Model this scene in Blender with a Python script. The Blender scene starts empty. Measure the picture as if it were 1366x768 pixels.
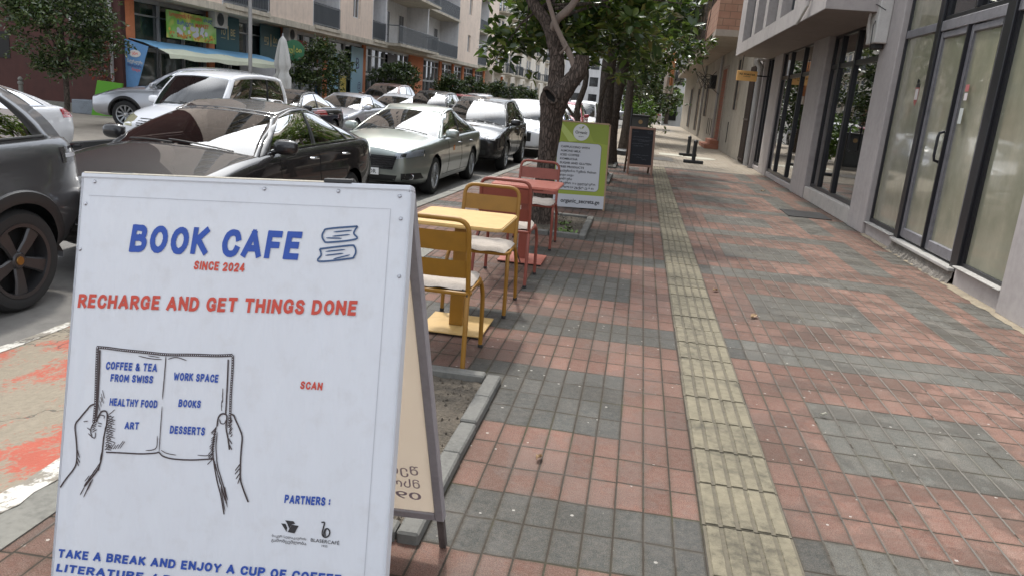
import bpy, bmesh, math, random
import numpy as np
from mathutils import Vector, Matrix
from mathutils.bvhtree import BVHTree
PI = math.pi
rnd = random.Random(7)
scene = bpy.context.scene
col = scene.collection

# ---------------------------------------------------------------- camera
cam_data = bpy.data.cameras.new("camera"); cam = bpy.data.objects.new("camera", cam_data); col.objects.link(cam)
RX = Vector((0.98296169, 0.16484781, 0.08131123)); UP = Vector((-0.11838463, 0.22937395, 0.96611214)); BK = Vector((0.14061079, -0.95927722, 0.24498125))
cam.matrix_world = Matrix(((RX.x, UP.x, BK.x, 0), (RX.y, UP.y, BK.y, 0), (RX.z, UP.z, BK.z, 1.5), (0, 0, 0, 1)))
cam_data.sensor_width = 36; cam_data.lens = 26.84; cam_data.clip_end = 1000; cam_data.clip_start = 0.05
scene.camera = cam

# ---------------------------------------------------------------- sky, sun, exposure
SUN_EL, SUN_AZ = 56.0, -22.0        # azimuth from +Y (street direction) towards +X
world = bpy.data.worlds.new("World"); scene.world = world; world.use_nodes = True
wn = world.node_tree; wn.nodes.clear()
sky = wn.nodes.new('ShaderNodeTexSky'); sky.sky_type = 'NISHITA'; sky.sun_disc = False
sky.sun_elevation = math.radians(SUN_EL); sky.sun_rotation = math.radians(SUN_AZ)
sky.air_density = 1.0; sky.dust_density = 3.0
tc = wn.nodes.new('ShaderNodeTexCoord')
cn = wn.nodes.new('ShaderNodeTexNoise'); cn.inputs['Scale'].default_value = 2.2; cn.inputs['Detail'].default_value = 6
cr = wn.nodes.new('ShaderNodeValToRGB'); cr.color_ramp.elements[0].position = 0.28; cr.color_ramp.elements[1].position = 0.52
mx = wn.nodes.new('ShaderNodeMix'); mx.data_type = 'RGBA'
bg = wn.nodes.new('ShaderNodeBackground'); bg.inputs['Strength'].default_value = 0.098
wo = wn.nodes.new('ShaderNodeOutputWorld')
wn.links.new(tc.outputs['Generated'], cn.inputs['Vector']); wn.links.new(cn.outputs['Fac'], cr.inputs['Fac'])
wn.links.new(cr.outputs['Color'], mx.inputs[0]); wn.links.new(sky.outputs['Color'], mx.inputs[6])
mx.inputs[7].default_value = (14.6, 15.5, 17.0, 1)
# thin bright haze round the sun
sdv = (math.sin(math.radians(SUN_AZ)) * math.cos(math.radians(SUN_EL)), math.cos(math.radians(SUN_AZ)) * math.cos(math.radians(SUN_EL)), math.sin(math.radians(SUN_EL)))
dp = wn.nodes.new('ShaderNodeVectorMath'); dp.operation = 'DOT_PRODUCT'; wn.links.new(tc.outputs['Generated'], dp.inputs[0]); dp.inputs[1].default_value = sdv
hz = wn.nodes.new('ShaderNodeMapRange'); hz.interpolation_type = 'SMOOTHSTEP'; hz.inputs['From Min'].default_value = math.cos(math.radians(31)); hz.inputs['From Max'].default_value = 1.0; hz.inputs['To Max'].default_value = 62
wn.links.new(dp.outputs['Value'], hz.inputs['Value'])
ad = wn.nodes.new('ShaderNodeMix'); ad.data_type = 'RGBA'; ad.blend_type = 'ADD'; ad.inputs[0].default_value = 1.0
wn.links.new(mx.outputs[2], ad.inputs[6]); wn.links.new(hz.outputs['Result'], ad.inputs[7])
wn.links.new(ad.outputs[2], bg.inputs['Color']); wn.links.new(bg.outputs['Background'], wo.inputs['Surface'])
sl = bpy.data.lights.new("sun", 'SUN'); sl.energy = 3.0; sl.angle = math.radians(4.0); sl.color = (1.0, 0.95, 0.87)
sun = bpy.data.objects.new("sun", sl); col.objects.link(sun)
a, e = math.radians(SUN_AZ), math.radians(SUN_EL)
sun_dir = Vector((math.sin(a) * math.cos(e), math.cos(a) * math.cos(e), math.sin(e)))
sun.rotation_euler = sun_dir.to_track_quat('Z', 'Y').to_euler(); sun.location = sun_dir * 60
vs = scene.view_settings; vs.view_transform = 'Standard'; vs.look = 'None'; vs.exposure = 0.0; vs.gamma = 1.0; vs.use_curve_mapping = False
scene.cycles.max_bounces = 8; scene.cycles.transparent_max_bounces = 12

# ---------------------------------------------------------------- materials
class NT:
    def __init__(s, name):
        s.m = bpy.data.materials.new(name); s.m.use_nodes = True; s.t = s.m.node_tree; s.t.nodes.clear()
        s.out = s.t.nodes.new('ShaderNodeOutputMaterial')
    def n(s, typ, **kw):
        x = s.t.nodes.new(typ)
        for k, v in kw.items(): setattr(x, k, v)
        return x
    def l(s, a, b): s.t.links.new(a, b)
    def put(s, sock, v):
        if hasattr(v, 'node'): s.l(v, sock)
        else: sock.default_value = v
    def m_(s, op, a, b=None, c=None, clamp=False):
        x = s.n('ShaderNodeMath', operation=op, use_clamp=clamp); s.put(x.inputs[0], a)
        if b is not None: s.put(x.inputs[1], b)
        if c is not None: s.put(x.inputs[2], c)
        return x.outputs[0]
    def mix(s, f, a, b, mode='MIX'):
        x = s.n('ShaderNodeMix', data_type='RGBA', blend_type=mode); s.put(x.inputs[0], f); s.put(x.inputs[6], a); s.put(x.inputs[7], b); return x.outputs[2]
    def noise(s, scale, detail=4, vec=None, rough=.55, out='Fac'):
        x = s.n('ShaderNodeTexNoise'); x.inputs['Scale'].default_value = scale; x.inputs['Detail'].default_value = detail; x.inputs['Roughness'].default_value = rough
        if vec is not None: s.l(vec, x.inputs['Vector'])
        return x.outputs[out]
    def ramp(s, f, stops):
        x = s.n('ShaderNodeValToRGB'); r = x.color_ramp
        while len(r.elements) < len(stops): r.elements.new(0.5)
        for e_, (p, c) in zip(r.elements, stops): e_.position = p; e_.color = c if len(c) == 4 else (*c, 1)
        s.l(f, x.inputs['Fac']); return x.outputs['Color']
    def bsdf(s, color, rough=.5, metal=0, spec=.5, bump=None, bstr=.3, bdist=.01, coat=0, **kw):
        b = s.n('ShaderNodeBsdfPrincipled'); s.put(b.inputs['Base Color'], color if hasattr(color, 'node') else (*color[:3], 1))
        s.put(b.inputs['Roughness'], rough); s.put(b.inputs['Metallic'], metal); b.inputs['Specular IOR Level'].default_value = spec
        if coat: b.inputs['Coat Weight'].default_value = coat; b.inputs['Coat Roughness'].default_value = .03
        for k, v in kw.items(): s.put(b.inputs[k.replace('_', ' ')], v)
        if bump is not None:
            q = s.n('ShaderNodeBump'); q.inputs['Strength'].default_value = bstr; q.inputs['Distance'].default_value = bdist
            s.l(bump, q.inputs['Height']); s.l(q.outputs['Normal'], b.inputs['Normal'])
        return b.outputs['BSDF']
    def done(s, sh): s.l(sh, s.out.inputs['Surface']); return s.m
def c4(c): return (*c, 1)
def sc(c, k): return tuple(min(1, x * k) for x in c)
def split_boxes(name, boxes, mat, parent, M, **kw):
    for b_ in boxes: s_ = MB(); s_.box(*b_); s_.build(name, mat, parent, M=M, **kw)
def vmat(name, c, rough=.6, metal=0, var=.35, scale=3.0, bump=0, bscale=60, spec=.5, coat=0, streak=0, bdist=.004):
    t = NT(name); tcn = t.n('ShaderNodeTexCoord').outputs['Object']
    pos = t.n('ShaderNodeNewGeometry').outputs['Position']
    f1 = t.noise(scale, 6, pos, .6); f2 = t.noise(scale * 9, 3, pos, .6)
    f = t.m_('MULTIPLY_ADD', f2, .4, t.m_('MULTIPLY', f1, .6))
    cc = t.ramp(f, [(.3, sc(c, 1 - var)), (.5, c), (.72, sc(c, 1 + var * .6))])
    if streak:
        mp = t.n('ShaderNodeMapping'); mp.inputs['Scale'].default_value = (3.5, 3.5, .25); t.l(pos, mp.inputs['Vector'])
        g = t.noise(1.6, 6, mp.outputs[0], .65); k = t.ramp(g, [(.45, (0, 0, 0)), (.75, (1, 1, 1))])
        cc = t.mix(t.m_('MULTIPLY', k, streak), cc, c4(sc(c, .35)))
    bm_ = t.noise(bscale, 4, pos) if bump else None
    rr = t.m_('MULTIPLY_ADD', f1, .25, rough - .12)
    return t.done(t.bsdf(cc, rr, metal, spec, bm_, bump, bdist, coat))
def plain(name, c, rough=.5, metal=0, spec=.5, coat=0, **kw):
    t = NT(name); return t.done(t.bsdf(c, rough, metal, spec, coat=coat, **kw))
def glass(name, tint, rough=.02, gl=1.0, refl=(1, 1, 1), base=0.04):
    t = NT(name); tr = t.n('ShaderNodeBsdfTransparent'); tr.inputs[0].default_value = c4(tint)
    g = t.n('ShaderNodeBsdfGlossy'); g.inputs['Roughness'].default_value = rough; g.inputs['Color'].default_value = c4(refl)
    fr = t.n('ShaderNodeFresnel'); fr.inputs['IOR'].default_value = 1.6
    # both sides reflect alike: use the facing-corrected fresnel value
    f = t.m_('MAXIMUM', t.m_('MULTIPLY', fr.outputs[0], gl), base)
    ms = t.n('ShaderNodeMixShader'); t.l(f, ms.inputs[0]); t.l(tr.outputs[0], ms.inputs[1]); t.l(g.outputs[0], ms.inputs[2])
    return t.done(ms.outputs[0])
def paint(name, c, metal=.0, rough=.35, flake=True, dust=.05, lowk=.16):
    t = NT(name); pos = t.n('ShaderNodeTexCoord').outputs['Object']
    d = t.ramp(t.noise(2.2, 5, pos), [(.4, (0, 0, 0)), (.75, (1, 1, 1))])
    z = t.n('ShaderNodeSeparateXYZ'); t.l(pos, z.inputs[0])
    low = t.m_('MULTIPLY', t.m_('SUBTRACT', .75, z.outputs[2], clamp=True), lowk)
    fac = t.m_('ADD', t.m_('MULTIPLY', d, dust), low, clamp=True)
    cc = t.mix(fac, c4(c), (.22, .19, .16, 1))
    return t.done(t.bsdf(cc, rough if metal > .3 else .6, metal, .5 if metal > .3 else .12, coat=1.0))
mats = {}

# ---------------------------------------------------------------- mesh helpers
class MB:
    def __init__(s): s.v = []; s.f = []; s.mi = []; s.cur = 0
    def add(s, vs, fs):
        o = len(s.v); s.v += [tuple(v) for v in vs]; s.f += [tuple(i + o for i in f) for f in fs]; s.mi += [s.cur] * len(fs); return s
    def box(s, x0, y0, z0, x1, y1, z1, M=None):
        P = [(x0, y0, z0), (x1, y0, z0), (x1, y1, z0), (x0, y1, z0), (x0, y0, z1), (x1, y0, z1), (x1, y1, z1), (x0, y1, z1)]
        if M is not None: P = [M @ Vector(p) for p in P]
        return s.add(P, [(0, 3, 2, 1), (4, 5, 6, 7), (0, 1, 5, 4), (1, 2, 6, 5), (2, 3, 7, 6), (3, 0, 4, 7)])
    def quad(s, a, b, c, d): return s.add([a, b, c, d], [(0, 1, 2, 3)])
    def poly(s, pts): return s.add(pts, [tuple(range(len(pts)))])
    def prism(s, pts, d):            # polygon (3-D points) pushed by vector d
        n = len(pts); d = Vector(d); P = [Vector(p) for p in pts]; Q = [p + d for p in P]
        return s.add(P + Q, [tuple(range(n))[::-1], tuple(range(n, 2 * n))] + [(i, (i + 1) % n, n + (i + 1) % n, n + i) for i in range(n)])
    def tube(s, path, r, n=8, closed=False, caps=True):
        P = [Vector(p) for p in path]; R_ = r if isinstance(r, (list, tuple)) else [r] * len(P)
        N = len(P); vs = []; up = None
        for i in range(N):
            if closed: t = P[(i + 1) % N] - P[i - 1]
            else: t = P[min(i + 1, N - 1)] - P[max(i - 1, 0)]
            t.normalize()
            if up is None: up = Vector((0, 0, 1)) if abs(t.z) < .9 else Vector((1, 0, 0))
            x = t.cross(up);
            if x.length < 1e-4: x = t.orthogonal()
            x.normalize(); y = x.cross(t); up = y
            for k in range(n):
                a_ = 2 * PI * k / n; vs.append(P[i] + (x * math.cos(a_) + y * math.sin(a_)) * R_[i])
        fs = []
        for i in range(N if closed else N - 1):
            for k in range(n):
                j = (i + 1) % N; fs.append((i * n + k, i * n + (k + 1) % n, j * n + (k + 1) % n, j * n + k))
        if caps and not closed: fs += [tuple(range(n))[::-1], tuple(range((N - 1) * n, N * n))]
        return s.add(vs, fs)
    def lathe(s, prof, n=24, M=None):   # (r,z) profile round z
        vs = []; fs = []
        for r, z in prof:
            for k in range(n):
                a_ = 2 * PI * k / n; p = Vector((r * math.cos(a_), r * math.sin(a_), z)); vs.append(M @ p if M is not None else p)
        for i in range(len(prof) - 1):
            for k in range(n): fs.append((i * n + k, i * n + (k + 1) % n, (i + 1) * n + (k + 1) % n, (i + 1) * n + k))
        return s.add(vs, fs)
    def grid(s, rows):
        n = len(rows[0]); vs = [p for r in rows for p in r]; fs = []
        for i in range(len(rows) - 1):
            for k in range(n - 1): fs.append((i * n + k, i * n + k + 1, (i + 1) * n + k + 1, (i + 1) * n + k))
        return s.add(vs, fs)
    def ribbon(s, pts, w, off=0):       # flat strip in the local xy plane at z=off
        P = [Vector((p[0], p[1])) for p in pts]; L = []; R_ = []
        for i in range(len(P)):
            t = P[min(i + 1, len(P) - 1)] - P[max(i - 1, 0)]
            if t.length < 1e-9: t = Vector((1, 0))
            t.normalize(); n_ = Vector((-t.y, t.x)); k = w[i] if isinstance(w, list) else w
            L.append((*(P[i] + n_ * k / 2), off)); R_.append((*(P[i] - n_ * k / 2), off))
        return s.grid([R_, L])
    def build(s, name, mat, parent=None, smooth=False, bevel=0, angle=40, M=None, seg=1):
        me = bpy.data.meshes.new(name); me.from_pydata([tuple(v) for v in s.v], [], s.f); me.update()
        ml = mat if isinstance(mat, (list, tuple)) else [mat]
        for m in ml: me.materials.append(m)
        if len(ml) > 1: me.polygons.foreach_set('material_index', s.mi)
        return finish(me, name, parent, smooth, bevel, angle, M, seg)
def finish(me, name, parent=None, smooth=False, bevel=0, angle=40, M=None, seg=1):
    if bevel or smooth:
        b = bmesh.new(); b.from_mesh(me)
        if bevel:
            bmesh.ops.remove_doubles(b, verts=b.verts, dist=1e-5)
            ed = [e_ for e_ in b.edges if len(e_.link_faces) == 2 and e_.calc_face_angle(0) > .5]
            bmesh.ops.bevel(b, geom=ed, offset=bevel, segments=seg, affect='EDGES', clamp_overlap=True)
        if smooth:
            for f in b.faces: f.smooth = True
            lim = math.radians(angle)
            for e_ in b.edges:
                if len(e_.link_faces) == 2 and e_.calc_face_angle(0) > lim: e_.smooth = False
        b.to_mesh(me); b.free()
    o = bpy.data.objects.new(name, me); col.objects.link(o)
    if parent is not None: o.parent = parent
    if M is not None: o.matrix_local = M
    return o
def tag(o, label, cat, group=None, kind=None):
    o['label'] = label; o['category'] = cat
    if group: o['group'] = group
    if kind: o['kind'] = kind
    return o
def thing(name, label, cat, loc=(0, 0, 0), rz=0, group=None):
    o = bpy.data.objects.new(name, None); col.objects.link(o); o.empty_display_size = .1
    o.location = loc; o.rotation_euler = (0, 0, rz); return tag(o, label, cat, group)
def struct(name, mb, m, **kw):
    o = mb.build(name, m, **kw); o['kind'] = 'structure'; return o
def copy_tree(o, parent=None):
    c = o.copy(); col.objects.link(c)
    if parent is not None: c.parent = parent
    for ch in list(o.children): copy_tree(ch, c)
    return c
def text_mesh(s, bold=0.0, shear=0.0, spacing=1.0):
    cu = bpy.data.curves.new("t", 'FONT'); cu.body = s; cu.size = 1; cu.offset = bold; cu.shear = shear; cu.space_character = spacing; cu.resolution_u = 3
    o = bpy.data.objects.new("t", cu); col.objects.link(o)
    dg = bpy.context.evaluated_depsgraph_get(); me = bpy.data.meshes.new_from_object(o.evaluated_get(dg))
    bpy.data.objects.remove(o); bpy.data.curves.remove(cu)
    n = len(me.vertices); co = np.empty(n * 3, np.float32); me.vertices.foreach_get('co', co); co = co.reshape(-1, 3)
    return me, co
CAP = 0.72
def add_text(name, s, mat, parent, A, B, h, off=.002, bold=.02, shear=.12, spacing=1.0, fitx=True, M=None, desc=False):
    """text along the local line A->B (xy of the parent plane), capital height h"""
    me, co = text_mesh(s, bold, shear, spacing)
    x0, x1 = co[:, 0].min(), co[:, 0].max()
    A = Vector(A); B = Vector(B); d = B - A; L = d.length; u = d / L; n_ = Vector((-u.y, u.x))
    kx = L / (x1 - x0); ky = h / CAP
    X = (co[:, 0] - x0) * kx; Y = co[:, 1] * ky
    out = np.zeros_like(co); out[:, 0] = A.x + X * u.x + Y * n_.x; out[:, 1] = A.y + X * u.y + Y * n_.y; out[:, 2] = off
    me.vertices.foreach_set('co', out.ravel()); me.update(); me.materials.clear(); me.materials.append(mat); me.name = name
    o = bpy.data.objects.new(name, me); col.objects.link(o); o.parent = parent
    if M is not None: o.matrix_local = M
    return o
def frame(o, x, y):      # matrix from an origin and two in-plane axes
    x = Vector(x).normalized(); y = Vector(y); z = x.cross(y).normalized(); y = z.cross(x); o = Vector(o)
    return Matrix(((x.x, y.x, z.x, o.x), (x.y, y.y, z.y, o.y), (x.z, y.z, z.z, o.z), (0, 0, 0, 1)))
# ================================================================ GROUND
ROAD_Z, LOT_Z = -0.32, -0.17
FACADE_X, WALL_X = 3.2, -16.0
def kerb_x(y): return -3.17 + .0375 * y
def paver_mat():
    t = NT("brick_pavers"); P = t.n('ShaderNodeNewGeometry').outputs['Position']
    s = t.n('ShaderNodeSeparateXYZ'); t.l(P, s.inputs[0]); X, Y = s.outputs[0], s.outputs[1]
    m = t.m_
    left = m('LESS_THAN', X, .56)
    cl = m('DIVIDE', m('SUBTRACT', X, .40), .108); cr_ = m('DIVIDE', m('SUBTRACT', X, .73), .112)
    cx = m('ADD', m('MULTIPLY', left, cl), m('MULTIPLY', m('SUBTRACT', 1.0, left), cr_))
    ci = m('FLOOR', cx); fx = m('FRACT', cx)
    # pavers are laid by hand: each column drifts a little
    wn_ = t.n('ShaderNodeTexWhiteNoise', noise_dimensions='1D'); t.l(ci, wn_.inputs['W'])
    drift = m('MULTIPLY', m('SUBTRACT', wn_.outputs['Value'], .5), .09)
    wob = m('MULTIPLY', m('SUBTRACT', t.noise(.9, 2, P), .5), .35)
    ry = m('ADD', m('DIVIDE', m('SUBTRACT', Y, 2.25), .2108), m('ADD', drift, wob))
    ri = m('FLOOR', ry); fy = m('FRACT', ry)
    rm = m('SUBTRACT', ri, m('MULTIPLY', m('FLOOR', m('DIVIDE', m('ADD', ri, .01), 12.0)), 12.0))
    def rng(v, a, b): return m('MULTIPLY', m('GREATER_THAN', v, a), m('LESS_THAN', v, b))
    xc = m('ADD', m('MULTIPLY', left, m('ADD', m('MULTIPLY', m('ADD', ci, .5), .108), .40)), m('MULTIPLY', m('SUBTRACT', 1.0, left), m('ADD', m('MULTIPLY', m('ADD', ci, .5), .112), .73)))
    band = m('MULTIPLY', m('LESS_THAN', rm, 1.5), m('LESS_THAN', xc, 2.37))
    blkx = m('ADD', rng(xc, 1.06, 1.97), m('ADD', rng(xc, -.80, .076), rng(xc, -2.3, -1.45)))
    block = m('MULTIPLY', rng(rm, 4.5, 8.5), blkx)
    lon = m('MULTIPLY', rng(xc, 2.37, 2.70), m('SUBTRACT', 1.0, rng(rm, 1.5, 3.5)))
    rp = m('MULTIPLY', rng(xc, 2.98, 9), rng(rm, 7.5, 11.5))
    gray = m('MAXIMUM', m('MAXIMUM', band, block), m('MAXIMUM', lon, rp))
    cv = t.n('ShaderNodeCombineXYZ'); t.l(ci, cv.inputs[0]); t.l(ri, cv.inputs[1])
    w2 = t.n('ShaderNodeTexWhiteNoise', noise_dimensions='2D'); t.l(cv.outputs[0], w2.inputs['Vector']); rv = w2.outputs['Value']
    n1 = t.noise(1.1, 6, P, .6); n2 = t.noise(34, 4, P, .7); n3 = t.noise(180, 2, P, .5); n4 = t.noise(4.5, 5, P, .65)
    red = t.mix(rv, (.122, .059, .044, 1), (.188, .099, .076, 1)); gr = t.mix(rv, (.042, .045, .043, 1), (.068, .071, .067, 1))
    gr = t.mix(m('MULTIPLY', m('GREATER_THAN', xc, .8), .5), gr, (.15, .148, .13, 1))
    red = t.mix(m('MULTIPLY', m('GREATER_THAN', xc, 1.5), .25), red, (.34, .20, .155, 1))
    base = t.mix(gray, red, gr)
    base = t.mix(m('MULTIPLY', m('SUBTRACT', n2, .35, clamp=True), .55), base, (.30, .27, .24, 1))
    dust = t.ramp(n4, [(.46, (0, 0, 0)), (.66, (1, 1, 1))])
    rightside = m('MULTIPLY', m('SUBTRACT', X, .6, clamp=True), .55, clamp=True)
    base = t.mix(m('MULTIPLY', dust, m('MULTIPLY_ADD', rightside, .17, .06)), base, (.36, .30, .25, 1))
    wet = t.ramp(t.noise(2.3, 8, P, .66), [(.50, (0, 0, 0)), (.535, (1, 1, 1))])
    base = t.mix(m('MULTIPLY', wet, m('MULTIPLY_ADD', rightside, .32, .26)), base, t.mix(.75, base, (.02, .015, .012, 1)))
    grime = t.ramp(n1, [(.35, (1, 1, 1)), (.6, (0, 0, 0))])
    base = t.mix(m('MULTIPLY', grime, .45), base, (.055, .048, .04, 1))
    spot = t.n('ShaderNodeTexVoronoi'); spot.inputs['Scale'].default_value = 11; t.l(P, spot.inputs['Vector'])
    sp = m('MULTIPLY', m('LESS_THAN', spot.outputs['Distance'], .075), m('GREATER_THAN', t.noise(2.7, 2, P), .44))
    base = t.mix(m('MULTIPLY', sp, .62), base, (.45, .43, .39, 1))
    gr5 = t.noise(230, 3, P, .8); gr6 = t.noise(75, 4, P, .75)
    base = t.mix(1.0, base, t.ramp(gr5, [(.34, (.50, .48, .46)), (.5, (.98, .98, .98)), (.66, (1.5, 1.48, 1.44))]), 'MULTIPLY')
    base = t.mix(m('MULTIPLY', m('SUBTRACT', gr6, .50, clamp=True), 2.2, clamp=True), base, t.mix(.5, base, (.20, .165, .12, 1)))
    # joints
    ex = m('MINIMUM', fx, m('SUBTRACT', 1.0, fx)); ey = m('MINIMUM', fy, m('SUBTRACT', 1.0, fy))
    jn = m('MULTIPLY', m('SUBTRACT', n2, .5), .045)
    jx = m('LESS_THAN', m('ADD', ex, jn), .033); jy = m('LESS_THAN', m('ADD', ey, m('MULTIPLY', jn, .5)), .020)
    j = m('MAXIMUM', jx, jy)
    jlight = m('MULTIPLY', m('MULTIPLY', jx, rightside), m('GREATER_THAN', n4, .40))
    jc = t.mix(m('MULTIPLY', jlight, .75), (.044, .036, .028, 1), (.30, .28, .25, 1))
    edge = m('SUBTRACT', 1.0, m('MINIMUM', m('MULTIPLY', m('MINIMUM', ex, m('MULTIPLY', ey, 2.0)), 5.0), 1.0))
    base = t.mix(m('MULTIPLY', m('MULTIPLY', edge, gr6), .75, clamp=True), base, (.060, .050, .036, 1))
    base = t.mix(j, base, jc)
    moss = m('MULTIPLY', m('SUBTRACT', t.noise(2.1, 4, P), .53, clamp=True), 3.0, clamp=True)
    base = t.mix(m('MULTIPLY', m('MULTIPLY', j, moss), .7), base, (.07, .08, .03, 1))
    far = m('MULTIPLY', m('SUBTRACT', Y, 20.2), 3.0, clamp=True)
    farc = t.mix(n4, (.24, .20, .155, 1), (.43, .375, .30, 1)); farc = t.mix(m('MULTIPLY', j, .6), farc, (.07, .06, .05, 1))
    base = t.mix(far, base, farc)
    hx = m('MINIMUM', m('MULTIPLY', ex, 12.0), 1.0); hy = m('MINIMUM', m('MULTIPLY', ey, 24.0), 1.0)
    tilt = m('MULTIPLY', rv, .35)
    hgt = m('ADD', m('ADD', m('MINIMUM', hx, hy), tilt), m('ADD', m('MULTIPLY', n3, .40), m('MULTIPLY', n2, .35)))
    rough = m('SUBTRACT', m('MULTIPLY_ADD', n2, .2, .72), m('MULTIPLY', wet, .3))
    return t.done(t.bsdf(base, rough, 0, .16, hgt, .6, .005))
M_PAVE = paver_mat()
M_SOIL = vmat('soil', (.085, .07, .052), .95, 0, .7, 6, .9, 70, bdist=.02)
M_KERB = vmat('kerb_stone', (.125, .122, .110), .85, 0, .45, 5, .5, 80)
M_KERBD = vmat('worn_kerb', (.16, .155, .135), .85, 0, .5, 4, .5, 60)
M_CONC = vmat('concrete', (.27, .25, .22), .85, 0, .35, 2.5, .4, 60)
M_ASPH = vmat('asphalt', (.135, .128, .118), .85, 0, .35, 1.3, .5, 220)
M_ROADDUST = vmat('dusty_asphalt', (.27, .235, .19), .9, 0, .35, .8, .4, 120)
def worn(name, c, under, cover=.5, scale=3.2):
    t = NT(name); P = t.n('ShaderNodeNewGeometry').outputs['Position']
    f = t.m_('ADD', t.m_('MULTIPLY', t.noise(scale, 8, P, .68), .75), t.m_('MULTIPLY', t.noise(45, 3, P, .7), .25))
    k = t.ramp(f, [(cover - .025, (1, 1, 1)), (cover + .03, (0, 0, 0))])
    u = t.mix(t.noise(28, 5, P, .7), c4(sc(under, .6)), c4(sc(under, 1.45)))
    vo = t.n('ShaderNodeTexVoronoi', feature='DISTANCE_TO_EDGE'); vo.inputs['Scale'].default_value = .38
    dv = t.n('ShaderNodeVectorMath', operation='ADD'); t.l(P, dv.inputs[0]); t.l(t.noise(2.5, 4, P, out='Color'), dv.inputs[1]); t.l(dv.outputs[0], vo.inputs['Vector'])
    cr2 = t.m_('LESS_THAN', vo.outputs['Distance'], .004)
    cc = t.mix(k, u, t.mix(t.noise(9, 4, P), c4(sc(c, .75)), c4(c))); cc = t.mix(t.m_('MULTIPLY', cr2, .7), cc, (.05, .045, .04, 1))
    return t.done(t.bsdf(cc, .8, 0, .35, t.noise(90, 4, P), .5, .006))
M_REDPAINT = worn('worn_red_paint', (.37, .088, .055), (.205, .175, .13), .465, 1.7)
M_WHITEPAINT = worn('worn_white_paint', (.56, .54, .49), (.19, .17, .14), .505, 5)
M_TACT = vmat('tactile_tile', (.170, .148, .100), .88, 0, .75, 3.0, .9, 150); M_TACTD = vmat('tactile_groove', (.115, .10, .072), .95, 0, .5, 6)

def sheet(mb, x0, x1, y0, y1, z): mb.quad((x0, y0, z), (x1, y0, z), (x1, y1, z), (x0, y1, z))
g = MB(); sheet(g, -400, 400, -100, 600, -.45); struct('ground', g, vmat('far_ground', (.16, .15, .13), .95, 0, .3, .1))
g = MB(); g.add([(-11.2, -30, ROAD_Z), (-1.0, -30, ROAD_Z), (-1.0, 90, ROAD_Z), (-11.2, 90, ROAD_Z)], [(0, 1, 2, 3)]); struct('road', g, M_ASPH)
# pavement on this side (left edge follows the kerb, cut back for the painted ramp)
g = MB()
ys = [-6, 0, 3, 6, 7.3, 7.3001] + [8 + k * 2 for k in range(30)]
for y0, y1 in zip(ys[:-1], ys[1:]):
    l0 = -1.80 if y0 < 7.3 else kerb_x(y0) + .14; l1 = -1.80 if y1 <= 7.3 else kerb_x(y1) + .14
    g.quad((l0, y0, 0), (3.6, y0, 0), (3.6, y1, 0), (l1, y1, 0))
struct('pavement', g, M_PAVE)
g = MB()
def strip3(mb, f0, f1, y0, y1, z0, z1, n=20):
    P = []
    for k in range(n + 1):
        y = y0 + (y1 - y0) * k / n; P.append((f0(y), f1(y), y))
    for (a0, b0, p), (a1, b1, q) in zip(P[:-1], P[1:]):
        mb.quad((a0, p, z1), (b0, p, z1), (b1, q, z1), (a1, q, z1)); mb.quad((a0, p, z0), (a0, p, z1), (a1, q, z1), (a1, q, z0)); mb.quad((b0, p, z0), (b1, q, z0), (b1, q, z1), (b0, p, z1))
yy = 7.3
while yy < 68:                         # kerb stones one metre long
    strip3(g, lambda y: kerb_x(y), lambda y: kerb_x(y) + .14, yy, yy + .985, ROAD_Z, .012 + rnd.uniform(-.004, .004), 1); yy += 1.0
struct('kerb', g, M_KERBD)
# painted ramp between the pavement and the road
def ramp_x(s, y): return -1.95 - s * 1.85 + (y - 3) * .012 * s
g = MB(); rows = []
for k in range(13):
    y = -5 + (12.3) * k / 12; rows.append([(ramp_x(s, y), y, .004 - .30 * s) for s in (0, .25, .5, .75, 1)])
g.grid([r[::-1] for r in rows]); struct('ramp', g, M_REDPAINT)
g = MB(); rr = random.Random(2)
def edge_strip(s0, s1, lift):
    rows = []
    for k in range(120):
        y = -3 + 10.2 * k / 119; a_ = s0 + rr.uniform(-.008, .008); b_ = s1 + rr.uniform(-.008, .008)
        rows.append([(ramp_x(b_, y), y, .004 - .30 * b_ + lift), (ramp_x(a_, y), y, .004 - .30 * a_ + lift)])
    g.grid(rows)
edge_strip(0.0, .065, .004); edge_strip(.94, 1.0, .004); struct('painted_edge_line', g, M_WHITEPAINT)
g = MB(); g.box(-1.95, -5, -.2, -1.80, 7.3, .006); struct('gutter', g, M_KERBD)
g = MB(); g.add([(-1.80, 7.3, 0), (kerb_x(7.3), 7.3, 0), (kerb_x(7.3), 7.3, -.32), (-1.80, 7.3, -.32)], [(0, 1, 2, 3)]); struct('ramp_cheek', g, M_CONC)
# far pavement, kerb
g = MB(); g.add([(-40, -10, LOT_Z), (-11.3, -10, LOT_Z), (-11.3, 90, LOT_Z), (-40, 90, LOT_Z)], [(0, 1, 2, 3)]); struct('opposite_pavement', g, M_ROADDUST)
g = MB(); g.box(-11.3, -10, ROAD_Z - .02, -11.1, 90, LOT_Z + .012); struct('opposite_kerb', g, plain('black_painted_kerb', (.03, .03, .03), .7))
g = MB(); sheet(g, -11.1, -10.75, -10, 90, ROAD_Z + .004); struct('gutter_line', g, M_CONC)
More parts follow.
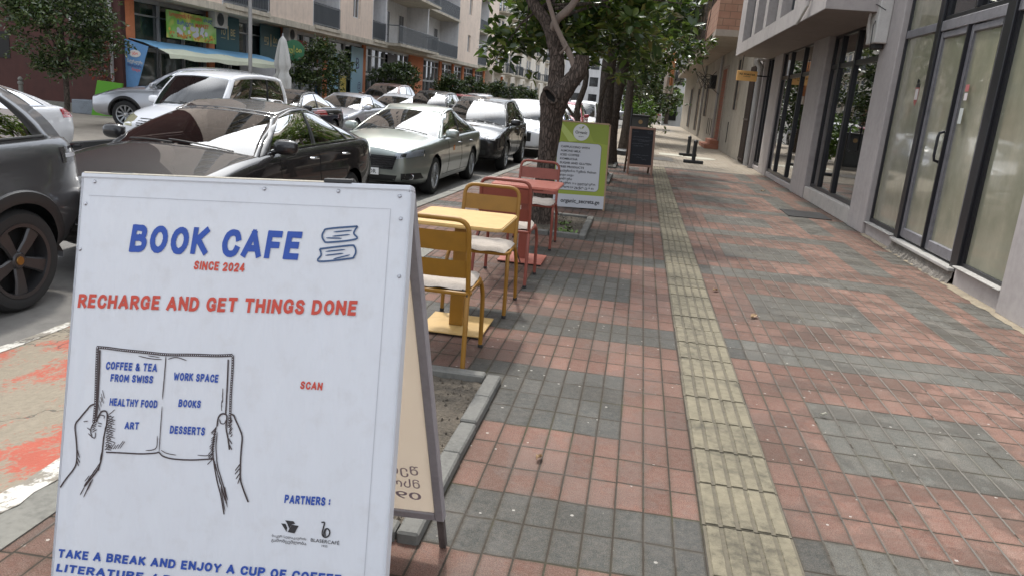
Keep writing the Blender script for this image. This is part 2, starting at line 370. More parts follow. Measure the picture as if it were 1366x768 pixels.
# tactile paving: ribbed tiles
g = MB(); k = 0; y = -1.3
while y < 19.8:
    z = .006 + rr.uniform(-.002, .002); x0 = .402 + rr.uniform(-.003, .003)
    g.cur = 0; g.box(x0, y + .003, -.02, x0 + .325, y + .325, z)
    for q in range(5):
        c_ = x0 + .035 + q * .064
        P = [(c_ - .0255, z - .001), (c_ - .022, z + .0055), (c_ + .022, z + .0055), (c_ + .0255, z - .001)]; g.cur = 1
        g.prism([(p[0], y + .008, p[1]) for p in P], (0, .312, 0))
    y += .3295
struct('tactile_paving', g, [M_TACTD, M_TACT])

# ---------------------------------------------------------------- tree pits
M_WEED = plain('weed_green', (.10, .16, .035), .6)
def tree_pit(x0, x1, y0, y1, label, weeds=6, seed=1):
    t = thing('tree_pit', label, 'tree pit', ((x0 + x1) / 2, y0, 0), 0, 'tree pits in the pavement'); ox, oy = (x0 + x1) / 2, y0
    r = random.Random(seed); b = MB(); w = .078
    def run(ax, ay, bx, by):
        L = math.hypot(bx - ax, by - ay); n = max(1, round(L / .30)); ang = math.atan2(by - ay, bx - ax)
        for k in range(n):
            M = Matrix.Translation((ax - ox + (bx - ax) * (k + .5) / n, ay - oy + (by - ay) * (k + .5) / n, 0)) @ Matrix.Rotation(ang + r.uniform(-.02, .02), 4, 'Z') @ Matrix.Rotation(r.uniform(-.02, .02), 4, 'X')
            b.box(-L / n / 2 + .004, -w / 2, -.05, L / n / 2 - .004, w / 2, .048 + r.uniform(-.006, .008), M)
    run(x0, y0 + w / 2, x1 - w, y0 + w / 2); run(x0, y1 - w / 2, x1 - w, y1 - w / 2); run(x1 - w / 2, y0, x1 - w / 2, y1); run(x0 + w / 2, y0 + w, x0 + w / 2, y1 - w)
    b.build('stone_border', M_KERB, t, bevel=.008)
    s = MB(); N = 26; rows = []
    for i in range(N + 1):
        rows.append([(x0 + w - ox + (x1 - x0 - 2 * w) * j / N, w + (y1 - y0 - 2 * w) * i / N, .014 + r.uniform(0, .012)) for j in range(N + 1)])
    s.grid(rows); 
    for k in range(420):                # crumbs and pebbles
        px, py = r.uniform(x0 + w, x1 - w) - ox, r.uniform(w, y1 - y0 - w); q = r.uniform(.003, .011)
        s.add([(px - q, py, .018), (px, py - q, .018), (px + q, py, .018), (px, py + q, .018), (px, py, .02 + q * 1.5)], [(0, 1, 4), (1, 2, 4), (2, 3, 4), (3, 0, 4)])
    s.build('soil', M_SOIL, t)
    if weeds:
        wd = MB()
        for k in range(weeds):
            cx_, cy_ = r.uniform(x1 - .35, x1 - .12) - ox, r.uniform(.1, (y1 - y0) * .7)
            for q in range(14):
                a_ = r.uniform(0, 2 * PI); L = r.uniform(.02, .06); p = Vector((cx_ + r.uniform(-.03, .03), cy_ + r.uniform(-.03, .03), .02)); d = Vector((math.cos(a_), math.sin(a_), r.uniform(.3, 1.0))) * L; sd = Vector((-math.sin(a_), math.cos(a_), 0)) * L * .28
                wd.add([p, p + d * .6 + sd, p + d, p + d * .6 - sd], [(0, 1, 2, 3)])
        wd.build('weeds', M_WEED, t)
    return t
tree_pit(-1.62, -.575, 2.22, 3.80, 'bare soil tree pit with stone border behind the white cafe sign', 2, 1)
tree_pit(-1.55, -.46, 8.42, 9.95, 'soil tree pit with stone border around the thick leaning trunk', 9, 2)
tree_pit(-1.55, -.46, 14.6, 16.6, 'tree pit just beyond the green and white sign board', 3, 3)
tree_pit(-1.55, -.46, 18.3, 20.0, 'tree pit level with the chalkboard easel', 3, 4)
# ================================================================ RIGHT-HAND BUILDINGS
def inv(t): return Matrix.Translation(-Vector(t.location))
M_RENDER = vmat('grey_render', (.38, .345, .33), .9, 0, .2, 1.2, .7, 170, streak=.2)
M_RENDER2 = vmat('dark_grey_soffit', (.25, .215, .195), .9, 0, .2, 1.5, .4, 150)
M_FRAME = plain('black_frame', (.018, .018, .021), .35, .2)
M_FRAMEG = vmat('scratched_grey_frame', (.21, .205, .22), .45, .3, .4, 12)
M_STONE = vmat('sill_stone', (.36, .345, .32), .8, 0, .35, 6, .4, 90)
M_MORTAR = vmat('rough_mortar', (.20, .18, .155), .95, 0, .6, 8, 1.0, 45, bdist=.02)
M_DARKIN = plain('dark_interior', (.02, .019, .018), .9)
M_PIPE = vmat('grey_pipe', (.33, .32, .31), .55, 0, .25, 3)
M_WHITEBOX = vmat('off_white_plastic', (.52, .50, .47), .55, 0, .2, 6)
M_CABLE = plain('black_cable', (.02, .02, .02), .6)
G_SHOP = glass('shop_glass', (.36, .38, .37), .015, 1.7, base=.13)
def film_mat():
    t = NT('dusty_film_behind_glass'); P = t.n('ShaderNodeNewGeometry').outputs['Position']
    mp = t.n('ShaderNodeMapping'); mp.inputs['Scale'].default_value = (1, 1.5, .5); mp.inputs['Rotation'].default_value = (.2, 0, 0); t.l(P, mp.inputs['Vector'])
    n1 = t.noise(1.5, 3, mp.outputs[0], .5); n2 = t.noise(7, 6, P, .65); w = t.noise(.8, 3, P)
    f = t.m_('ADD', t.m_('MULTIPLY', n1, .7), t.m_('MULTIPLY', n2, .3))
    c = t.ramp(f, [(.32, (.19, .19, .14)), (.47, (.25, .243, .178)), (.56, (.30, .283, .21)), (.70, (.42, .39, .295))])
    c = t.mix(w, c, t.mix(.35, c, (.20, .205, .14, 1)))
    mark = t.m_('GREATER_THAN', t.noise(11, 5, P, .7), .70)
    c = t.mix(t.m_('MULTIPLY', mark, .4), c, (.5, .48, .42, 1))
    return t.done(t.bsdf(c, t.m_('MULTIPLY_ADD', n2, .3, .02), 0, .6, t.noise(2.2, 3, P), .05, .02, coat=.8))
M_FILM = film_mat()
FX = 3.25
def shop_window(parent, name, y0, y1, z0, z1, x, posts=(), rails=(), pane_mat=None, fm=None, w=.06, d=.07, panes=None):
    """a glazed frame in the plane x, seen from -x; posts/rails inside it; panes as sub-parts"""
    f = MB(); fm = fm or M_FRAME; pane_mat = pane_mat or G_SHOP
    f.box(x - d / 2, y0, z0, x + d / 2, y0 + w, z1); f.box(x - d / 2, y1 - w, z0, x + d / 2, y1, z1)
    f.box(x - d / 2, y0 + w, z0, x + d / 2, y1 - w, z0 + w); f.box(x - d / 2, y0 + w, z1 - w, x + d / 2, y1 - w, z1)
    ws = [y0 + w / 2] + [p if not isinstance(p, tuple) else p[0] for p in posts] + [y1 - w / 2]
    for p in posts:
        pw = w if not isinstance(p, tuple) else p[1]; p = p if not isinstance(p, tuple) else p[0]
        f.box(x - d * .75, p - pw / 2, z0 + w, x + d * .75, p + pw / 2, z1 - w)
    for r in rails: f.box(x - d / 2 + .004, y0 + w, r - w * .7, x + d / 2 - .004, y1 - w, r + w * .7)
    o = f.build(name, fm, parent, M=inv(parent), bevel=.004)
    p = MB(); p.box(x - .006, y0 + w * .5, z0 + w * .5, x + .006, y1 - w * .5, z1 - w * .5); p.build('pane', pane_mat, o)
    return o
bd = thing('commercial_building', 'grey rendered shop building with black framed windows and overhanging storey on the right', 'building', (3.25, 12, 0))
w = MB()
# near pillar (right edge of view), plinths, columns between the shop bays
split_boxes('pillar', [(3.235, 5.2, 0, 3.9, 7.06, 4.6), (3.23, 11.30, 0, 3.9, 12.12, 4.6), (3.25, 15.62, 0, 3.9, 16.95, 3.06), (3.26, 20.5, 0, 3.9, 21.75, 3.06), (3.2, 23.0, 0, 3.9, 24.3, 3.06)], M_RENDER, bd, inv(bd), bevel=.012)
split_boxes('plinth', [(3.27, 7.06, 0, 3.9, 8.12, .185), (3.27, 10.1, 0, 3.9, 11.30, .165), (3.28, 16.95, 0, 3.9, 20.5, .12), (3.28, 21.75, 0, 3.9, 23.0, .12)], M_RENDER, bd, inv(bd), bevel=.01)
split_boxes('lintel', [(3.45, 7.06, 3.62, 3.9, 11.3, 4.6), (3.262, 12.12, 3.03, 3.9, 23.0, 3.25)], M_RENDER, bd, inv(bd), bevel=.01)
b = MB()                                # overhanging storey, window reveals cut as gaps between piers
by0, by1, bx = 11.95, 22.85, 2.36
b.box(bx, by0, 3.02, 3.9, by1, 3.30)
wy = [(12.3, 13.55), (14.55, 15.95), (16.4, 17.75), (18.15, 19.45), (20.0, 21.75)]
e_ = [by0] + [v for p in wy for v in p] + [by1]
for k in range(0, len(e_), 2): b.box(bx, e_[k], 3.30, bx + .35, e_[k + 1], 5.2)
b.box(bx, by0, 5.2, 3.9, by1, 6.4)
b.box(bx + .35, by0, 3.30, 3.9, by0 + .3, 5.2); b.box(bx + .35, by1 - .3, 3.30, 3.9, by1, 5.2)
b.build('overhanging_storey', M_RENDER, bd, M=inv(bd), bevel=.006)
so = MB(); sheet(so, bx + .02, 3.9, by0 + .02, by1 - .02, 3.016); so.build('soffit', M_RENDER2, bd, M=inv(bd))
for (a, c) in wy: shop_window(bd, 'upper_window', a, c, 3.34, 5.15, bx + .22, posts=((a + c) / 2,), fm=plain('dark_upper_frame', (.05, .055, .06), .4) if (a, c) == wy[0] else bpy.data.materials['dark_upper_frame'])
# bay with the filmed glass and double door
wn_ = shop_window(bd, 'shop_window', 7.06, 8.12, .19, 3.6, 3.34, posts=(), rails=(2.68,), pane_mat=M_FILM, w=.05)
wn_ = shop_window(bd, 'shop_window', 10.12, 11.30, .19, 3.6, 3.34, rails=(2.68,), pane_mat=M_FILM, w=.05)
shop_window(bd, 'fanlight', 8.30, 9.98, 2.72, 3.6, 3.34, posts=(9.1,), w=.05)
split_boxes('door_post', [(3.275, 8.12, .14, 3.40, 8.30, 3.6), (3.275, 9.98, .14, 3.40, 10.12, 3.6)], M_FRAME, bd, inv(bd), bevel=.006)
split_boxes('transom', [(3.285, 8.30, 2.60, 3.40, 9.98, 2.715), (3.30, 7.11, 2.62, 3.36, 8.12, 2.72), (3.30, 10.12, 2.62, 3.36, 11.25, 2.72)], M_FRAMEG, bd, inv(bd), bevel=.006)
for y0, y1 in ((8.30, 9.12), (9.16, 9.98)):
    f = MB(); zz0, zz1 = .20, 2.595; q = .075
    f.box(3.30, y0, zz0, 3.365, y0 + q, zz1); f.box(3.30, y1 - q, zz0, 3.365, y1, zz1); f.box(3.30, y0 + q, zz0, 3.365, y1 - q, zz0 + .11); f.box(3.30, y0 + q, zz1 - q, 3.365, y1 - q, zz1)
    d = f.build('door', M_FRAMEG, bd, M=inv(bd), bevel=.008)
    g = MB(); g.box(3.328, y0 + .03, zz0 + .05, 3.338, y1 - .03, zz1 - .03); g.build('pane', M_FILM, d)
    if y0 > 9:
        hnd = MB(); hnd.tube([(3.30, y0 + .04, 1.15), (3.235, y0 + .04, 1.17), (3.225, y0 + .04, 1.22), (3.225, y0 + .04, 1.42), (3.235, y0 + .04, 1.47), (3.30, y0 + .04, 1.49)], .016, 8); hnd.build('handle', M_FRAME, d, smooth=True)
p = MB(); p.box(3.268, 9.125, .20, 3.372, 9.155, 2.6); p.build('meeting_stile', M_FRAME, bd, M=inv(bd))
split_boxes('sill', [(3.22, 8.16, .128, 3.42, 10.08, .165), (3.225, 7.06, .187, 3.42, 8.10, .205), (3.225, 10.13, .167, 3.42, 11.30, .182)], M_STONE, bd, inv(bd), bevel=.006)
s = MB(); r = random.Random(4); n = 60; rows = [[], [], []]
for k in range(n + 1):
    yy = 8.14 + 1.96 * k / n; rows[0].append((3.235 - .05 * r.random(), yy, .001)); rows[1].append((3.262 - .02 * r.random(), yy, .07)); rows[2].append((3.262, yy, .128))
s.grid(rows); s.build('step_mortar', M_MORTAR, bd, M=inv(bd))
s = MB(); rows = [[], []]
for k in range(80):
    yy = 5.3 + 6.0 * k / 79; rows[0].append((3.19 - .04 * r.random() + (.03 if yy > 8 else 0), yy, .003)); rows[1].append((3.27, yy, .012))
s.grid(rows); s.build('mortar_fillet', vmat('ochre_mortar', (.27, .225, .16), .95, 0, .45, 7, .6, 60), bd, M=inv(bd))
# stickers on the glass
def sticker(name, y0, y1, z0, z1, col_, x=3.296):
    s = MB(); s.box(x, y0, z0, x + .002, y1, z1); return s.build(name, plain(name + '_colour', col_, .5), bd, M=inv(bd))
sticker('red_sticker', 8.84, 8.93, 1.91, 1.98, (.38, .12, .12)); sticker('white_sticker', 8.84, 8.92, 1.82, 1.895, (.55, .5, .5)); sticker('notice', 8.86, 8.95, 1.58, 1.74, (.45, .47, .45)); 
s = MB(); s.poly([(3.332, 10.44, 1.98), (3.332, 10.51, 2.03), (3.332, 10.58, 1.98), (3.332, 10.57, 1.82), (3.332, 10.51, 1.76), (3.332, 10.45, 1.82)]); s.build('shield_sticker', plain('shield_red', (.30, .09, .08), .5), bd, M=inv(bd))
s = MB(); s.box(3.329, 10.46, 1.84, 3.3315, 10.56, 1.97); s.build('shield_panel', plain('shield_white', (.55, .52, .5), .5), bd, M=inv(bd))
s = MB(); s.box(3.328, 10.45, 1.99, 3.3315, 10.57, 2.03); s.lathe([(.001, 0), (.03, .004), (.03, .008)], 8, Matrix.Translation((3.33, 10.51, 2.06)) @ Matrix.Rotation(-PI / 2, 4, 'Y')); s.build('shield_badge', M_CABLE, bd, M=inv(bd))
# bay two (recessed black glazing), bay three, end bay
shop_window(bd, 'shop_window', 12.12, 15.62, .24, 3.03, 3.40, posts=((13.95, .11), (15.0, .11)), rails=(2.46,), w=.06)
s = MB(); s.box(3.27, 13.9, 0, 3.5, 15.62, .235); s.box(3.26, 12.12, 0, 3.5, 13.9, .235); s.build('white_step', vmat('pale_step', (.42, .39, .36), .8, 0, .3, 4, .3, 60), bd, M=inv(bd), bevel=.008)
hd = MB(); hd.tube([(3.36, 13.2, 1.05), (3.31, 13.2, 1.07), (3.31, 13.2, 1.45), (3.36, 13.2, 1.47)], .014, 8); hd.build('door_handle', M_FRAME, bd, M=inv(bd), smooth=True)
shop_window(bd, 'shop_window', 16.95, 20.5, .14, 3.04, 3.34, posts=((18.0, .09), (19.5, .09)), rails=(2.42,), w=.06)
shop_window(bd, 'shop_window', 21.75, 23.0, .14, 3.04, 3.34, posts=(22.4,), w=.07)
# dim shop interiors, so the glass has something behind it
s = MB()
for y0, y1 in ((7.06, 11.3), (12.12, 15.62), (16.95, 20.5), (21.75, 23.0)):
    s.quad((6.0, y0, .1), (6.0, y1, .1), (6.0, y1, 3.4), (6.0, y0, 3.4)); s.quad((3.45, y0, .12), (6, y0, .12), (6, y1, .12), (3.45, y1, .12)); s.quad((3.45, y0, 3.6), (6, y0, 3.6), (6, y1, 3.6), (3.45, y1, 3.6))
s.build('shop_interior', vmat('shop_wall', (.13, .12, .11), .9), bd, M=inv(bd))
s = MB(); s.box(3.9, 5.2, 0, 12, 5.3, 12); s.box(3.9, 24.2, 0, 12, 24.3, 12); s.box(3.6, 5.2, 4.6, 12, 24.3, 12); s.box(3.85, 5.2, 0, 3.9, 24.3, .1); s.build('upper_wall', M_RENDER, bd, M=inv(bd))
# downpipe at the far end
s = MB(); s.tube([(3.02, 23.2, 3.0), (3.02, 23.2, 2.92), (3.12, 23.2, 2.8), (3.13, 23.2, 2.6), (3.13, 23.2, .05)], .085, 12); s.build('downpipe', M_PIPE, bd, M=inv(bd), smooth=True)
s = MB(); s.box(2.98, 22.9, 2.98, 3.2, 23.5, 3.01); s.build('pipe_hopper', M_PIPE, bd, M=inv(bd))
s = MB(); s.tube([(2.34, 13.0, 3.5), (2.325, 13.1, 3.2), (2.30, 13.5, 3.02), (2.29, 13.62, 2.97)], .022, 8); s.build('drip_hose', M_WHITEBOX, bd, M=inv(bd), smooth=True)
# meter box with cables on the column
mb_ = thing('meter_box', 'off white meter box with hanging hoses and cables on the grey pillar', 'meter box', (3.15, 12.05, 2.6))
s = MB(); s.box(-.09, -.22, .0, .08, .22, .62); s.box(-.07, -.02, .66, .08, .20, .98); o = s.build('casing', M_WHITEBOX, mb_, bevel=.012)
s = MB(); s.tube([(-.10, -.25, 1.1), (-.14, -.1, .85), (-.12, .1, .55), (-.1, .2, .25), (-.07, .16, .02)], .022, 8); s.tube([(-.08, -.3, .75), (-.15, -.1, .62), (-.13, .08, .35), (-.08, .12, .05)], .016, 8); s.build('hose', M_WHITEBOX, mb_, smooth=True)
s = MB(); s.tube([(-.09, -.1, .3), (-.14, -.22, .22), (-.14, -.26, .0), (-.1, -.15, -.09), (-.08, 0, -.03)], .007, 6); s.tube([(-.1, .1, .55), (-.13, -.2, .5), (-.05, -.35, .42)], .007, 6); s.build('cable', M_CABLE, mb_, smooth=True)
s = MB(); s.box(-.06, -.14, -.07, .06, .10, .0); s.build('gland', M_CABLE, mb_, bevel=.01)
# hanging orange sign
M_ORANGE = plain('orange_sign', (.85, .48, .16), .5)
hs = thing('hanging_sign', 'small orange lettered sign projecting from the end of the grey building', 'sign', (2.64, 22.0, 2.35))
s = MB(); s.box(-.265, -.06, 0, .265, .06, .26); s.build('sign_box', M_ORANGE, hs, bevel=.012)
s = MB(); s.tube([(.265, 0, .15), (.6, 0, .15)], .02, 6); s.tube([(-.15, 0, .26), (-.15, 0, .66)], .01, 6); s.build('bracket', M_FRAME, hs)
M_SIGNDK = plain('dark_brown_letters', (.10, .05, .02), .6)
add_text('lettering', 'RE PORTER', M_SIGNDK, hs, (-.20, .15), (.21, .14), .045, off=.063, M=Matrix.Rotation(PI / 2, 4, 'X'), shear=0)
add_text('small_lettering', 'COFFEE', M_SIGNDK, hs, (-.09, .10), (.09, .10), .022, off=.063, M=Matrix.Rotation(PI / 2, 4, 'X'), shear=0)
# iron gate between the two buildings
gt = thing('iron_gate', 'tall rusty dark gate in the gap beyond the grey building', 'gate', (3.15, 24.4, 0))
s = MB()
for k in range(9): s.box(.0, .02 + k * .12, .05, .03, .06 + k * .12, 2.9)
s.box(-.005, 0, .1, .035, 1.1, .16); s.box(-.005, 0, 2.6, .035, 1.1, 2.66); s.box(-.005, 0, 1.3, .035, 1.1, 1.36); s.build('bars', vmat('rusty_iron', (.07, .05, .04), .8, .2, .6, 6), gt)
s = MB(); s.box(.05, 0, .05, .06, 1.1, 2.9); s.build('sheet', M_DARKIN, gt)
# the old house beyond
M_PLASTER = vmat('old_plaster', (.40, .36, .30), .9, 0, .35, 1.0, .4, 60, streak=.35)
M_OLDCONC = vmat('old_concrete', (.34, .29, .24), .9, 0, .3, 1.4, .3, 60, streak=.2)
def brick_mat(name, c1, c2, mo, sx=.22, sz=.11):
    t = NT(name); P = t.n('ShaderNodeNewGeometry').outputs['Position']; s_ = t.n('ShaderNodeSeparateXYZ'); t.l(P, s_.inputs[0])
    cb = t.n('ShaderNodeCombineXYZ'); t.l(t.m_('ADD', s_.outputs[0], s_.outputs[1]), cb.inputs[0]); t.l(s_.outputs[2], cb.inputs[1])
    b_ = t.n('ShaderNodeTexBrick'); b_.inputs['Scale'].default_value = 1; b_.inputs['Brick Width'].default_value = sx; b_.inputs['Row Height'].default_value = sz; b_.inputs['Mortar Size'].default_value = .012
    b_.inputs['Color1'].default_value = c4(c1); b_.inputs['Color2'].default_value = c4(c2); b_.inputs['Mortar'].default_value = c4(mo); t.l(cb.outputs[0], b_.inputs['Vector'])
    cc = t.mix(t.noise(3, 5, P), b_.outputs['Color'], c4(sc(c1, .6))); return t.done(t.bsdf(cc, .9, 0, .3, b_.outputs['Fac'], -.6, .01))
M_BLOCK = brick_mat('tuff_blocks', (.42, .22, .15), (.50, .32, .22), (.20, .15, .11), .40, .22)
M_BRICK = brick_mat('red_brick', (.30, .10, .06), (.36, .15, .10), (.2, .17, .14))
ob = thing('old_house', 'old plastered house with tuff block balcony and deep concrete slab overhead', 'building', (3.2, 40, 0))
s = MB(); s.box(3.2, 25.5, 0, 12, 66, 3.95); s.box(3.21, 25.5, 3.95, 12, 66, 14); s.build('wall', M_PLASTER, ob, M=inv(ob))
def slab(y0, y1, xo0, xo1, z0, z1):
    m = MB(); P = [(xo0, y0, z0), (3.3, y0, z0), (3.3, y1, z0), (xo1, y1, z0)]; m.prism(P, (0, 0, z1 - z0)); return m
slab(26.6, 66, 2.02, 2.55, 3.86, 4.06).build('balcony_slab', M_OLDCONC, ob, M=inv(ob))
slab(26.6, 66, 2.02, 2.55, 7.0, 7.2).build('balcony_slab', M_OLDCONC, ob, M=inv(ob))
s = MB(); s.box(2.03, 26.6, 4.06, 3.2, 26.8, 7.0); s.box(2.03, 26.8, 4.06, 2.18, 31.5, 5.1); s.build('block_parapet', M_BLOCK, ob, M=inv(ob))
s = MB(); r = random.Random(8)
for (y0, y1) in ((31.6, 38), (38.2, 46), (46.3, 55), (55.3, 65)):
    x_ = 2.05 + (y0 - 26.6) * .0135
    for k in range(int((y1 - y0) / .22)): s.box(x_, y0 + k * .22, 4.06, x_ + .025, y0 + k * .22 + .025, 5.05)
    s.box(x_ - .01, y0, 5.02, x_ + .04, y1, 5.07); s.box(x_ - .01, y0, 4.5, x_ + .04, y1, 4.53)
    for k in range(int((y1 - y0) / 3.2) + 1): s.box(x_, y0 + k * 3.2, 4.06, x_ + .07, y0 + k * 3.2 + .07, 7.0)
s.build('balcony_railing', vmat('rusty_railing', (.16, .13, .11), .7, .2, .4, 5), ob, M=inv(ob))
for k, (y0, y1, z0, z1, mm_) in enumerate([(28.2, 29.0, 1.6, 3.3, M_DARKIN), (32.6, 34.4, .35, 3.2, M_BRICK), (41, 42.2, 1.2, 2.8, M_DARKIN), (47, 48.4, .3, 2.7, M_DARKIN), (54, 56, .3, 2.8, M_DARKIN), (29, 30.2, 4.1, 6.3, M_DARKIN), (35, 36.3, 4.1, 6.3, M_DARKIN), (42, 43.5, 4.1, 6.3, M_DARKIN), (50, 51.5, 4.1, 6.3, M_DARKIN)]):
    s = MB(); s.box(3.17, y0, z0, 3.23, y1, z1); f = s.build('window' if k != 1 else 'brick_entrance', mm_, ob, M=inv(ob))
    s = MB(); s.box(3.14, y0 - .08, z1, 3.25, y1 + .08, z1 + .1); s.box(3.14, y0 - .08, z0, 3.25, y0, z1); s.box(3.14, y1, z0, 3.25, y1 + .08, z1); s.build('surround', M_OLDCONC, f)
for yv in (29.9, 36.2, 37.0, 38.0, 39.0, 44.0, 45.0):
    s = MB(); s.box(3.185, yv, .4, 3.22, yv + .14, 1.15); s.build('vent_slot', M_DARKIN, ob, M=inv(ob))
for yv in (34.9, 43.6): s = MB(); s.tube([(3.1, yv, 3.8), (3.1, yv, .1)], .06, 10); s.build('downpipe', M_PIPE, ob, M=inv(ob), smooth=True)
s = MB(); s.box(2.62, 32.4, 0, 3.2, 35.2, .16); s.box(2.86, 32.6, .16, 3.2, 35.0, .34); s.build('steps', vmat('red_step', (.34, .14, .085), .85, 0, .3, 3), ob, M=inv(ob), bevel=.01)
s = MB(); r = random.Random(5)
for k in range(9): s.tube([(3.15, 38 + r.uniform(-.5, .5), 2.9 + r.uniform(-.4, .4)), (2.85 - r.random() * .4, 37.5 + r.uniform(-1, 2), 2.8 + r.uniform(-.5, .5)), (2.7 - r.random() * .5, 38 + r.uniform(-2, 2), 2.7 + r.uniform(-.7, .7))], .015, 5)
s.box(2.95, 37.6, 2.5, 3.2, 38.4, 3.1); s.build('cable_bracket', M_CABLE, ob, M=inv(ob))
s = MB(); s.tube([(2.05, 30, 5.4), (1.98, 30.3, 4.3), (2.05, 31.5, 3.2), (2.5, 33, 2.5), (3.1, 34.5, 2.2)], .014, 5); s.build('cable', M_CABLE, ob, M=inv(ob))
# washing lines and towels hung out from the balcony
M_IRON = plain('line_iron', (.06, .055, .055), .6)
for k, (y, z) in enumerate([(28.0, 6.2), (30.5, 5.6), (33.5, 5.4), (37.0, 5.25), (41.0, 5.15)]):
    s = MB(); s.box(.4 - .02 * k, y - .015, z, 2.1, y + .015, z + .03); s.box(.42, y - .012, z - .35, .44, y + .012, z + .05); s.tube([(2.1, y, z - .5), (1.2, y, z)], .012, 5)
    tag(s.build('washing_line_arm', M_IRON), ['topmost', 'second highest', 'third highest', 'second lowest', 'lowest'][k] + ' of the iron washing line arms jutting from the old balcony', 'bracket', 'washing line arms')
def towel(loc, wd, hh, color, label, seed):
    m = MB(); r = random.Random(seed); rows = []
    ph = r.random() * 6
    for i in range(13):
        v = i / 12; rows.append([(wd * (u / 10 - .5) * (1 - .15 * v), .07 * math.sin(ph + u * 1.3 + v) * v, -hh * v) for u in range(11)])
    m.grid(rows); rows2 = [[(p[0], p[1] + .012, p[2]) for p in q][::-1] for q in rows]; m.grid(rows2)
    o = m.build('hanging_towel', vmat('towel_%d' % seed, color, .95, 0, .25, 4), smooth=True); o.location = loc; return tag(o, label, 'towel')
towel((.86, 30.5, 3.55), .42, 1.55, (.50, .42, .35), 'long cream cloth hung below the old balcony', 1)
towel((.93, 30.35, 3.5), .16, 1.2, (.52, .24, .10), 'narrow orange striped cloth over the long cream one', 2)
towel((1.30, 32, 3.75), .3, .75, (.58, .58, .58), 'white shirt hung nearest to the balcony slab', 3)
towel((.75, 41, 4.7), .5, .9, (.45, .14, .14), 'red cloth hung high on the washing line', 4)
# ================================================================ LEFT-HAND APARTMENT BUILDING
M_BEIGE = vmat('beige_render', (.74, .61, .505), .9, 0, .18, .5, .3, 60, streak=.22)
M_REDWALL = vmat('red_brown_render', (.065, .024, .019), .9, 0, .3, .5, .3, 60, streak=.2)
M_OCOL = vmat('orange_render', (.58, .20, .085), .85, 0, .25, .8)
M_GREYWALL = vmat('pale_grey_render', (.64, .64, .65), .9, 0, .2, .6, .2, 50, streak=.25)
M_WHITEWALL = vmat('cream_render', (.68, .62, .53), .9, 0, .2, .6, .2, 50, streak=.2)
M_SLAB = vmat('stained_slab', (.52, .47, .38), .9, 0, .4, 1.2, .3, 50, streak=.5)
M_SOFF = vmat('cream_soffit', (.60, .50, .38), .9, 0, .15, 1)
M_RAIL = plain('grey_railing', (.10, .11, .12), .5, .3)
M_ALU = plain('aluminium', (.42, .42, .42), .4, .5)
M_WFRAME = plain('white_window_frame', (.6, .6, .6), .5)
def darkglass(name, c, refl=.5):
    t = NT(name); P = t.n('ShaderNodeNewGeometry').outputs['Position']
    cc = t.mix(t.ramp(t.noise(.9, 4, P), [(.4, (0, 0, 0)), (.65, (1, 1, 1))]), c4(sc(c, .45)), c4(sc(c, 1.5)))
    return t.done(t.bsdf(cc, .06, 0, .6, coat=.4))
G_DARK = darkglass('dark_shop_glass', (.035, .045, .045)); G_GREEN = darkglass('green_shop_glass', (.03, .05, .045)); G_WIN = darkglass('flat_window_glass', (.05, .055, .06))
M_TEAL = plain('teal_panel', (.012, .075, .085), .5); M_SKYP = plain('light_blue_panel', (.24, .42, .52), .5)
M_GOLD = plain('gold_letters', (.55, .45, .22), .5); M_INKB = plain('navy_ink', (.04, .05, .16), .6)
ap = thing('apartment_building', 'long beige and grey apartment block with orange shop columns across the street', 'building', (-16, 40, LOT_Z))
AI = inv(ap)
WX, UX = -16.0, -15.0
s = MB(); s.box(-34, 22.28, LOT_Z - .1, WX, 22.5, 27.32); s.box(-34, 22.5, 3.6, UX - 1.66, 78, 27.3); s.build('end_wall', M_REDWALL, ap, M=AI)
s = MB(); s.box(-24, 22.26, 1.3, -19.9, 22.32, 2.1); s.build('end_window', M_DARKIN, ap, M=AI)
s = MB(); s.tube([(-16.3, 22.2, 5), (-16.3, 22.2, .2)], .05, 8); s.tube([(-17.2, 22.2, 4.2), (-16.6, 22.2, 3.75), (-16.3, 22.2, 3.6)], .03, 6); s.build('drainpipe', M_PIPE, ap, M=AI, smooth=True)
cols = [(22.51, 22.95), (27.15, 27.55), (33.0, 33.25), (37.8, 38.15), (43.25, 43.7), (52.2, 55.6), (60.2, 60.9), (64.4, 65.0), (68.0, 68.7), (72.5, 73.2), (77.2, 78)]
for k, (y0, y1) in enumerate(cols):
    s = MB(); s.box(WX - .5, y0, LOT_Z - .05, WX + .03 if k else WX, y1, 3.5); s.build('column', M_OCOL, ap, M=AI)
r = random.Random(11)
for (a_, b0), (a1, b_) in zip(cols[:-1], cols[1:]):
    y0, y1 = b0, a1
    if y1 - y0 < 1: continue
    f = MB(); n = max(2, round((y1 - y0) / 1.25)); x = WX - .12
    for k in range(n + 1):
        yy = y0 + (y1 - y0) * k / n; f.box(x - .05, yy - .035, LOT_Z, x + .05, yy + .035, 3.5)
    f.box(x - .04, y0, 1.86, x + .04, y1, 2.0); f.box(x - .04, y0, 3.36, x + .04, y1, 3.5); f.box(x - .04, y0, LOT_Z, x + .04, y1, LOT_Z + .18); f.box(x - .03, y0, 2.95, x + .03, y1, 3.0)
    o = f.build('shop_window', M_ALU, ap, M=AI)
    p = MB(); p.box(x - .09, y0, LOT_Z, x - .06, y1, 3.5); p.build('pane', r.choice([G_DARK, G_GREEN, G_DARK]), o)
def panel(name, y0, y1, z0, z1, m, x=WX + .02):
    s = MB(); s.box(x, y0, z0, x + .03, y1, z1); return s.build(name, m, ap, M=AI)
EY = Matrix(((0, 0, 1, 0), (1, 0, 0, 0), (0, 1, 0, 0), (0, 0, 0, 1)))     # local xy -> world yz, facing +X
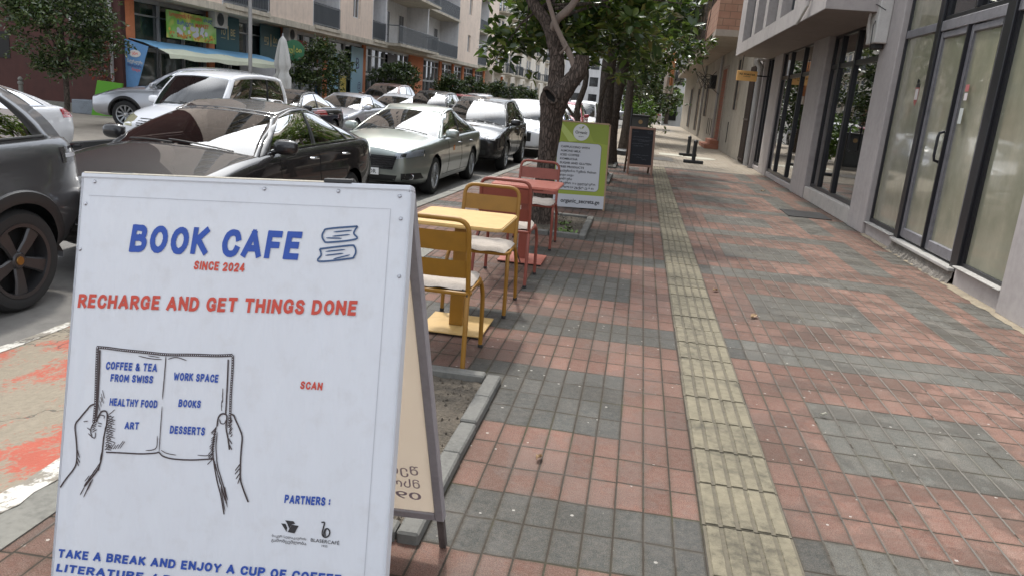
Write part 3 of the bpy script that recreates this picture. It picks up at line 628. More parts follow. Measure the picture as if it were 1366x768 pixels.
def wall_text(par, s, m, y0, y1, z, h, x, bold=.01, rot=0.0, **kw):
    return add_text('lettering', s, m, par, (y0, z), (y1, z + rot), h, off=x, M=EY, bold=bold, shear=0, **kw)
for (y0, y1, z0, ws) in ((27.62, 29.32, 2.15, 'TO BE'), (31.05, 32.9, 1.9, 'თუ ბი')):
    p = panel('teal_panel', y0, y1, z0, 3.46, M_TEAL); L = y1 - y0; q = ws.split()
    wall_text(p, q[0], M_GOLD, y0 + .18 * L, y0 + .40 * L, 2.78, .26, WX + .053); wall_text(p, q[1], M_GOLD, y0 + .62 * L, y0 + .82 * L, 2.78, .26, WX + .053)
    m = MB(); m.box(WX + .05, y0 + .49 * L, 2.62, WX + .055, y0 + .52 * L, 3.12); m.box(WX + .05, y0 + .2 * L, 2.66, WX + .055, y0 + .4 * L, 2.675); m.box(WX + .05, y0 + .62 * L, 2.66, WX + .055, y0 + .8 * L, 2.675); m.build('emblem', M_GOLD, p)
p = panel('pale_panel', 29.4, 32.9, .5, 1.85, M_GREYWALL)
p = panel('light_blue_panel', 41.4, 43.2, LOT_Z + .1, 3.3, M_SKYP); wall_text(p, 'B', M_INKB, 42.1, 42.6, 2.15, .62, WX + .053, bold=0); wall_text(p, '@', M_INKB, 42.4, 42.95, 1.05, .4, WX + .053, bold=0)
panel('light_blue_panel', 38.2, 39.6, 1.0, 2.8, M_SKYP)
panel('poster', 34.6, 35.6, 2.3, 3.1, plain('poster_red', (.35, .07, .07), .6)); panel('poster', 39.9, 40.7, .6, 1.7, plain('poster_yellow', (.45, .36, .08), .6)); panel('poster', 57.4, 59.2, .3, 1.4, plain('poster_brick', (.32, .11, .06), .6)); panel('poster', 47.5, 49.5, 2.5, 3.3, plain('poster_dark', (.08, .07, .08), .6))
# upper floors
s = MB(); s.box(UX - 1.6, 22.3, 3.5, UX, 78, 3.66); s.build('soffit', M_SOFF, ap, M=AI)
F0, FH = 3.66, 2.95
bays = [(22.3, 26.4, 'w'), (26.4, 29.95, 'b'), (29.95, 34.1, 'w'), (34.1, 37.3, 'b'), (37.3, 41.9, 'W'), (41.9, 44.2, 'b'), (44.2, 53.0, 'g'), (53.0, 61.8, 'b'), (61.8, 69.6, 'W'), (69.6, 73.4, 'b'), (73.4, 78, 'w')]
NF = 8
for k in range(NF):
    z0 = F0 + FH * k; z1 = z0 + FH; wl = MB()
    for (y0, y1, ty) in bays:
        if ty in 'wW':
            wl = MB()
            if ty == 'w': wl.box(UX - 1.6, y0, z0, UX, y1, z1)
            else:
                yc = (y0 + y1) / 2 - .1; wl.box(UX - 1.6, y0, z0, UX, yc - .5, z1); wl.box(UX - 1.6, yc + .5, z0, UX, y1, z1); wl.box(UX - 1.6, yc - .5, z0, UX, yc + .5, z0 + .95); wl.box(UX - 1.6, yc - .5, z0 + 2.3, UX, yc + .5, z1)
                shop_window(ap, 'flat_window', yc - .5, yc + .5, z0 + .95, z0 + 2.3, UX - .15, posts=(yc,), pane_mat=G_WIN, fm=M_WFRAME)
            wl.build('wall', M_BEIGE, ap, M=AI); continue
        dep = 1.5; gw = MB(); sl_ = MB()
        gw.box(UX - dep - .15, y0, z0, UX - dep, y1, z1); gw.box(UX - dep, y0, z0, UX - .02, y0 + .12, z1); gw.box(UX - dep, y1 - .12, z0, UX - .02, y1, z1)
        out = .0 if ty == 'b' else .75
        sl_.box(UX - dep, y0 + .12, z0 - .02, UX + out + .12, y1 - .12, z0 + .13)
        n = max(1, round((y1 - y0) / 3))
        for q in range(n):
            yc = y0 + (y1 - y0) * (q + .5) / n
            d = MB(); d.box(UX - dep, yc - .55, z0 + .13, UX - dep + .04, yc + .55, z0 + 2.3); o = d.build('balcony_door', M_WFRAME, ap, M=AI)
            d = MB(); d.box(UX - dep + .04, yc - .47, z0 + .2, UX - dep + .05, yc - .03, z0 + 2.22); d.box(UX - dep + .04, yc + .03, z0 + .2, UX - dep + .05, yc + .47, z0 + 2.22); d.build('pane', G_WIN, o)
        rl = MB(); xr = UX + out; zt = z0 + 1.12
        rl.box(xr - .02, y0 + .12, zt - .05, xr + .02, y1 - .12, zt); rl.box(xr - .015, y0 + .12, z0 + .2, xr + .015, y1 - .12, z0 + .24)
        m_ = int((y1 - y0) / .13)
        for q in range(m_): yy = y0 + .15 + q * .13; rl.box(xr - .01, yy, z0 + .22, xr + .01, yy + .035, zt - .03)
        if k % 3 != 1 and ty == 'b': rl.box(xr - .03, y0 + .14, z0 + .25, xr - .02, y1 - .14, zt - .08)
        if out: rl.box(UX - .1, y0 + .12, zt - .05, xr, y0 + .16, zt); rl.box(UX - .1, y1 - .16, zt - .05, xr, y1 - .12, zt)
        rl.build('balcony_railing', M_RAIL, ap, M=AI); gw.build('recess_wall', M_GREYWALL, ap, M=AI); sl_.build('balcony_slab', M_SLAB, ap, M=AI)
s = MB(); s.box(UX - 1.6, 22.3, F0 + NF * FH, UX + .1, 78, F0 + NF * FH + .4); s.box(UX - .0, 22.3, 3.48, UX + .07, 78, 3.72); s.build('fascia', M_SLAB, ap, M=AI)
# the next block along, cream with rounded balconies
nb = thing('apartment_building', 'cream apartment block with rounded balconies and laundry further down the street', 'building', (-15.5, 95, LOT_Z)); NI = inv(nb)
s = MB(); s.box(-30, 79, LOT_Z, -15.4, 150, 22); s.build('wall', M_WHITEWALL, nb, M=NI)
for k in range(4):
    z0 = 3.4 + 2.95 * k
    for y0 in (79.5, 86, 93, 101, 110, 120):
        m = MB(); P = [(-15.4, y0, z0), (-14.6, y0, z0), (-13.9, y0 + 1, z0), (-13.9, y0 + 3.2, z0), (-14.6, y0 + 4.2, z0), (-15.4, y0 + 4.2, z0)]
        m.prism(P, (0, 0, .16)); o = m.build('balcony_slab', M_SLAB, nb, M=NI)
        rl = MB()
        for (p, q) in zip(P[:-1], P[1:]):
            p, q = Vector(p), Vector(q); n = max(2, int((q - p).length / .22))
            for i in range(n + 1): c_ = p.lerp(q, i / n); rl.box(c_.x - .02, c_.y - .02, z0 + .16, c_.x + .02, c_.y + .02, z0 + 1.1)
            rl.tube([p + Vector((0, 0, 1.1)), q + Vector((0, 0, 1.1))], .035, 5)
        rl.build('railing', M_RAIL, o)
        m = MB(); m.box(-15.41, y0 + .5, z0 + .2, -15.36, y0 + 1.6, z0 + 2.4); m.box(-15.41, y0 + 2.6, z0 + .2, -15.36, y0 + 3.7, z0 + 2.4); m.build('balcony_door', G_WIN, nb, M=NI)
for y0 in (80, 85, 90, 96, 103, 111):
    m = MB(); m.box(-15.42, y0, LOT_Z + .1, -15.36, y0 + 3.2, 2.7); m.build('shop_window', G_DARK, nb, M=NI)
    m = MB(); m.box(-15.45, y0 + 3.6, LOT_Z, -15.2, y0 + 4.0, 3.2); m.build('column', M_OCOL if y0 < 84 else M_WHITEWALL, nb, M=NI)
eb = thing('apartment_building', 'pale flats closing the view at the far end of the street', 'building', (-5, 150, -.3)); EI = inv(eb)
s = MB(); s.box(-30, 150, -1, 3.2, 162, 17); s.build('wall', M_GREYWALL, eb, M=EI)
for k in range(5):
    for j in range(9):
        m = MB(); m.box(-27 + j * 3.3, 149.95, 1 + k * 3.1, -25.4 + j * 3.3, 150.05, 2.7 + k * 3.1); m.build('window', G_WIN, eb, M=EI)
cb_ = thing('corner_house', 'low grey house on the corner behind the parked cars at the pavement end', 'building', (3.2, 78, 0))
s = MB(); s.box(1.9, 76, -.3, 14, 96, 7.5); s.build('wall', M_GREYWALL, cb_, M=inv(cb_))
s = MB(); s.box(2.4, 75.94, .3, 3.2, 76.0, 2.4); s.build('door', M_DARKIN, cb_, M=inv(cb_)); s = MB(); s.box(1.7, 75.6, 2.7, 5, 76, 2.85); s.build('canopy', M_SLAB, cb_, M=inv(cb_))
for z in (3.6, 5.6):
    s = MB(); s.box(2.3, 75.94, z, 3.5, 76.0, z + 1.2); s.build('window', G_WIN, cb_, M=inv(cb_))

# ---- things on the facade
def air_conditioner(loc, label):
    t = thing('air_conditioner', label, 'air conditioner', loc, 0, 'outdoor air conditioner units')
    s = MB(); s.box(0, -.42, 0, .3, .42, .56); s.build('casing', M_WHITEBOX, t, bevel=.02)
    s = MB(); M = Matrix.Translation((.302, -.1, .28)) @ Matrix.Rotation(PI / 2, 4, 'Y'); s.lathe([(.23, 0), (.23, .012), (.205, .012), (.205, 0)], 20, M)
    for q in range(5): s.lathe([(.04 * q + .02, .004), (.04 * q + .03, .012), (.04 * q + .035, .004)], 16, M)
    s.build('grille', M_RAIL, t); s = MB(); s.box(-.2, -.3, -.05, .25, -.26, 0); s.box(-.2, .26, -.05, .25, .3, 0); s.build('bracket', M_RAIL, t)
    s = MB(); s.lathe([(.001, .006), (.2, .006)], 20, M); s.build('fan', M_CABLE, t)
    return t
air_conditioner((-15.85, 27.35, 2.98), 'white air conditioner unit between the market banner and the first teal panel')
air_conditioner((-15.85, 33.3, 2.95), 'white air conditioner unit above the closed parasol')
air_conditioner((-16.9, 22.0, 2.45), 'air conditioner unit on the red wall, half hidden by the tree crown').rotation_euler = (0, 0, -PI / 2)
# market banner
M_BANNER = NT('market_banner'); t = M_BANNER; P = t.n('ShaderNodeTexCoord').outputs['Object']
M_BANNER = t.done(t.bsdf(t.ramp(t.noise(.8, 2, P), [(.42, (.72, .62, .16)), (.5, (.20, .46, .06)), (.62, (.40, .58, .22))]), .6))
bn = thing('market_banner', 'bright green and yellow market banner with fruit over the blue awning', 'banner', (-15.72, 25.7, 2.38))
s = MB(); s.box(-.02, -1.5, 0, .02, 1.5, .88); s.build('sheet', M_BANNER, bn)
MRED = plain('banner_red', (.62, .10, .06), .6); MBLU = plain('banner_blue', (.05, .12, .40), .6)
add_text('lettering', 'სოფლის ნობათი', MRED, bn, (-1.38, .70), (.55, .70), .125, off=.024, M=EY, bold=.03, shear=0)
add_text('lettering', 'ახალი', MBLU, bn, (.66, .70), (1.4, .70), .125, off=.024, M=EY, bold=.03, shear=0)
add_text('lettering', 'მარკეტი', MBLU, bn, (-.95, .48), (.02, .48), .125, off=.024, M=EY, bold=.03, shear=0)
add_text('lettering', 'MARKET', MRED, bn, (.15, .48), (1.0, .48), .125, off=.024, M=EY, bold=.03, shear=0)
r = random.Random(3)
for nm, cc, n, xr, zr, sz in (('pale_produce', (.6, .6, .66), 16, (-1.45, .9), (.18, .42), .11), ('orange_produce', (.62, .26, .05), 24, (-1.4, 1.4), (.06, .22), .06), ('yellow_produce', (.7, .5, .06), 12, (-1.4, 1.45), (.05, .3), .06), ('brown_produce', (.3, .1, .05), 12, (-1.4, 1.45), (.04, .2), .05)):
    s = MB()
    for k in range(n):
        cy, cz, q = r.uniform(*xr), r.uniform(*zr), sz * r.uniform(.6, 1.2); o_ = .022 + .0006 * k + r.random() * .0003
        s.poly([(o_, cy + q * math.cos(a_ * PI / 5), cz + q * .8 * math.sin(a_ * PI / 5)) for a_ in range(10)])
    s.build('produce_picture', plain(nm, cc, .6), bn)
# awning
M_AWN = vmat('blue_awning_cloth', (.16, .36, .56), .8, 0, .2, 1.5); M_AWN2 = vmat('pale_awning_cloth', (.50, .52, .40), .8, 0, .15, 2)
aw = thing('awning', 'faded blue shop awning with a pale front edge under the market banner', 'awning', (-16, 25.5, 2.1)); I = inv(aw)
s = MB(); rows = []
for i in range(13):
    y = 22.5 + 8.2 * i / 12; rows.append([(WX + .05, y, 2.22), (WX + .6, y, 2.12 - .03 * math.sin(i)), (-15.05, y + .2, 2.0 - .03 * math.cos(i * 1.7))])
s.grid(rows); s.build('canopy', M_AWN, aw, M=I, smooth=True)
s = MB(); rows = []
for i in range(13):
    y = 22.7 + 8.2 * i / 12; rows.append([(-15.05, y, 2.0 - .03 * math.cos(i * 1.7)), (-14.7, y, 1.84 - .1 * (i / 12 < .3) * 0), (-14.66, y, 1.70 + .03 * math.sin(i * 2))])
s.grid(rows); s.build('front_flap', M_AWN2, aw, M=I, smooth=True)
s = MB(); s.prism([(-16.05, 22.42, 2.2), (-15.2, 22.42, 2.0), (-15.6, 22.42, .8), (-16.0, 22.42, .7)], (0, .02, 0)); sc_ = s.build('side_curtain', vmat('blue_curtain', (.10, .22, .40), .8, 0, .15, 2), aw, M=I)
XZ = Matrix.Rotation(PI / 2, 4, 'X')
s = MB(); s.lathe([(.001, 0), (.2, 0), (.2, .004), (.001, .004)], 20, Matrix.Translation((-15.66, 22.415, 1.76)) @ Matrix.Rotation(PI / 2, 4, 'X') @ Matrix.Diagonal((1, .55, 1, 1))); s.build('oval_logo', M_WHITEBOX, sc_)
add_text('lettering', 'ნატურალური', M_WHITEBOX, sc_, (-15.93, 1.50), (-15.42, 1.45), .09, off=-22.413, M=XZ, shear=0)
add_text('lettering', 'მინერალური', M_INKB, sc_, (-15.93, 1.38), (-15.45, 1.33), .08, off=-22.413, M=XZ, shear=0); add_text('lettering', 'წყალი', MRED, sc_, (-15.80, 1.26), (-15.5, 1.22), .08, off=-22.413, M=XZ, shear=0)
add_text('logo_lettering', 'სნო', MRED, sc_, (-15.76, 1.72), (-15.56, 1.72), .09, off=-22.410, M=XZ, shear=0)
s = MB()
for y in (22.6, 26.5, 30.6): s.tube([(-15.02, y, 2.0), (-15.02, y, LOT_Z)], .03, 6); s.tube([(-15.98, y, 2.2), (-15.02, y, 1.97)], .025, 6)
s.build('frame', M_CABLE, aw, M=I)
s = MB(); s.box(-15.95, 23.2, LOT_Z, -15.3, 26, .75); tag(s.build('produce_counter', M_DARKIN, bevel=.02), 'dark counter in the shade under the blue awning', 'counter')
# street light pole
lp = thing('street_lamp', 'plain grey steel lamp post behind the white minivan', 'street lamp', (-13.6, 25.75, LOT_Z))
s = MB(); s.tube([(0, 0, 0), (0, 0, 1.1)], .085, 12); s.tube([(0, 0, 1.1), (0, 0, 7.5)], .065, 12); s.build('pole', M_PIPE, lp, smooth=True)
s = MB(); s.tube([(0, 0, 7.4), (.3, 0, 7.7), (1.6, 0, 7.9)], .04, 8); s.box(1.4, -.12, 7.85, 2.1, .12, 7.98); s.build('lamp_head', M_PIPE, lp)
# closed parasol
M_CANVAS = vmat('white_canvas', (.60, .59, .56), .9, 0, .15, 3)
pr = thing('parasol', 'closed white parasol tied up outside the teal shopfront', 'parasol', (-13.9, 28.85, LOT_Z))
s = MB(); rows = []
for i in range(15):
    v = i / 14; z = 1.15 + 1.95 * v; rad = (.10 + .20 * math.sin(min(1, (1 - v) * 1.25) * PI * .55)) * (1 if abs(v - .30) > .08 else .72) * (1 if v < .97 else .3)
    rows.append([(rad * (1 + .22 * (-1) ** k * (1 - v * .5)) * math.cos(2 * PI * k / 16), rad * (1 + .22 * (-1) ** k * (1 - v * .5)) * math.sin(2 * PI * k / 16), z) for k in range(17)])
s.grid(rows); s.build('canopy', M_CANVAS, pr, smooth=True, angle=80)
s = MB(); s.tube([(0, 0, .1), (0, 0, 3.2)], .03, 8); s.build('pole', M_ALU, pr); s = MB(); s.lathe([(.001, .1), (.28, .1), (.3, .06), (.3, 0)], 16); s.build('base', M_CABLE, pr)
# round green sign
M_GREENSIGN = plain('green_sign', (.015, .14, .05), .4)
gs = thing('round_sign', 'round green shop sign on a thin post beside the closed parasol', 'sign', (-14.3, 30.7, LOT_Z), .35)
s = MB(); s.lathe([(.001, -.03), (.42, -.03), (.42, .03), (.001, .03)], 28, Matrix.Translation((0, 0, 2.66)) @ Matrix.Rotation(PI / 2, 4, 'X')); dk = s.build('disc', M_GREENSIGN, gs)
s = MB(); s.tube([(0, .05, 0), (0, .05, 2.4)], .03, 8); s.build('post', M_ALU, gs)
GOLD2 = plain('yellow_letters', (.5, .45, .08), .5)
for x0, x1, q in ((-.30, -.05, 'თუ'), (.07, .30, 'ბი')): add_text('lettering', q, GOLD2, dk, (x0, 2.6), (x1, 2.6), .16, off=.035, M=XZ, shear=0)
s = MB(); s.box(-.01, -.036, 2.5, .012, -.032, 2.86); s.build('emblem', GOLD2, dk)
# leaning boards by the red wall, post
s = MB(); s.prism([(-16.1, 20.9, LOT_Z + .05), (-15.85, 20.9, .90), (-15.2, 21.1, .86), (-15.4, 21.1, LOT_Z + .05)], (.01, .06, 0)); tag(s.build('leaning_board', plain('lime_board', (.09, .30, .015), .5)), 'lime green board leaning behind the silver off-roader', 'board')
s = MB(); s.box(-17.3, 21.6, LOT_Z, -16.1, 22.2, LOT_Z + .42); tag(s.build('grey_box', vmat('grey_crate', (.17, .19, .21), .8), bevel=.02), 'low grey box at the foot of the red wall', 'box')
s = MB(); s.box(-30, 21.9, LOT_Z, -14, 22.28, .1); struct('wall_footing', s, M_KERBD)
s = MB(); s.lathe([(.001, .62), (.05, .6), (.075, .54), (.05, .48), (.085, .46), (.085, .40), (.06, .38), (.07, 0)], 14); o = s.build('bollard', M_KERBD, smooth=True); o.location = (-18.75, 21.3, LOT_Z + .35); tag(o, 'short old bollard with a ball top in front of the red wall', 'bollard')
# ================================================================ CAFE SIGN BOARD
SIGN_TEXT=[
  ('BOOK CAFE', 'B', 0.1587, -0.1989, 0.6473, -0.1955, 0.0712, 0.0038) ,
  ('SINCE 2024', 'R', 0.3511, -0.2359, 0.4964, -0.2347, 0.0225, -0.0002) ,
  ('RECHARGE AND GET THINGS DONE', 'R', 0.0143, -0.359, 0.8128, -0.3264, 0.0365, -0.0015) ,
  ('COFFEE & TEA', 'B', 0.113, -0.5185, 0.2659, -0.5131, 0.0207, -0.0008) ,
  ('FROM SWISS', 'B', 0.1302, -0.5499, 0.2562, -0.5446, 0.0199, 0.0002) ,
  ('HEALTHY FOOD', 'B', 0.1328, -0.6144, 0.2748, -0.6086, 0.0198, -0.0007) ,
  ('ART', 'B', 0.1831, -0.6725, 0.225, -0.6703, 0.0189, 0.0003) ,
  ('WORK SPACE', 'B', 0.3164, -0.5311, 0.445, -0.5264, 0.0203, -0.0007) ,
  ('BOOKS', 'B', 0.3361, -0.5998, 0.4001, -0.5975, 0.0195, 0.0003) ,
  ('DESSERTS', 'B', 0.3168, -0.6719, 0.4178, -0.6674, 0.0204, 0.0002) ,
  ('SCAN', 'R', 0.675, -0.5239, 0.7348, -0.5224, 0.0196, 0.0008) ,
  ('PARTNERS :', 'B', 0.6542, -0.8179, 0.778, -0.8121, 0.0209, -0.0001) ,
  ('TAKE A BREAK AND ENJOY A CUP OF COFFEE', 'B', 0.0122, -1.0351, 0.8209, -1.0029, 0.0225, -0.0) ,
  ('LITERATURE / BOOK CLUB', 'B', 0.0107, -1.0732, 0.5687, -1.0564, 0.0209, 0.0011) ,
  ('BLASERCAFÉ', 'K', 0.7325, -0.9065, 0.8095, -0.906, 0.0087, -0.0002) ,
  ('1922', 'K', 0.7629, -0.9164, 0.7784, -0.9158, 0.0052, -0.0002) ,
  ('ბაკურ სულაკაურის', 'K', 0.6259, -0.9064, 0.7198, -0.905, 0.0057, 0.0) ,
  ('გამომცემლობა', 'K', 0.6254, -0.9183, 0.7207, -0.9171, 0.0075, 0.0004) ,
]
SIGN_INK=[
 (7,[(81,-461),(116,-461),(158,-463),(228,-464),(291,-465),(366,-460),(433,-457),(480,-452)]),
 (6,[(481,-452),(483,-499),(483,-548),(485,-603),(484,-640)]),
 (3,[(469,-464),(471,-519),(473,-604)]),
 (4,[(91,-468),(94,-531),(96,-619),(95,-651)]),
 (7,[(83,-461),(86,-532),(90,-613),(89,-664)]),
 (2,[(289,-469),(289,-515),(288,-584)]),
 (1.6,[(289,-602),(289,-652),(290,-723)]),
 (2.6,[(133,-739),(182,-736),(237,-733),(278,-727),(289,-724),(303,-733),(334,-737),(388,-734),(448,-725)]),
 (1.6,[(208,-475),(244,-479),(278,-479)]),
 (1.6,[(295,-477),(319,-470),(350,-476)]),
 (1.4,[(236,-472),(271,-474)]),
 (1.6,[(281,-681),(282,-709),(271,-719),(250,-723)]),
 (1.4,[(295,-717),(312,-724),(340,-726)]),
 (1.4,[(401,-720),(427,-719),(447,-712)]),
 (3,[(88,-614),(76,-619),(66,-631),(47,-655),(34,-676),(40,-713),(45,-744),(46,-776),(38,-796),(18,-823),(3,-847)]),
 (2.4,[(89,-664),(82,-684),(88,-705)]),
 (1.6,[(58,-664),(72,-661)]),
 (1.6,[(70,-679),(85,-687)]),
 (1.8,[(75,-694),(95,-705),(97,-689)]),
 (3,[(97,-660),(103,-644),(111,-632),(122,-630),(128,-638),(128,-667),(123,-699),(122,-730),(120,-762),(112,-788),(90,-819),(77,-836)]),
 (1.8,[(104,-650),(106,-642),(119,-643),(119,-650)]),
 (1.5,[(101,-663),(115,-665)]),
 (1.5,[(102,-671),(114,-671)]),
 (2,[(77,-836),(65,-861)]),
 (2,[(94,-821),(76,-866)]),
 (2,[(100,-814),(85,-847)]),
 (1.6,[(89,-806),(76,-823)]),
 (1.8,[(44,-757),(57,-775)]),
 (1.8,[(45,-738),(55,-762)]),
 (1.8,[(47,-769),(54,-784)]),
 (3,[(451,-640),(453,-618),(460,-608),(471,-606),(477,-613),(477,-641),(485,-670),(491,-697)]),
 (1.8,[(457,-621),(461,-631),(471,-631),(475,-621)]),
 (3,[(483,-605),(495,-607),(503,-620),(515,-640),(524,-661),(524,-697),(525,-740),(528,-770),(537,-793),(554,-826)]),
 (2.6,[(448,-643),(444,-674),(444,-705),(451,-741),(463,-783),(476,-818),(489,-865)]),
 (2,[(453,-655),(452,-692),(460,-740),(474,-775),(493,-822)]),
 (1.8,[(484,-793),(496,-828)]),
 (1.8,[(480,-787),(497,-846)]),
 (1.8,[(474,-794),(491,-856)]),
 (1.8,[(466,-770),(481,-805)]),
 (1.8,[(523,-731),(511,-750)]),
 (1.8,[(525,-740),(511,-759)]),
 (1.8,[(526,-752),(515,-771)]),
 (1.8,[(527,-761),(521,-783)]),
 (1.6,[(487,-609),(492,-627)]),
 (1.6,[(491,-636),(486,-658)]),
 (1.8,[(485,-667),(497,-682)]),
 (1.8,[(488,-682),(498,-697)]),
 (1.5,[(128,-642),(138,-643),(145,-644)]),
 (1.5,[(129,-647),(141,-650),(154,-652)]),
 (1.5,[(129,-653),(139,-655),(151,-657)]),
 (1.5,[(129,-659),(142,-661),(153,-663)]),
 (1.5,[(129,-665),(136,-667),(145,-668)]),
 (1.5,[(129,-671),(142,-673),(156,-675)]),
 (1.5,[(129,-677),(141,-679),(155,-681)]),
 (1.5,[(129,-683),(140,-684),(150,-686)]),
 (1.5,[(129,-689),(140,-690),(147,-691)]),
 (1.5,[(130,-694),(142,-697),(157,-699)]),
 (1.5,[(130,-700),(137,-701),(145,-703)]),
 (1.5,[(130,-706),(144,-708),(158,-711)]),
 (1.5,[(130,-712),(139,-713),(148,-715)]),
 (1.5,[(130,-718),(137,-719),(145,-720)]),
 (1.5,[(130,-724),(141,-725),(151,-727)]),
 (1.5,[(130,-730),(139,-731),(148,-732)]),
 (1.3,[(128,-642),(140,-632),(150,-623)]),
 (1.3,[(128,-650),(133,-645),(140,-640)]),
 (1.3,[(129,-658),(139,-650),(149,-641)]),
 (1.3,[(129,-667),(137,-659),(147,-651)]),
 (1.3,[(129,-675),(138,-667),(146,-660)]),
 (1.3,[(129,-683),(137,-676),(146,-668)]),
 (1.3,[(129,-691),(136,-685),(145,-678)]),
 (1.3,[(129,-700),(140,-691),(148,-684)]),
 (1.3,[(129,-708),(140,-699),(151,-690)]),
 (1.3,[(129,-716),(136,-710),(145,-703)]),
 (1.3,[(129,-725),(134,-720),(141,-715)]),
 (1.3,[(129,-733),(137,-726),(145,-719)]),
 (1.3,[(132,-733),(137,-726),(141,-719)]),
 (1.3,[(139,-731),(144,-724),(149,-716)]),
 (1.3,[(146,-730),(151,-721),(158,-712)]),
 (1.3,[(153,-729),(158,-723),(160,-717)]),
 (1.3,[(160,-728),(164,-721),(169,-714)]),
 (1.3,[(167,-727),(174,-715),(182,-704)]),
 (1.3,[(174,-725),(180,-715),(187,-705)]),
 (1.5,[(128,-667),(125,-676),(125,-684)]),
 (1.5,[(127,-675),(124,-684),(124,-694)]),
 (1.5,[(126,-683),(125,-690),(124,-697)]),
 (1.5,[(125,-690),(124,-703),(121,-717)]),
 (1.5,[(125,-698),(122,-710),(121,-723)]),
 (1.5,[(124,-706),(122,-717),(121,-727)]),
 (1.5,[(123,-714),(121,-722),(121,-730)]),
 (1.5,[(123,-722),(122,-730),(120,-738)]),
 (1.5,[(122,-729),(121,-742),(118,-755)]),
 (1.5,[(121,-737),(118,-750),(117,-762)]),
 (1.5,[(120,-745),(119,-754),(117,-763)]),
 (1.5,[(120,-753),(119,-765),(116,-777)]),
 (1.5,[(119,-761),(116,-774),(115,-787)]),
 (1.5,[(118,-769),(117,-780),(115,-791)]),
 (1.5,[(117,-769),(111,-780),(104,-792)]),
 (1.5,[(113,-775),(107,-788),(98,-801)]),
 (1.5,[(109,-782),(103,-794),(95,-807)]),
 (1.5,[(104,-789),(100,-796),(96,-804)]),
 (1.5,[(100,-796),(93,-809),(84,-824)]),
 (1.5,[(96,-802),(87,-816),(80,-830)]),
 (1.5,[(92,-809),(85,-820),(80,-830)]),
 (1.5,[(87,-816),(81,-827),(75,-838)]),
 (1.5,[(83,-822),(78,-830),(75,-837)]),
 (1.5,[(451,-640),(444,-649),(435,-659)]),
 (1.5,[(450,-646),(443,-654),(437,-662)]),
 (1.5,[(450,-653),(446,-658),(441,-663)]),
 (1.5,[(450,-659),(444,-667),(437,-675)]),
 (1.5,[(449,-666),(444,-673),(437,-680)]),
 (1.5,[(449,-672),(444,-679),(438,-685)]),
 (1.5,[(449,-678),(441,-687),(434,-696)]),
 (1.5,[(448,-685),(442,-693),(435,-701)]),
 (1.5,[(448,-691),(443,-697),(438,-704)]),
 (1.5,[(448,-698),(439,-707),(432,-716)]),
 (1.5,[(448,-704),(440,-713),(432,-723)]),
 (1.5,[(447,-710),(439,-720),(431,-730)]),
 (1.5,[(447,-717),(443,-722),(437,-728)]),
 (1.5,[(447,-723),(439,-733),(431,-742)]),
 (1.5,[(448,-723),(450,-733),(455,-743)]),
 (1.5,[(451,-730),(454,-743),(459,-755)]),
 (1.5,[(454,-737),(457,-749),(462,-760)]),
 (1.5,[(457,-745),(459,-753),(462,-760)]),
 (1.5,[(460,-752),(462,-760),(465,-767)]),
 (1.5,[(462,-759),(464,-767),(468,-775)]),
 (1.5,[(465,-766),(470,-777),(473,-787)]),
 (1.5,[(468,-774),(470,-782),(474,-790)]),
 (1.5,[(471,-781),(477,-793),(480,-805)]),
 (1.5,[(474,-788),(478,-800),(482,-811)]),
 (1.5,[(477,-795),(481,-810),(487,-824)]),
 (1.5,[(480,-802),(484,-816),(489,-830)]),
 (1.5,[(483,-809),(485,-818),(489,-826)]),
 (1.5,[(486,-817),(490,-826),(492,-836)]),
 (1.6,[(88,-639),(95,-635),(99,-631)]),
 (1.6,[(88,-645),(94,-641),(98,-638)]),
 (1.6,[(88,-650),(92,-647),(98,-644)]),
 (1.6,[(88,-656),(96,-650),(106,-644)]),
 (1.6,[(88,-661),(95,-656),(102,-651)]),
 (1.6,[(88,-667),(94,-663),(101,-658)]),
 (1.6,[(87,-673),(94,-669),(98,-665)]),
 (1.6,[(87,-678),(91,-675),(97,-672)]),
 (1.6,[(87,-684),(91,-681),(96,-678)]),
 (1.6,[(87,-690),(94,-685),(100,-681)]),
 (1.3,[(100,-613),(103,-623),(107,-633)]),
 (1.3,[(102,-603),(106,-611),(108,-619)]),
 (1.3,[(104,-593),(107,-600),(109,-607)]),
 (1.3,[(106,-584),(110,-597),(115,-610)]),
 (1.3,[(108,-574),(112,-585),(116,-596)]),
 (1.3,[(461,-599),(460,-591),(459,-582)]),
 (1.3,[(461,-589),(459,-580),(460,-571)]),
 (1.3,[(461,-578),(461,-568),(459,-558)]),
 (1.3,[(461,-567),(460,-558),(460,-549)]),
 (1.3,[(461,-556),(460,-548),(460,-540)]),
 (1.5,[(482,-628),(486,-623),(489,-618)]),
 (1.5,[(483,-634),(488,-627),(493,-620)]),
 (1.5,[(484,-640),(489,-635),(492,-629)]),
 (1.5,[(486,-646),(489,-642),(492,-638)]),
 (1.5,[(487,-652),(492,-646),(495,-640)]),
 (1.5,[(489,-658),(491,-654),(494,-650)]),
 (1.5,[(490,-664),(494,-660),(495,-656)]),
]
SIGN_NAVY=[
 (3.2,[(799,-100),(721,-110),(709,-118),(705,-130),(711,-141),(724,-145),(797,-133),(790,-118),(799,-100)]),
 (2.4,[(735,-118),(785,-111)]),
 (2.4,[(733,-129),(780,-122)]),
 (2.4,[(716,-134),(759,-133)]),
 (3.2,[(701,-163),(781,-150),(794,-152),(799,-165),(795,-177),(785,-183),(702,-195),(706,-178),(701,-163)]),
 (2.4,[(717,-169),(770,-161)]),
 (2.4,[(717,-179),(766,-171)]),
 (2.4,[(740,-187),(784,-174)]),
]
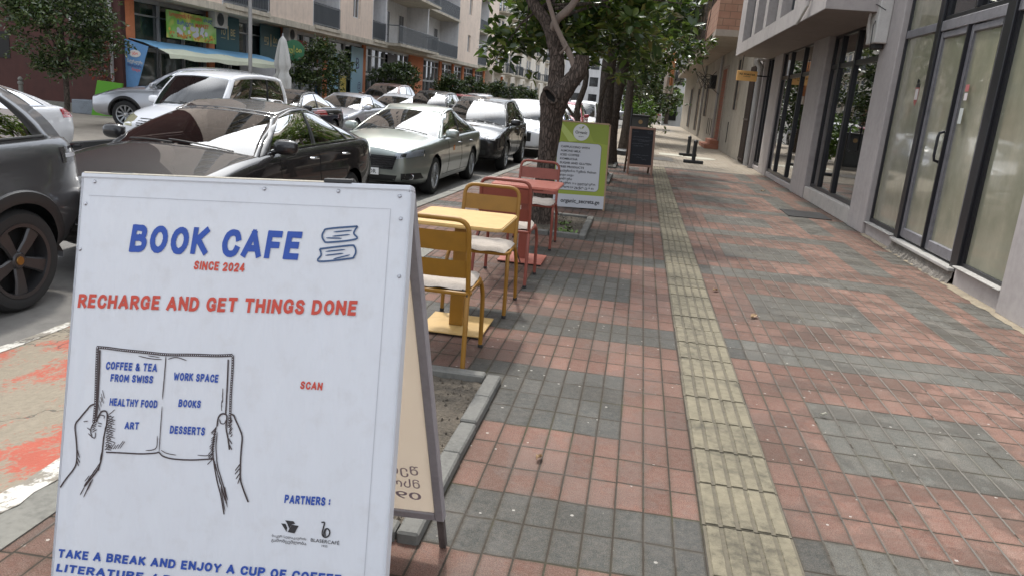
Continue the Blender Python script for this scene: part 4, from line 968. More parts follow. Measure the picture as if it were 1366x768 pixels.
SIGN_BLACK=[
 (2.6,[(758,-855),(766,-855),(764,-869),(762,-881),(765,-889),(772,-891),(779,-887),(782,-879),(780,-872),(774,-869),(769,-873),(767,-881),(768,-889)]),
 (1.4,[(773,-870),(770,-878),(772,-889)]),
]
SIGN_POLY= [[(659, -861), (682, -861), (687, -867), (678, -869), (672, -881), (665, -868)], [(649, -870), (661, -870), (666, -879), (665, -890)], [(678, -870), (697, -871), (687, -891), (668, -890)]]
def banner_mat():
    t = NT('white_banner_vinyl'); P = t.n('ShaderNodeTexCoord').outputs['Object']
    mp = t.n('ShaderNodeMapping'); mp.inputs['Scale'].default_value = (2.2, .6, 1); t.l(P, mp.inputs['Vector'])
    n1 = t.noise(3, 4, mp.outputs[0]); n2 = t.noise(14, 6, P, .65)
    c = t.mix(t.ramp(n2, [(.52, (0, 0, 0)), (.85, (1, 1, 1))]), (.60, .615, .645, 1), (.54, .54, .55, 1))
    d = t.n('ShaderNodeBsdfTranslucent'); d.inputs[0].default_value = (.75, .73, .70, 1)
    b = t.bsdf(c, .42, 0, .45, n1, .5, .03); ms = t.n('ShaderNodeMixShader'); ms.inputs[0].default_value = .06; t.l(b, ms.inputs[1]); t.l(d.outputs[0], ms.inputs[2]); return t.done(ms.outputs[0])
M_BANNERW = banner_mat()
def thin_panel(name, c, k):
    t = NT(name); d = t.n('ShaderNodeBsdfTranslucent'); d.inputs[0].default_value = c4(c); b = t.bsdf(c, .7, 0, .3); ms = t.n('ShaderNodeMixShader'); ms.inputs[0].default_value = k; t.l(b, ms.inputs[1]); t.l(d.outputs[0], ms.inputs[2]); return t.done(ms.outputs[0])
M_BACKPANEL = thin_panel('tan_back_of_banner', (.78, .72, .64), .55)
M_GREYFRAME = vmat('grey_metal_frame', (.30, .28, .29), .55, .2, .2, 6)
M_STEEL = plain('screw_steel', (.45, .45, .47), .3, .9)
M_BLUEINK = vmat('worn_blue_print', (.014, .060, .31), .5, 0, .25, 60); M_REDINK = vmat('worn_red_print', (.50, .055, .03), .5, 0, .25, 60)
M_BLACKINK = plain('black_print', (.02, .018, .02), .5); M_BROWNINK = plain('brown_ink', (.035, .02, .02), .5); M_NAVYINK = plain('navy_print', (.03, .07, .16), .5)
INK = {'B': M_BLUEINK, 'R': M_REDINK, 'K': M_BLACKINK}
sb = thing('cafe_sign_board', 'large white folding sign reading BOOK CAFE with a printed open book held by two hands', 'sign board', (-1.05, 1.72, 0))
u2 = Vector((0.9978078, -0.01939029, 0.06327412)); d2 = Vector((0.0561111, -0.25904499, -0.96423401)); TL = Vector((-1.48217485, 1.88208387, 1.18766818)); WD, HT = .9285, 1.13
F = inv(sb) @ frame(TL, u2, -d2)
pm = MB(); N = 24; rows = []
for i in range(N + 1):
    v = i / N; row = []
    for j in range(N + 1):
        u = j / N; bow = 0
        row.append((WD * u, -HT * v, 0))
    rows.append(row)
pm.grid([q[::-1] for q in rows][::-1] if False else rows)
for k in range(len(pm.f)): pm.f[k] = pm.f[k][::-1]
panel_o = pm.build('banner_panel', M_BANNERW, sb, M=F, smooth=True)
# folded hems: top cap, right and left returns
s = MB(); s.box(-.006, -.004, -.03, WD + .006, .010, .004); s.box(-.006, -HT, -.03, -.001, -.004, .003); s.box(WD, -HT, -.035, WD + .007, -.004, .003); s.box(0, -HT - .01, -.03, WD, -HT, .002); s.build('banner_edge', M_BANNERW, panel_o, bevel=.004, seg=2)
s = MB(); s.box(-.002, .006, -.034, WD * .8, .013, .0025); s.build('worn_top_edge', vmat('frayed_tan', (.42, .38, .31), .9, 0, .4, 20), panel_o, bevel=.003)
s = MB(); s.ribbon([(.02, -.052), (WD - .045, -.052), (WD - .048, -HT)], .0016, .0012); s.build('hem_line', plain('hem_line_grey', (.42, .42, .45), .6), panel_o)
# chunky hand-cut capitals, drawn as thick strokes (x, y in cap heights)
def _o(w, n=18): return [(w / 2 + w / 2 * math.sin(2 * PI * k / n), .5 + .5 * math.cos(2 * PI * k / n)) for k in range(n + 1)]
_C = [(.56, .74), (.50, .92), (.30, 1), (.10, .88), (.0, .5), (.10, .12), (.30, 0), (.50, .08), (.56, .26)]
GLYPH = {'A': (.64, [[(0, 0), (.32, 1)], [(.32, 1), (.64, 0)], [(.14, .28), (.5, .28)]]), 'B': (.54, [[(0, 0), (0, 1)], [(0, 1), (.32, 1), (.47, .90), (.47, .66), (.34, .54), (0, .54)], [(.30, .54), (.46, .46), (.54, .30), (.50, .10), (.34, 0), (0, 0)]]),
 'C': (.56, [_C]), 'D': (.56, [[(0, 0), (0, 1)], [(0, 1), (.26, 1), (.47, .86), (.56, .5), (.47, .14), (.26, 0), (0, 0)]]), 'E': (.44, [[(0, 0), (0, 1)], [(0, 1), (.44, 1)], [(0, .52), (.38, .52)], [(0, 0), (.44, 0)]]),
 'F': (.44, [[(0, 0), (0, 1)], [(0, 1), (.44, 1)], [(0, .50), (.38, .50)]]), 'G': (.58, [_C[:-1], [(.57, .08), (.57, .36)], [(.57, .40), (.42, .40)]]), 'H': (.54, [[(0, 0), (0, 1)], [(.54, 0), (.54, 1)], [(0, .5), (.54, .5)]]),
 'I': (.0, [[(0, 0), (0, 1)]]), 'J': (.44, [[(.44, 1), (.44, .25), (.36, .06), (.20, 0), (.05, .06), (0, .2)]]), 'K': (.52, [[(0, 0), (0, 1)], [(.5, 1), (.04, .46)], [(.16, .56), (.54, 0)]]), 'L': (.42, [[(0, 1), (0, 0)], [(0, 0), (.42, 0)]]),
 'M': (.74, [[(0, 0), (.06, 1)], [(.06, 1), (.37, .3)], [(.37, .3), (.68, 1)], [(.68, 1), (.74, 0)]]), 'N': (.56, [[(0, 0), (0, 1)], [(0, 1), (.56, 0)], [(.56, 0), (.56, 1)]]), 'O': (.58, [_o(.58)]), 'P': (.50, [[(0, 0), (0, 1)], [(0, 1), (.32, 1), (.48, .90), (.50, .70), (.40, .52), (.28, .46), (0, .46)]]),
 'R': (.52, [[(0, 0), (0, 1)], [(0, 1), (.32, 1), (.48, .90), (.50, .72), (.40, .54), (.28, .48), (0, .48)], [(.26, .46), (.54, 0)]]), 'S': (.50, [[(.48, .80), (.40, .96), (.24, 1), (.08, .93), (.03, .76), (.10, .60), (.40, .42), (.49, .26), (.44, .08), (.26, 0), (.08, .05), (0, .22)]]), 'T': (.54, [[(0, 1), (.54, 1)], [(.27, 1), (.27, 0)]]),
 'U': (.54, [[(0, 1), (0, .28), (.08, .07), (.27, 0), (.46, .07), (.54, .28), (.54, 1)]]), 'V': (.6, [[(0, 1), (.3, 0)], [(.3, 0), (.6, 1)]]), 'W': (.86, [[(0, 1), (.2, 0)], [(.2, 0), (.43, .75)], [(.43, .75), (.66, 0)], [(.66, 0), (.86, 1)]]), 'Y': (.58, [[(0, 1), (.29, .46)], [(.58, 1), (.29, .46)], [(.29, .5), (.29, 0)]]),
 '0': (.5, [_o(.5)]), '2': (.46, [[(.0, .78), (.08, .95), (.24, 1), (.42, .92), (.45, .72), (.36, .5), (0, 0)], [(0, 0), (.48, 0)]]), '4': (.52, [[(.36, 0), (.36, 1)], [(.36, 1), (0, .26)], [(0, .26), (.52, .26)]]), '&': (.6, [[(.6, .0), (.12, .72), (.12, .9), (.25, 1), (.38, .9), (.36, .72), (.06, .36), (.04, .14), (.2, 0), (.4, .06), (.58, .42)]]),
 '/': (.4, [[(0, -.02), (.4, 1.02)]]), ':': (.0, [[(0, .18), (0, .30)], [(0, .66), (0, .78)]]), ' ': (.16, [])}
def hand_text(name, s, mat, parent, A, B, h, off=.0018, sw=.235, shear=.13, gap=.385, seed=0):
    r = random.Random(seed + len(s)); m = MB(); x = sw / 2; pen = []; k = 0
    for ch in s:
        w, st = GLYPH[ch]; pen.append((x, st)); x += w + gap * (1 if ch != ' ' else .8)
    tot = x - gap + sw / 2; A = Vector(A); B = Vector(B); d = B - A; L = d.length; u = d / L; n_ = Vector((-u.y, u.x)); kx = L / (tot + shear * .0); q = 0
    for x0, st in pen:
        jx, jy, jr = r.uniform(-.012, .012), r.uniform(-.02, .02), r.uniform(-.02, .02)
        for pl in st:
            P = [Vector((x0 + px + jx + jr * (py - .5), sw / 2 + py * (1 - sw) + jy)) for px, py in pl]
            if (P[0] - P[-1]).length > 1e-6:
                a_ = (P[0] - P[1]).normalized() * sw * .42; b_ = (P[-1] - P[-2]).normalized() * sw * .42; P[0] = P[0] + a_; P[-1] = P[-1] + b_; closed = False
            else: closed = True
            if len(P) > 3:                       # round the bends
                Q = []
                for i in range(len(P) - 1):
                    p0 = P[i - 1] if i else (P[-2] if closed else P[0]); p1, p2 = P[i], P[i + 1]; p3 = P[i + 2] if i + 2 < len(P) else (P[1] if closed else P[-1])
                    for t in (0, .33, .66): Q.append(.5 * ((2 * p1) + (p2 - p0) * t + (2 * p0 - 5 * p1 + 4 * p2 - p3) * t * t + (3 * p1 - p0 - 3 * p2 + p3) * t ** 3))
                P = Q + [P[-1]]
            Lf, Rt = [], []; N = len(P); q += 1
            for i in range(N):
                t = (P[1] - P[-2]) if closed and i in (0, N - 1) else P[min(i + 1, N - 1)] - P[max(i - 1, 0)]
                t.normalize(); nn = Vector((-t.y, t.x)); ww = sw * (.5 + r.uniform(-.035, .035))
                for side, arr in ((1, Lf), (-1, Rt)):
                    p = P[i] + nn * ww * side; X = (p.x + shear * (p.y - .5)) * kx; Yv = p.y * h; arr.append((A.x + X * u.x + Yv * n_.x, A.y + X * u.y + Yv * n_.y, off + q * .000012))
            m.grid([Rt, Lf])
    return m.build(name, mat, parent)
for k, q in enumerate(SIGN_TEXT):
    if q[1] == 'K': add_text('lettering', q[0], INK['K'], panel_o, (q[2], q[3]), (q[4], q[5]), q[6], off=.0018, bold=.006, shear=0)
    else: hand_text('lettering', q[0], INK[q[1]], panel_o, (q[2], q[3]), (q[4], q[5]), q[6] * 1.04, seed=k)
def ink(name, data, m):
    s = MB()
    for w_, pts in data:
        P = [Vector((x / 1000, y / 1000)) for x, y in pts]
        # smooth the stroke and taper its ends
        Q = []
        for i in range(len(P) - 1):
            p0, p1, p2, p3 = P[max(i - 1, 0)], P[i], P[i + 1], P[min(i + 2, len(P) - 1)]
            for k in range(5):
                t_ = k / 5; Q.append(.5 * ((2 * p1) + (p2 - p0) * t_ + (2 * p0 - 5 * p1 + 4 * p2 - p3) * t_ ** 2 + (3 * p1 - p0 - 3 * p2 + p3) * t_ ** 3))
        Q.append(P[-1]); n = len(Q)
        w_ = w_ * 1.45 if w_ < 5 else w_ * 1.1; ww = [w_ / 1000 * min(1, .35 + 6 * min(i, n - 1 - i) / n) for i in range(n)] if w_ < 3.6 else w_ / 1000
        s.ribbon(Q, ww, .0020 + rnd.random() * .0006)
    return s.build(name, m, panel_o)
ink('book_and_hands_drawing', SIGN_INK, M_BROWNINK); ink('stacked_books_emblem', SIGN_NAVY, M_NAVYINK); ink('letter_emblem', SIGN_BLACK, M_BLACKINK)
s = MB()
for P in SIGN_POLY: s.poly([(x / 1000, y / 1000, .0018) for x, y in P][::-1])
s.build('book_leaf_emblem', M_BLACKINK, panel_o)
s = MB()                                         # stitched dots along the book cover
for (w_, pts) in SIGN_INK[:1] + SIGN_INK[1:2] + SIGN_INK[4:5]:
    P = [Vector((x / 1000, y / 1000)) for x, y in pts]
    for p, q in zip(P[:-1], P[1:]):
        n = max(1, int((q - p).length / .006))
        for k in range(n): c_ = p.lerp(q, (k + .5) / n); s.box(c_.x - .0012, c_.y - .001, .0027, c_.x + .0012, c_.y + .001, .0029)
s.build('cover_stitching', M_BANNERW, panel_o)
s = MB()
for (x, y) in [(.035, -.014), (.535, -.014), (.74, -.012), (.905, -.018), (.012, -.075), (.918, -.22), (.006, -.20), (.912, -.075)]:
    s.lathe([(.0001, .003), (.003, .003), (.0048, .0012), (.0052, 0)], 10, Matrix.Translation((x, y, .001)))
s.build('screw', M_STEEL, panel_o, smooth=True)
s = MB(); s.box(.70, .008, -.03, .775, .019, .006); s.tube([(.70, .017, -.012), (.775, .017, -.012)], .006, 8); s.box(.08, .008, -.03, .15, .016, 0); s.build('hinge', M_CABLE, panel_o, bevel=.002)
# legs of the front frame down to the paving, rear frame and back panel
nrm = u2.cross(-d2).normalized()                  # towards the viewer
n_h = Vector((nrm.x, nrm.y, 0)).normalized()
L0 = -Vector(sb.location)
s = MB()
for uu in (.03, WD - .03):
    A = TL + u2 * uu - nrm * .02; B = TL + u2 * uu + d2 * 1.12 - nrm * .02; k = A.z / (A.z - B.z); B = A + (B - A) * k
    s = MB(); s.tube([A + L0, B + L0], .014, 4); s.build('leg', M_GREYFRAME, sb)
d_r = Vector((0, 0, -1)) * math.cos(.2603) - n_h * math.sin(.2603)          # rear leaf slopes away
uh = u2
A0 = TL - nrm * .045 + Vector((0, 0, .0)); BR = A0 + uh * (WD - .004); BL = A0 + uh * .0
Lr = BR.z / math.cos(.2603); pr_ = 1.15
FR = inv(sb) @ frame(A0, uh, -d_r)
s = MB(); s.box(.02, -pr_ + .03, -.004, WD - .03, -.03, .0); bp = s.build('back_panel', M_BACKPANEL, sb, M=FR)
s = MB(); s.box(WD - .034, -pr_, -.022, WD - .004, 0, .010); s.box(0, -pr_, -.022, .03, 0, .010); s.box(.03, -pr_, -.018, WD - .034, -pr_ + .03, .008); s.box(.03, -.03, -.018, WD - .034, 0, .008); s.build('rear_frame', M_GREYFRAME, sb, M=FR, bevel=.003)
s = MB()
M_RUST = vmat('rusted_leg', (.09, .075, .07), .7, .3, .5, 20)
for uu, LL in ((WD - .019, Lr), (.015, BL.z / math.cos(.2603))): s = MB(); s.box(uu - .011, -LL + .004, -.018, uu + .011, -min(pr_, LL - .02), .004); s.build('leg', M_RUST, sb, M=FR)
M_MAUVE = plain('show_through_ink', (.30, .235, .26), .8)
for (tx, yy) in (('შეისვენე', -.965), ('მსოფლიო', -1.02), ('09:00', -1.07)):
    me_w = .26 if tx != '09:00' else .2
    o = add_text('lettering', tx, M_MAUVE, bp, (0, 0), (me_w, 0), .034 if tx != '09:00' else .032, off=.0015, bold=.008, shear=0)
    o.matrix_local = Matrix.Translation((WD - .075, yy, 0)) @ Matrix.Diagonal((-1, 1, 1, 1))      # seen through from behind, so mirrored
s = MB()
for P in ([(WD - .20, -.36), (WD - .19, -.46), (WD - .17, -.55), (WD - .10, -.64)], [(WD - .185, -.45), (WD - .16, -.53), (WD - .12, -.60)], [(WD - .23, -.62), (WD - .2, -.70)]): s.ribbon(P, .004, .0012)
s.build('show_through_drawing', M_MAUVE, bp)

# ================================================================ TABLES AND CHAIRS
def coated(name, c):
    t = NT(name); P = t.n('ShaderNodeTexCoord').outputs['Object']; n = t.noise(9, 5, P, .65)
    cc = t.mix(t.m_('MULTIPLY', t.m_('SUBTRACT', n, .45, clamp=True), 1.4), c4(c), c4(sc(c, .62))); return t.done(t.bsdf(cc, t.m_('MULTIPLY_ADD', n, .2, .38), 0, .45))
M_YEL = coated('mustard_paint', (.235, .110, .008)); M_YELT = coated('pale_yellow_paint', (.47, .31, .115)); M_RED = coated('brick_red_paint', (.20, .048, .03)); M_REDT = coated('salmon_paint', (.42, .135, .095))
M_TIP = plain('rubber_foot', (.02, .02, .02), .8)
M_CUSH = vmat('beige_cushion_cloth', (.36, .318, .275), .95, 0, .22, 8, .6, 90)
def fillet(pts, r, n=5):
    P = [Vector(p) for p in pts]; out = [P[0]]
    for i in range(1, len(P) - 1):
        a_ = (P[i - 1] - P[i]); b_ = (P[i + 1] - P[i]); q = min(r, a_.length * .48, b_.length * .48); A = P[i] + a_.normalized() * q; B = P[i] + b_.normalized() * q
        for k in range(n + 1):
            t_ = k / n; out.append(A * (1 - t_) ** 2 + P[i] * 2 * t_ * (1 - t_) + B * t_ ** 2)
    return out + [P[-1]]
def make_chair(paint_, label, group):
    t = thing('bistro_chair', label, 'chair', (0, 0, 0), 0, group)
    w, ty, r = .205, .0135, .05
    # local +y is the way the sitter faces
    s = MB(); s.tube(fillet([(-w, -.165, .425), (-w + .005, -.235, .84), (w - .005, -.235, .84), (w, -.165, .425)], .075), ty, 10); s.build('back_frame', paint_, t, smooth=True)
    for z0, z1 in ((.665, .775), (.515, .615)):
        s = MB(); M = Matrix.Translation((0, -.165 - .07 * ((z0 + z1) / 2 - .425) / .415, (z0 + z1) / 2)) @ Matrix.Rotation(math.atan2(.07, .415), 4, 'X')
        rows = []
        for i in range(13):
            x = -w + .004 + (2 * w - .008) * i / 12; q = -.012 * math.cos(PI * x / (2 * w)); rows.append([M @ Vector((x, q, -(z1 - z0) / 2)), M @ Vector((x, q, (z1 - z0) / 2))])
        s.grid(rows); s.grid([[Vector(p) + Vector((0, .004, 0)) for p in rw][::-1] for rw in rows]); s.build('back_slat', paint_, t, smooth=True)
    s = MB(); s.tube(fillet([(-w, -.18, .43), (-w, .20, .435), (w, .20, .435), (w, -.18, .43)], .06), .012, 8, closed=True); s.build('seat_frame', paint_, t, smooth=True)
    s = MB()
    for k in range(6): s.box(-w + .012, -.165 + k * .06, .428, w - .012, -.165 + k * .06 + .048, .436)
    s.build('seat', paint_, t, bevel=.003)
    for sx in (-1, 1):
        for pts in ([(sx * w, -.12, .42), (sx * w, -.175, .425), (sx * (w + .012), -.235, .30), (sx * (w + .02), -.275, .0)], [(sx * w, .08, .425), (sx * w, .185, .425), (sx * (w + .010), .225, .33), (sx * (w + .014), .235, .0)]):
            s = MB(); s.tube(fillet(pts, .055), .0135, 10); lg = s.build('leg', paint_, t, smooth=True)
            e_ = pts[-1]; s = MB(); s.tube([(e_[0], e_[1], 0), (e_[0], e_[1], .018)], .0155, 10); s.build('foot_cap', M_TIP, lg)
    return t
def make_cushion(seed=1):
    m = MB(); r = random.Random(seed); N = 18; top, bot = [], []
    for i in range(N + 1):
        a_, b_ = [], []
        for j in range(N + 1):
            u, v = j / N * 2 - 1, i / N * 2 - 1
            sq = (1 - .05 * v * v) * (1 - .05 * (1 - abs(u))), (1 - .05 * u * u)
            x, y = u * .205 * sq[0], v * .20 * sq[1]; k = max(0, 1 - max(abs(u), abs(v)) ** 5)
            dimp = .010 * sum(math.exp(-((u - p) ** 2 + (v - q) ** 2) / .03) for p in (-.45, .45) for q in (-.45, .45))
            h_ = k ** .5 * .032 - dimp * k + r.uniform(-.002, .002) * k
            wr = .004 * math.sin(9 * math.atan2(v, u) + seed) * (1 - k) + .004 * k * math.sin(7 * u + 5 * v + seed)
            a_.append((x, y, .012 + h_ + wr)); b_.append((x, y, .012 - k ** .5 * .010 + wr))
        top.append(a_); bot.append(b_[::-1])
    m.grid(top); m.grid(bot); return m
GRP = {'y': 'mustard yellow cafe chairs', 'r': 'brick red cafe chairs'}
chairs = [('y', -1.02, 4.10, 0, 'mustard chair nearest the white cafe sign, its back to the viewer'), ('y', -1.0, 5.24, PI, 'mustard chair on the far side of the yellow table, facing the viewer'),
          ('r', -.985, 6.20, 0, 'red chair between the two tables, its back to the mustard chair'), ('r', -.98, 7.78, PI, 'red chair on the far side of the red table, against the thick tree trunk')]
protoc = {}
ties = MB()
for k, (c_, x, y, rz, lab) in enumerate(chairs):
    if c_ not in protoc: o = protoc[c_] = make_chair(M_YEL if c_ == 'y' else M_RED, lab, GRP[c_])
    else: o = copy_tree(protoc[c_]); o['label'] = lab
    o.location = (x, y, .004); o.rotation_euler = (0, 0, rz + [0, .02, -.03, .015][k])
    cu = make_cushion(k + 1).build('seat_cushion', M_CUSH, smooth=True); cu.location = (x, y + (.02 if rz == 0 else -.02), .442); cu.rotation_euler = (.0, 0, rz + [.02, -.03, .03, 0][k])
    tag(cu, ['puffy beige cushion on the mustard chair nearest the cafe sign', 'puffy beige cushion on the mustard chair across the yellow table', 'puffy beige cushion on the near red chair', 'puffy beige cushion on the red chair by the tree'][k], 'cushion', 'beige seat cushions')
    s = MB(); sg = 1 if rz == 0 else -1
    s.tube([(-.16, -.19, .012), (-.19, -.22, .02), (-.20, -.245, -.05), (-.235, -.26, -.14)], .005, 5); s.tube([(.17, -.19, .012), (.2, -.21, -.01), (.205, -.22, -.06)], .005, 5); s.build('tie', M_TIP, cu)
def make_table(top, leg, x, y, label):
    t = thing('cafe_table', label, 'table', (x, y, .002), 0, 'small square cafe tables')
    s = MB(); w, d, r = .30, .315, .05; P = []
    for cx_, cy_, a0 in ((w - r, d - r, 0), (-w + r, d - r, 90), (-w + r, -d + r, 180), (w - r, -d + r, 270)):
        for k in range(7): a_ = math.radians(a0 + 15 * k); P.append((cx_ + r * math.cos(a_), cy_ + r * math.sin(a_), .702))
    s.prism(P, (0, 0, .022)); s.build('tabletop', top, t, bevel=.006, seg=2)
    s = MB(); s.box(-.045, -.045, .02, .045, .045, .702); s.build('column', leg, t, bevel=.006)
    s = MB(); s.box(-.16, -.16, .675, .16, .16, .702); s.build('top_bracket', leg, t)
    s = MB(); s.box(-.205, -.215, .012, .205, .215, .022); s.build('base_plate', top, t, bevel=.003)
    s = MB()
    for sx in (-1, 1):
        for sy in (-1, 1): s.lathe([(.02, 0), (.02, .012)], 10, Matrix.Translation((sx * .18, sy * .19, 0)))
    s.box(-.19, -.2, .004, .19, .2, .0115); s.build('foot_pad', M_TIP, t)
    return t
make_table(M_YELT, M_YEL, -1.03, 4.68, 'small yellow cafe table with square base between two mustard chairs')
make_table(M_REDT, M_RED, -.95, 6.98, 'small salmon red cafe table between two red chairs')

# ================================================================ OTHER SIGNS ON THE PAVEMENT
M_LIME = plain('lime_green', (.27, .33, .03), .5); M_LIME2 = plain('olive_green', (.22, .28, .02), .5); M_LIME3 = plain('light_lime', (.42, .50, .12), .5)
M_PANELW = plain('pale_grey_panel', (.50, .51, .54), .5); M_DARKTXT = plain('dark_grey_text', (.03, .03, .035), .6)
M_WOOD = vmat('pine_wood', (.36, .24, .15), .7, 0, .25, 8)
os_ = thing('menu_sign_board', 'green and white folding drinks menu sign in front of the thick tree trunk', 'sign board', (-.80, 10.98, 0))
ang = math.radians(14); ux = Vector((math.cos(ang), math.sin(ang), 0)); nh = Vector((ux.y, -ux.x, 0)); le = math.radians(9)
up_ = Vector((0, 0, 1)) * math.cos(le) - nh * math.sin(le)
W2, H2 = .76, 1.20
FO = frame(-ux * W2 / 2 + nh * .19, ux, up_)
s = MB(); s.box(0, .02, -.012, W2, H2, 0); fp = s.build('front_panel', M_LIME, os_, M=FO)
s = MB(); s.box(.0, .02, .0005, W2, .20, .002); s.build('white_strip', M_PANELW, fp)
s = MB(); s.poly([(0, H2, .001), (0, .20, .001), (.10, .20, .001), (.02, .8, .001)]); s.poly([(.0, H2 - .02, .0012), (.07, H2, .0012), (.32, .95, .0012), (.2, .93, .0012)]); s.build('light_ray', M_LIME3, fp)
s = MB(); s.poly([(.42, H2, .0011), (W2, H2, .0011), (W2, .92, .0011), (.55, .95, .0011)]); s.build('dark_ray', M_LIME2, fp)
def rrect(x0, y0, x1, y1, r, z):
    P = []
    for cx_, cy_, a0 in ((x1 - r, y1 - r, 0), (x0 + r, y1 - r, 90), (x0 + r, y0 + r, 180), (x1 - r, y0 + r, 270)):
        for k in range(7): a_ = math.radians(a0 + 15 * k); P.append((cx_ + r * math.cos(a_), cy_ + r * math.sin(a_), z))
    return P
s = MB(); s.poly(rrect(.04, .255, W2 - .09, .925, .06, .002)); s.build('menu_border', M_DARKTXT, fp); s = MB(); s.poly(rrect(.044, .259, W2 - .094, .921, .056, .003)); s.build('menu_panel', M_PANELW, fp)
s = MB(); s.poly([(.365 + .115 * math.cos(k * PI / 14), 1.07 + .115 * math.sin(k * PI / 14), .003) for k in range(28)]); s.build('round_logo', plain('logo_white', (.62, .63, .62), .5), fp)
add_text('logo_lettering', 'Organic', M_DARKTXT, fp, (.28, 1.05), (.45, 1.05), .042, off=.0045, bold=.02, shear=0); add_text('logo_lettering', 'SECRETS', M_DARKTXT, fp, (.33, 1.005), (.40, 1.005), .014, off=.0045, shear=0)
s = MB(); s.poly([(.36, 1.115, .0045), (.39, 1.13, .0045), (.405, 1.165, .0045), (.375, 1.15, .0045)]); s.poly([(.358, 1.115, .0045), (.34, 1.14, .0045), (.33, 1.13, .0045)]); s.build('leaf_emblem', M_LIME2, fp)
for k, (tx, x1) in enumerate([('CAPPUCCINO WITH', .50), ('ALMOND MILK', .38), ('ICED COFFEE', .36), ('KOMBUCHA', .34), ('SUGAR AND GLUTEN', .54), ('FREE PRODUCTS', .44), ('კაპუჩინო ნუშის რძით', .62), ('ცივი ყავა', .30), ('კომბუჩა', .28), ('უშაქრო და უგლუტენო', .62), ('პროდუქტები', .60)]):
    add_text('lettering', tx, M_DARKTXT, fp, (.09, .845 - k * .056), (x1, .845 - k * .056), .029, off=.0045, bold=.03, shear=0)
add_text('lettering', 'organic_secrets.ge', M_DARKTXT, fp, (.14, .085), (.70, .085), .056, off=.0045, bold=.025, shear=0)
s = MB(); s.box(W2 - .004, .0, -.035, W2 + .02, H2 + .005, .003); s.box(-.02, .0, -.035, .004, H2 + .005, .003); s.box(.0, H2, -.035, W2, H2 + .02, .003); s.build('frame', M_WOOD, fp, bevel=.003)
upb = Vector((0, 0, 1)) * math.cos(le) + nh * math.sin(le); FB = frame(-ux * W2 / 2 - nh * .19, ux, upb)
s = MB(); s.box(0, .12, -.006, W2, H2 - .02, .006); s.build('back_panel', M_LIME2, os_, M=FB); s = MB(); s.box(W2 - .01, 0, -.012, W2 + .014, H2, .012); s.box(-.014, 0, -.012, .01, H2, .012); s.build('rear_leg', vmat('dark_wood', (.12, .07, .045), .8), os_, M=FB)
ck = thing('chalkboard_easel', 'wooden framed black chalkboard easel standing on the pavement past the trees', 'chalkboard', (.06, 17.55, 0))
ang = math.radians(12); ux = Vector((math.cos(ang), math.sin(ang), 0)); nh = Vector((ux.y, -ux.x, 0)); le = math.radians(10); up_ = Vector((0, 0, 1)) * math.cos(le) - nh * math.sin(le)
FO = frame(-ux * .29 + nh * .17, ux, up_)
s = MB(); s.box(0, 0, -.02, .045, 1.04, .01); s.box(.535, 0, -.02, .58, 1.04, .01); s.box(.045, .99, -.018, .535, 1.04, .009); s.box(.045, .17, -.018, .535, .215, .009); s.build('frame', vmat('pinkish_wood', (.34, .20, .145), .7, 0, .2, 8), ck, M=FO, bevel=.004)
s = MB(); s.box(.04, .21, -.012, .54, .995, .0); bo = s.build('board', plain('blackboard', (.016, .018, .024), .7), ck, M=FO)
M_CHALK = plain('chalk', (.16, .17, .20), .9); r = random.Random(6); s = MB()
for (yy, x0, x1) in ((.93, .08, .18), (.94, .38, .50), (.91, .42, .50), (.82, .10, .46), (.76, .08, .50), (.73, .2, .46), (.67, .08, .30), (.66, .34, .44), (.62, .10, .32), (.42, .10, .44), (.37, .2, .3), (.33, .3, .42)):
    x = x0
    while x < x1:
        P = [(x + .004 * k, yy + r.uniform(-.012, .016)) for k in range(5)]; s.ribbon(P, .0035, .002); x += .024
o = s.build('chalk_writing', M_CHALK, bo); o['kind'] = 'stuff'
FB = frame(-ux * .29 - nh * .2, ux, Vector((0, 0, 1)) * math.cos(le) + nh * math.sin(le)); s = MB(); s.box(.0, 0, -.01, .04, 1.03, .01); s.box(.54, 0, -.01, .58, 1.03, .01); s.box(.04, .25, -.008, .54, .29, .008); s.build('rear_leg', bpy.data.materials['dark_wood'], ck, M=FB)
# parking barriers
M_BLKMETAL = plain('black_metal', (.012, .012, .013), .5)
bp0 = thing('parking_post', 'black parking post on a long flat foot, standing in front', 'parking post', (1.60, 22.7, 0), 0, 'black folding parking posts')
s = MB(); s.tube([(0, 0, .09), (0, 0, .58)], .055, 12); s.build('post', M_BLKMETAL, bp0, smooth=True); s = MB(); s.box(-.28, -.08, 0, .28, .08, .09); s.build('foot', M_BLKMETAL, bp0, bevel=.015); s = MB(); s.lathe([(.055, .56), (.06, .58), (.06, .63), (.03, .66), (.001, .665)], 12); s.build('cap', M_BLKMETAL, bp0, smooth=True)
c2 = copy_tree(bp0); c2.location = (1.62, 25.9, 0); c2.rotation_euler = (0, 0, .25); c2['label'] = 'second black parking post standing just behind the first one'
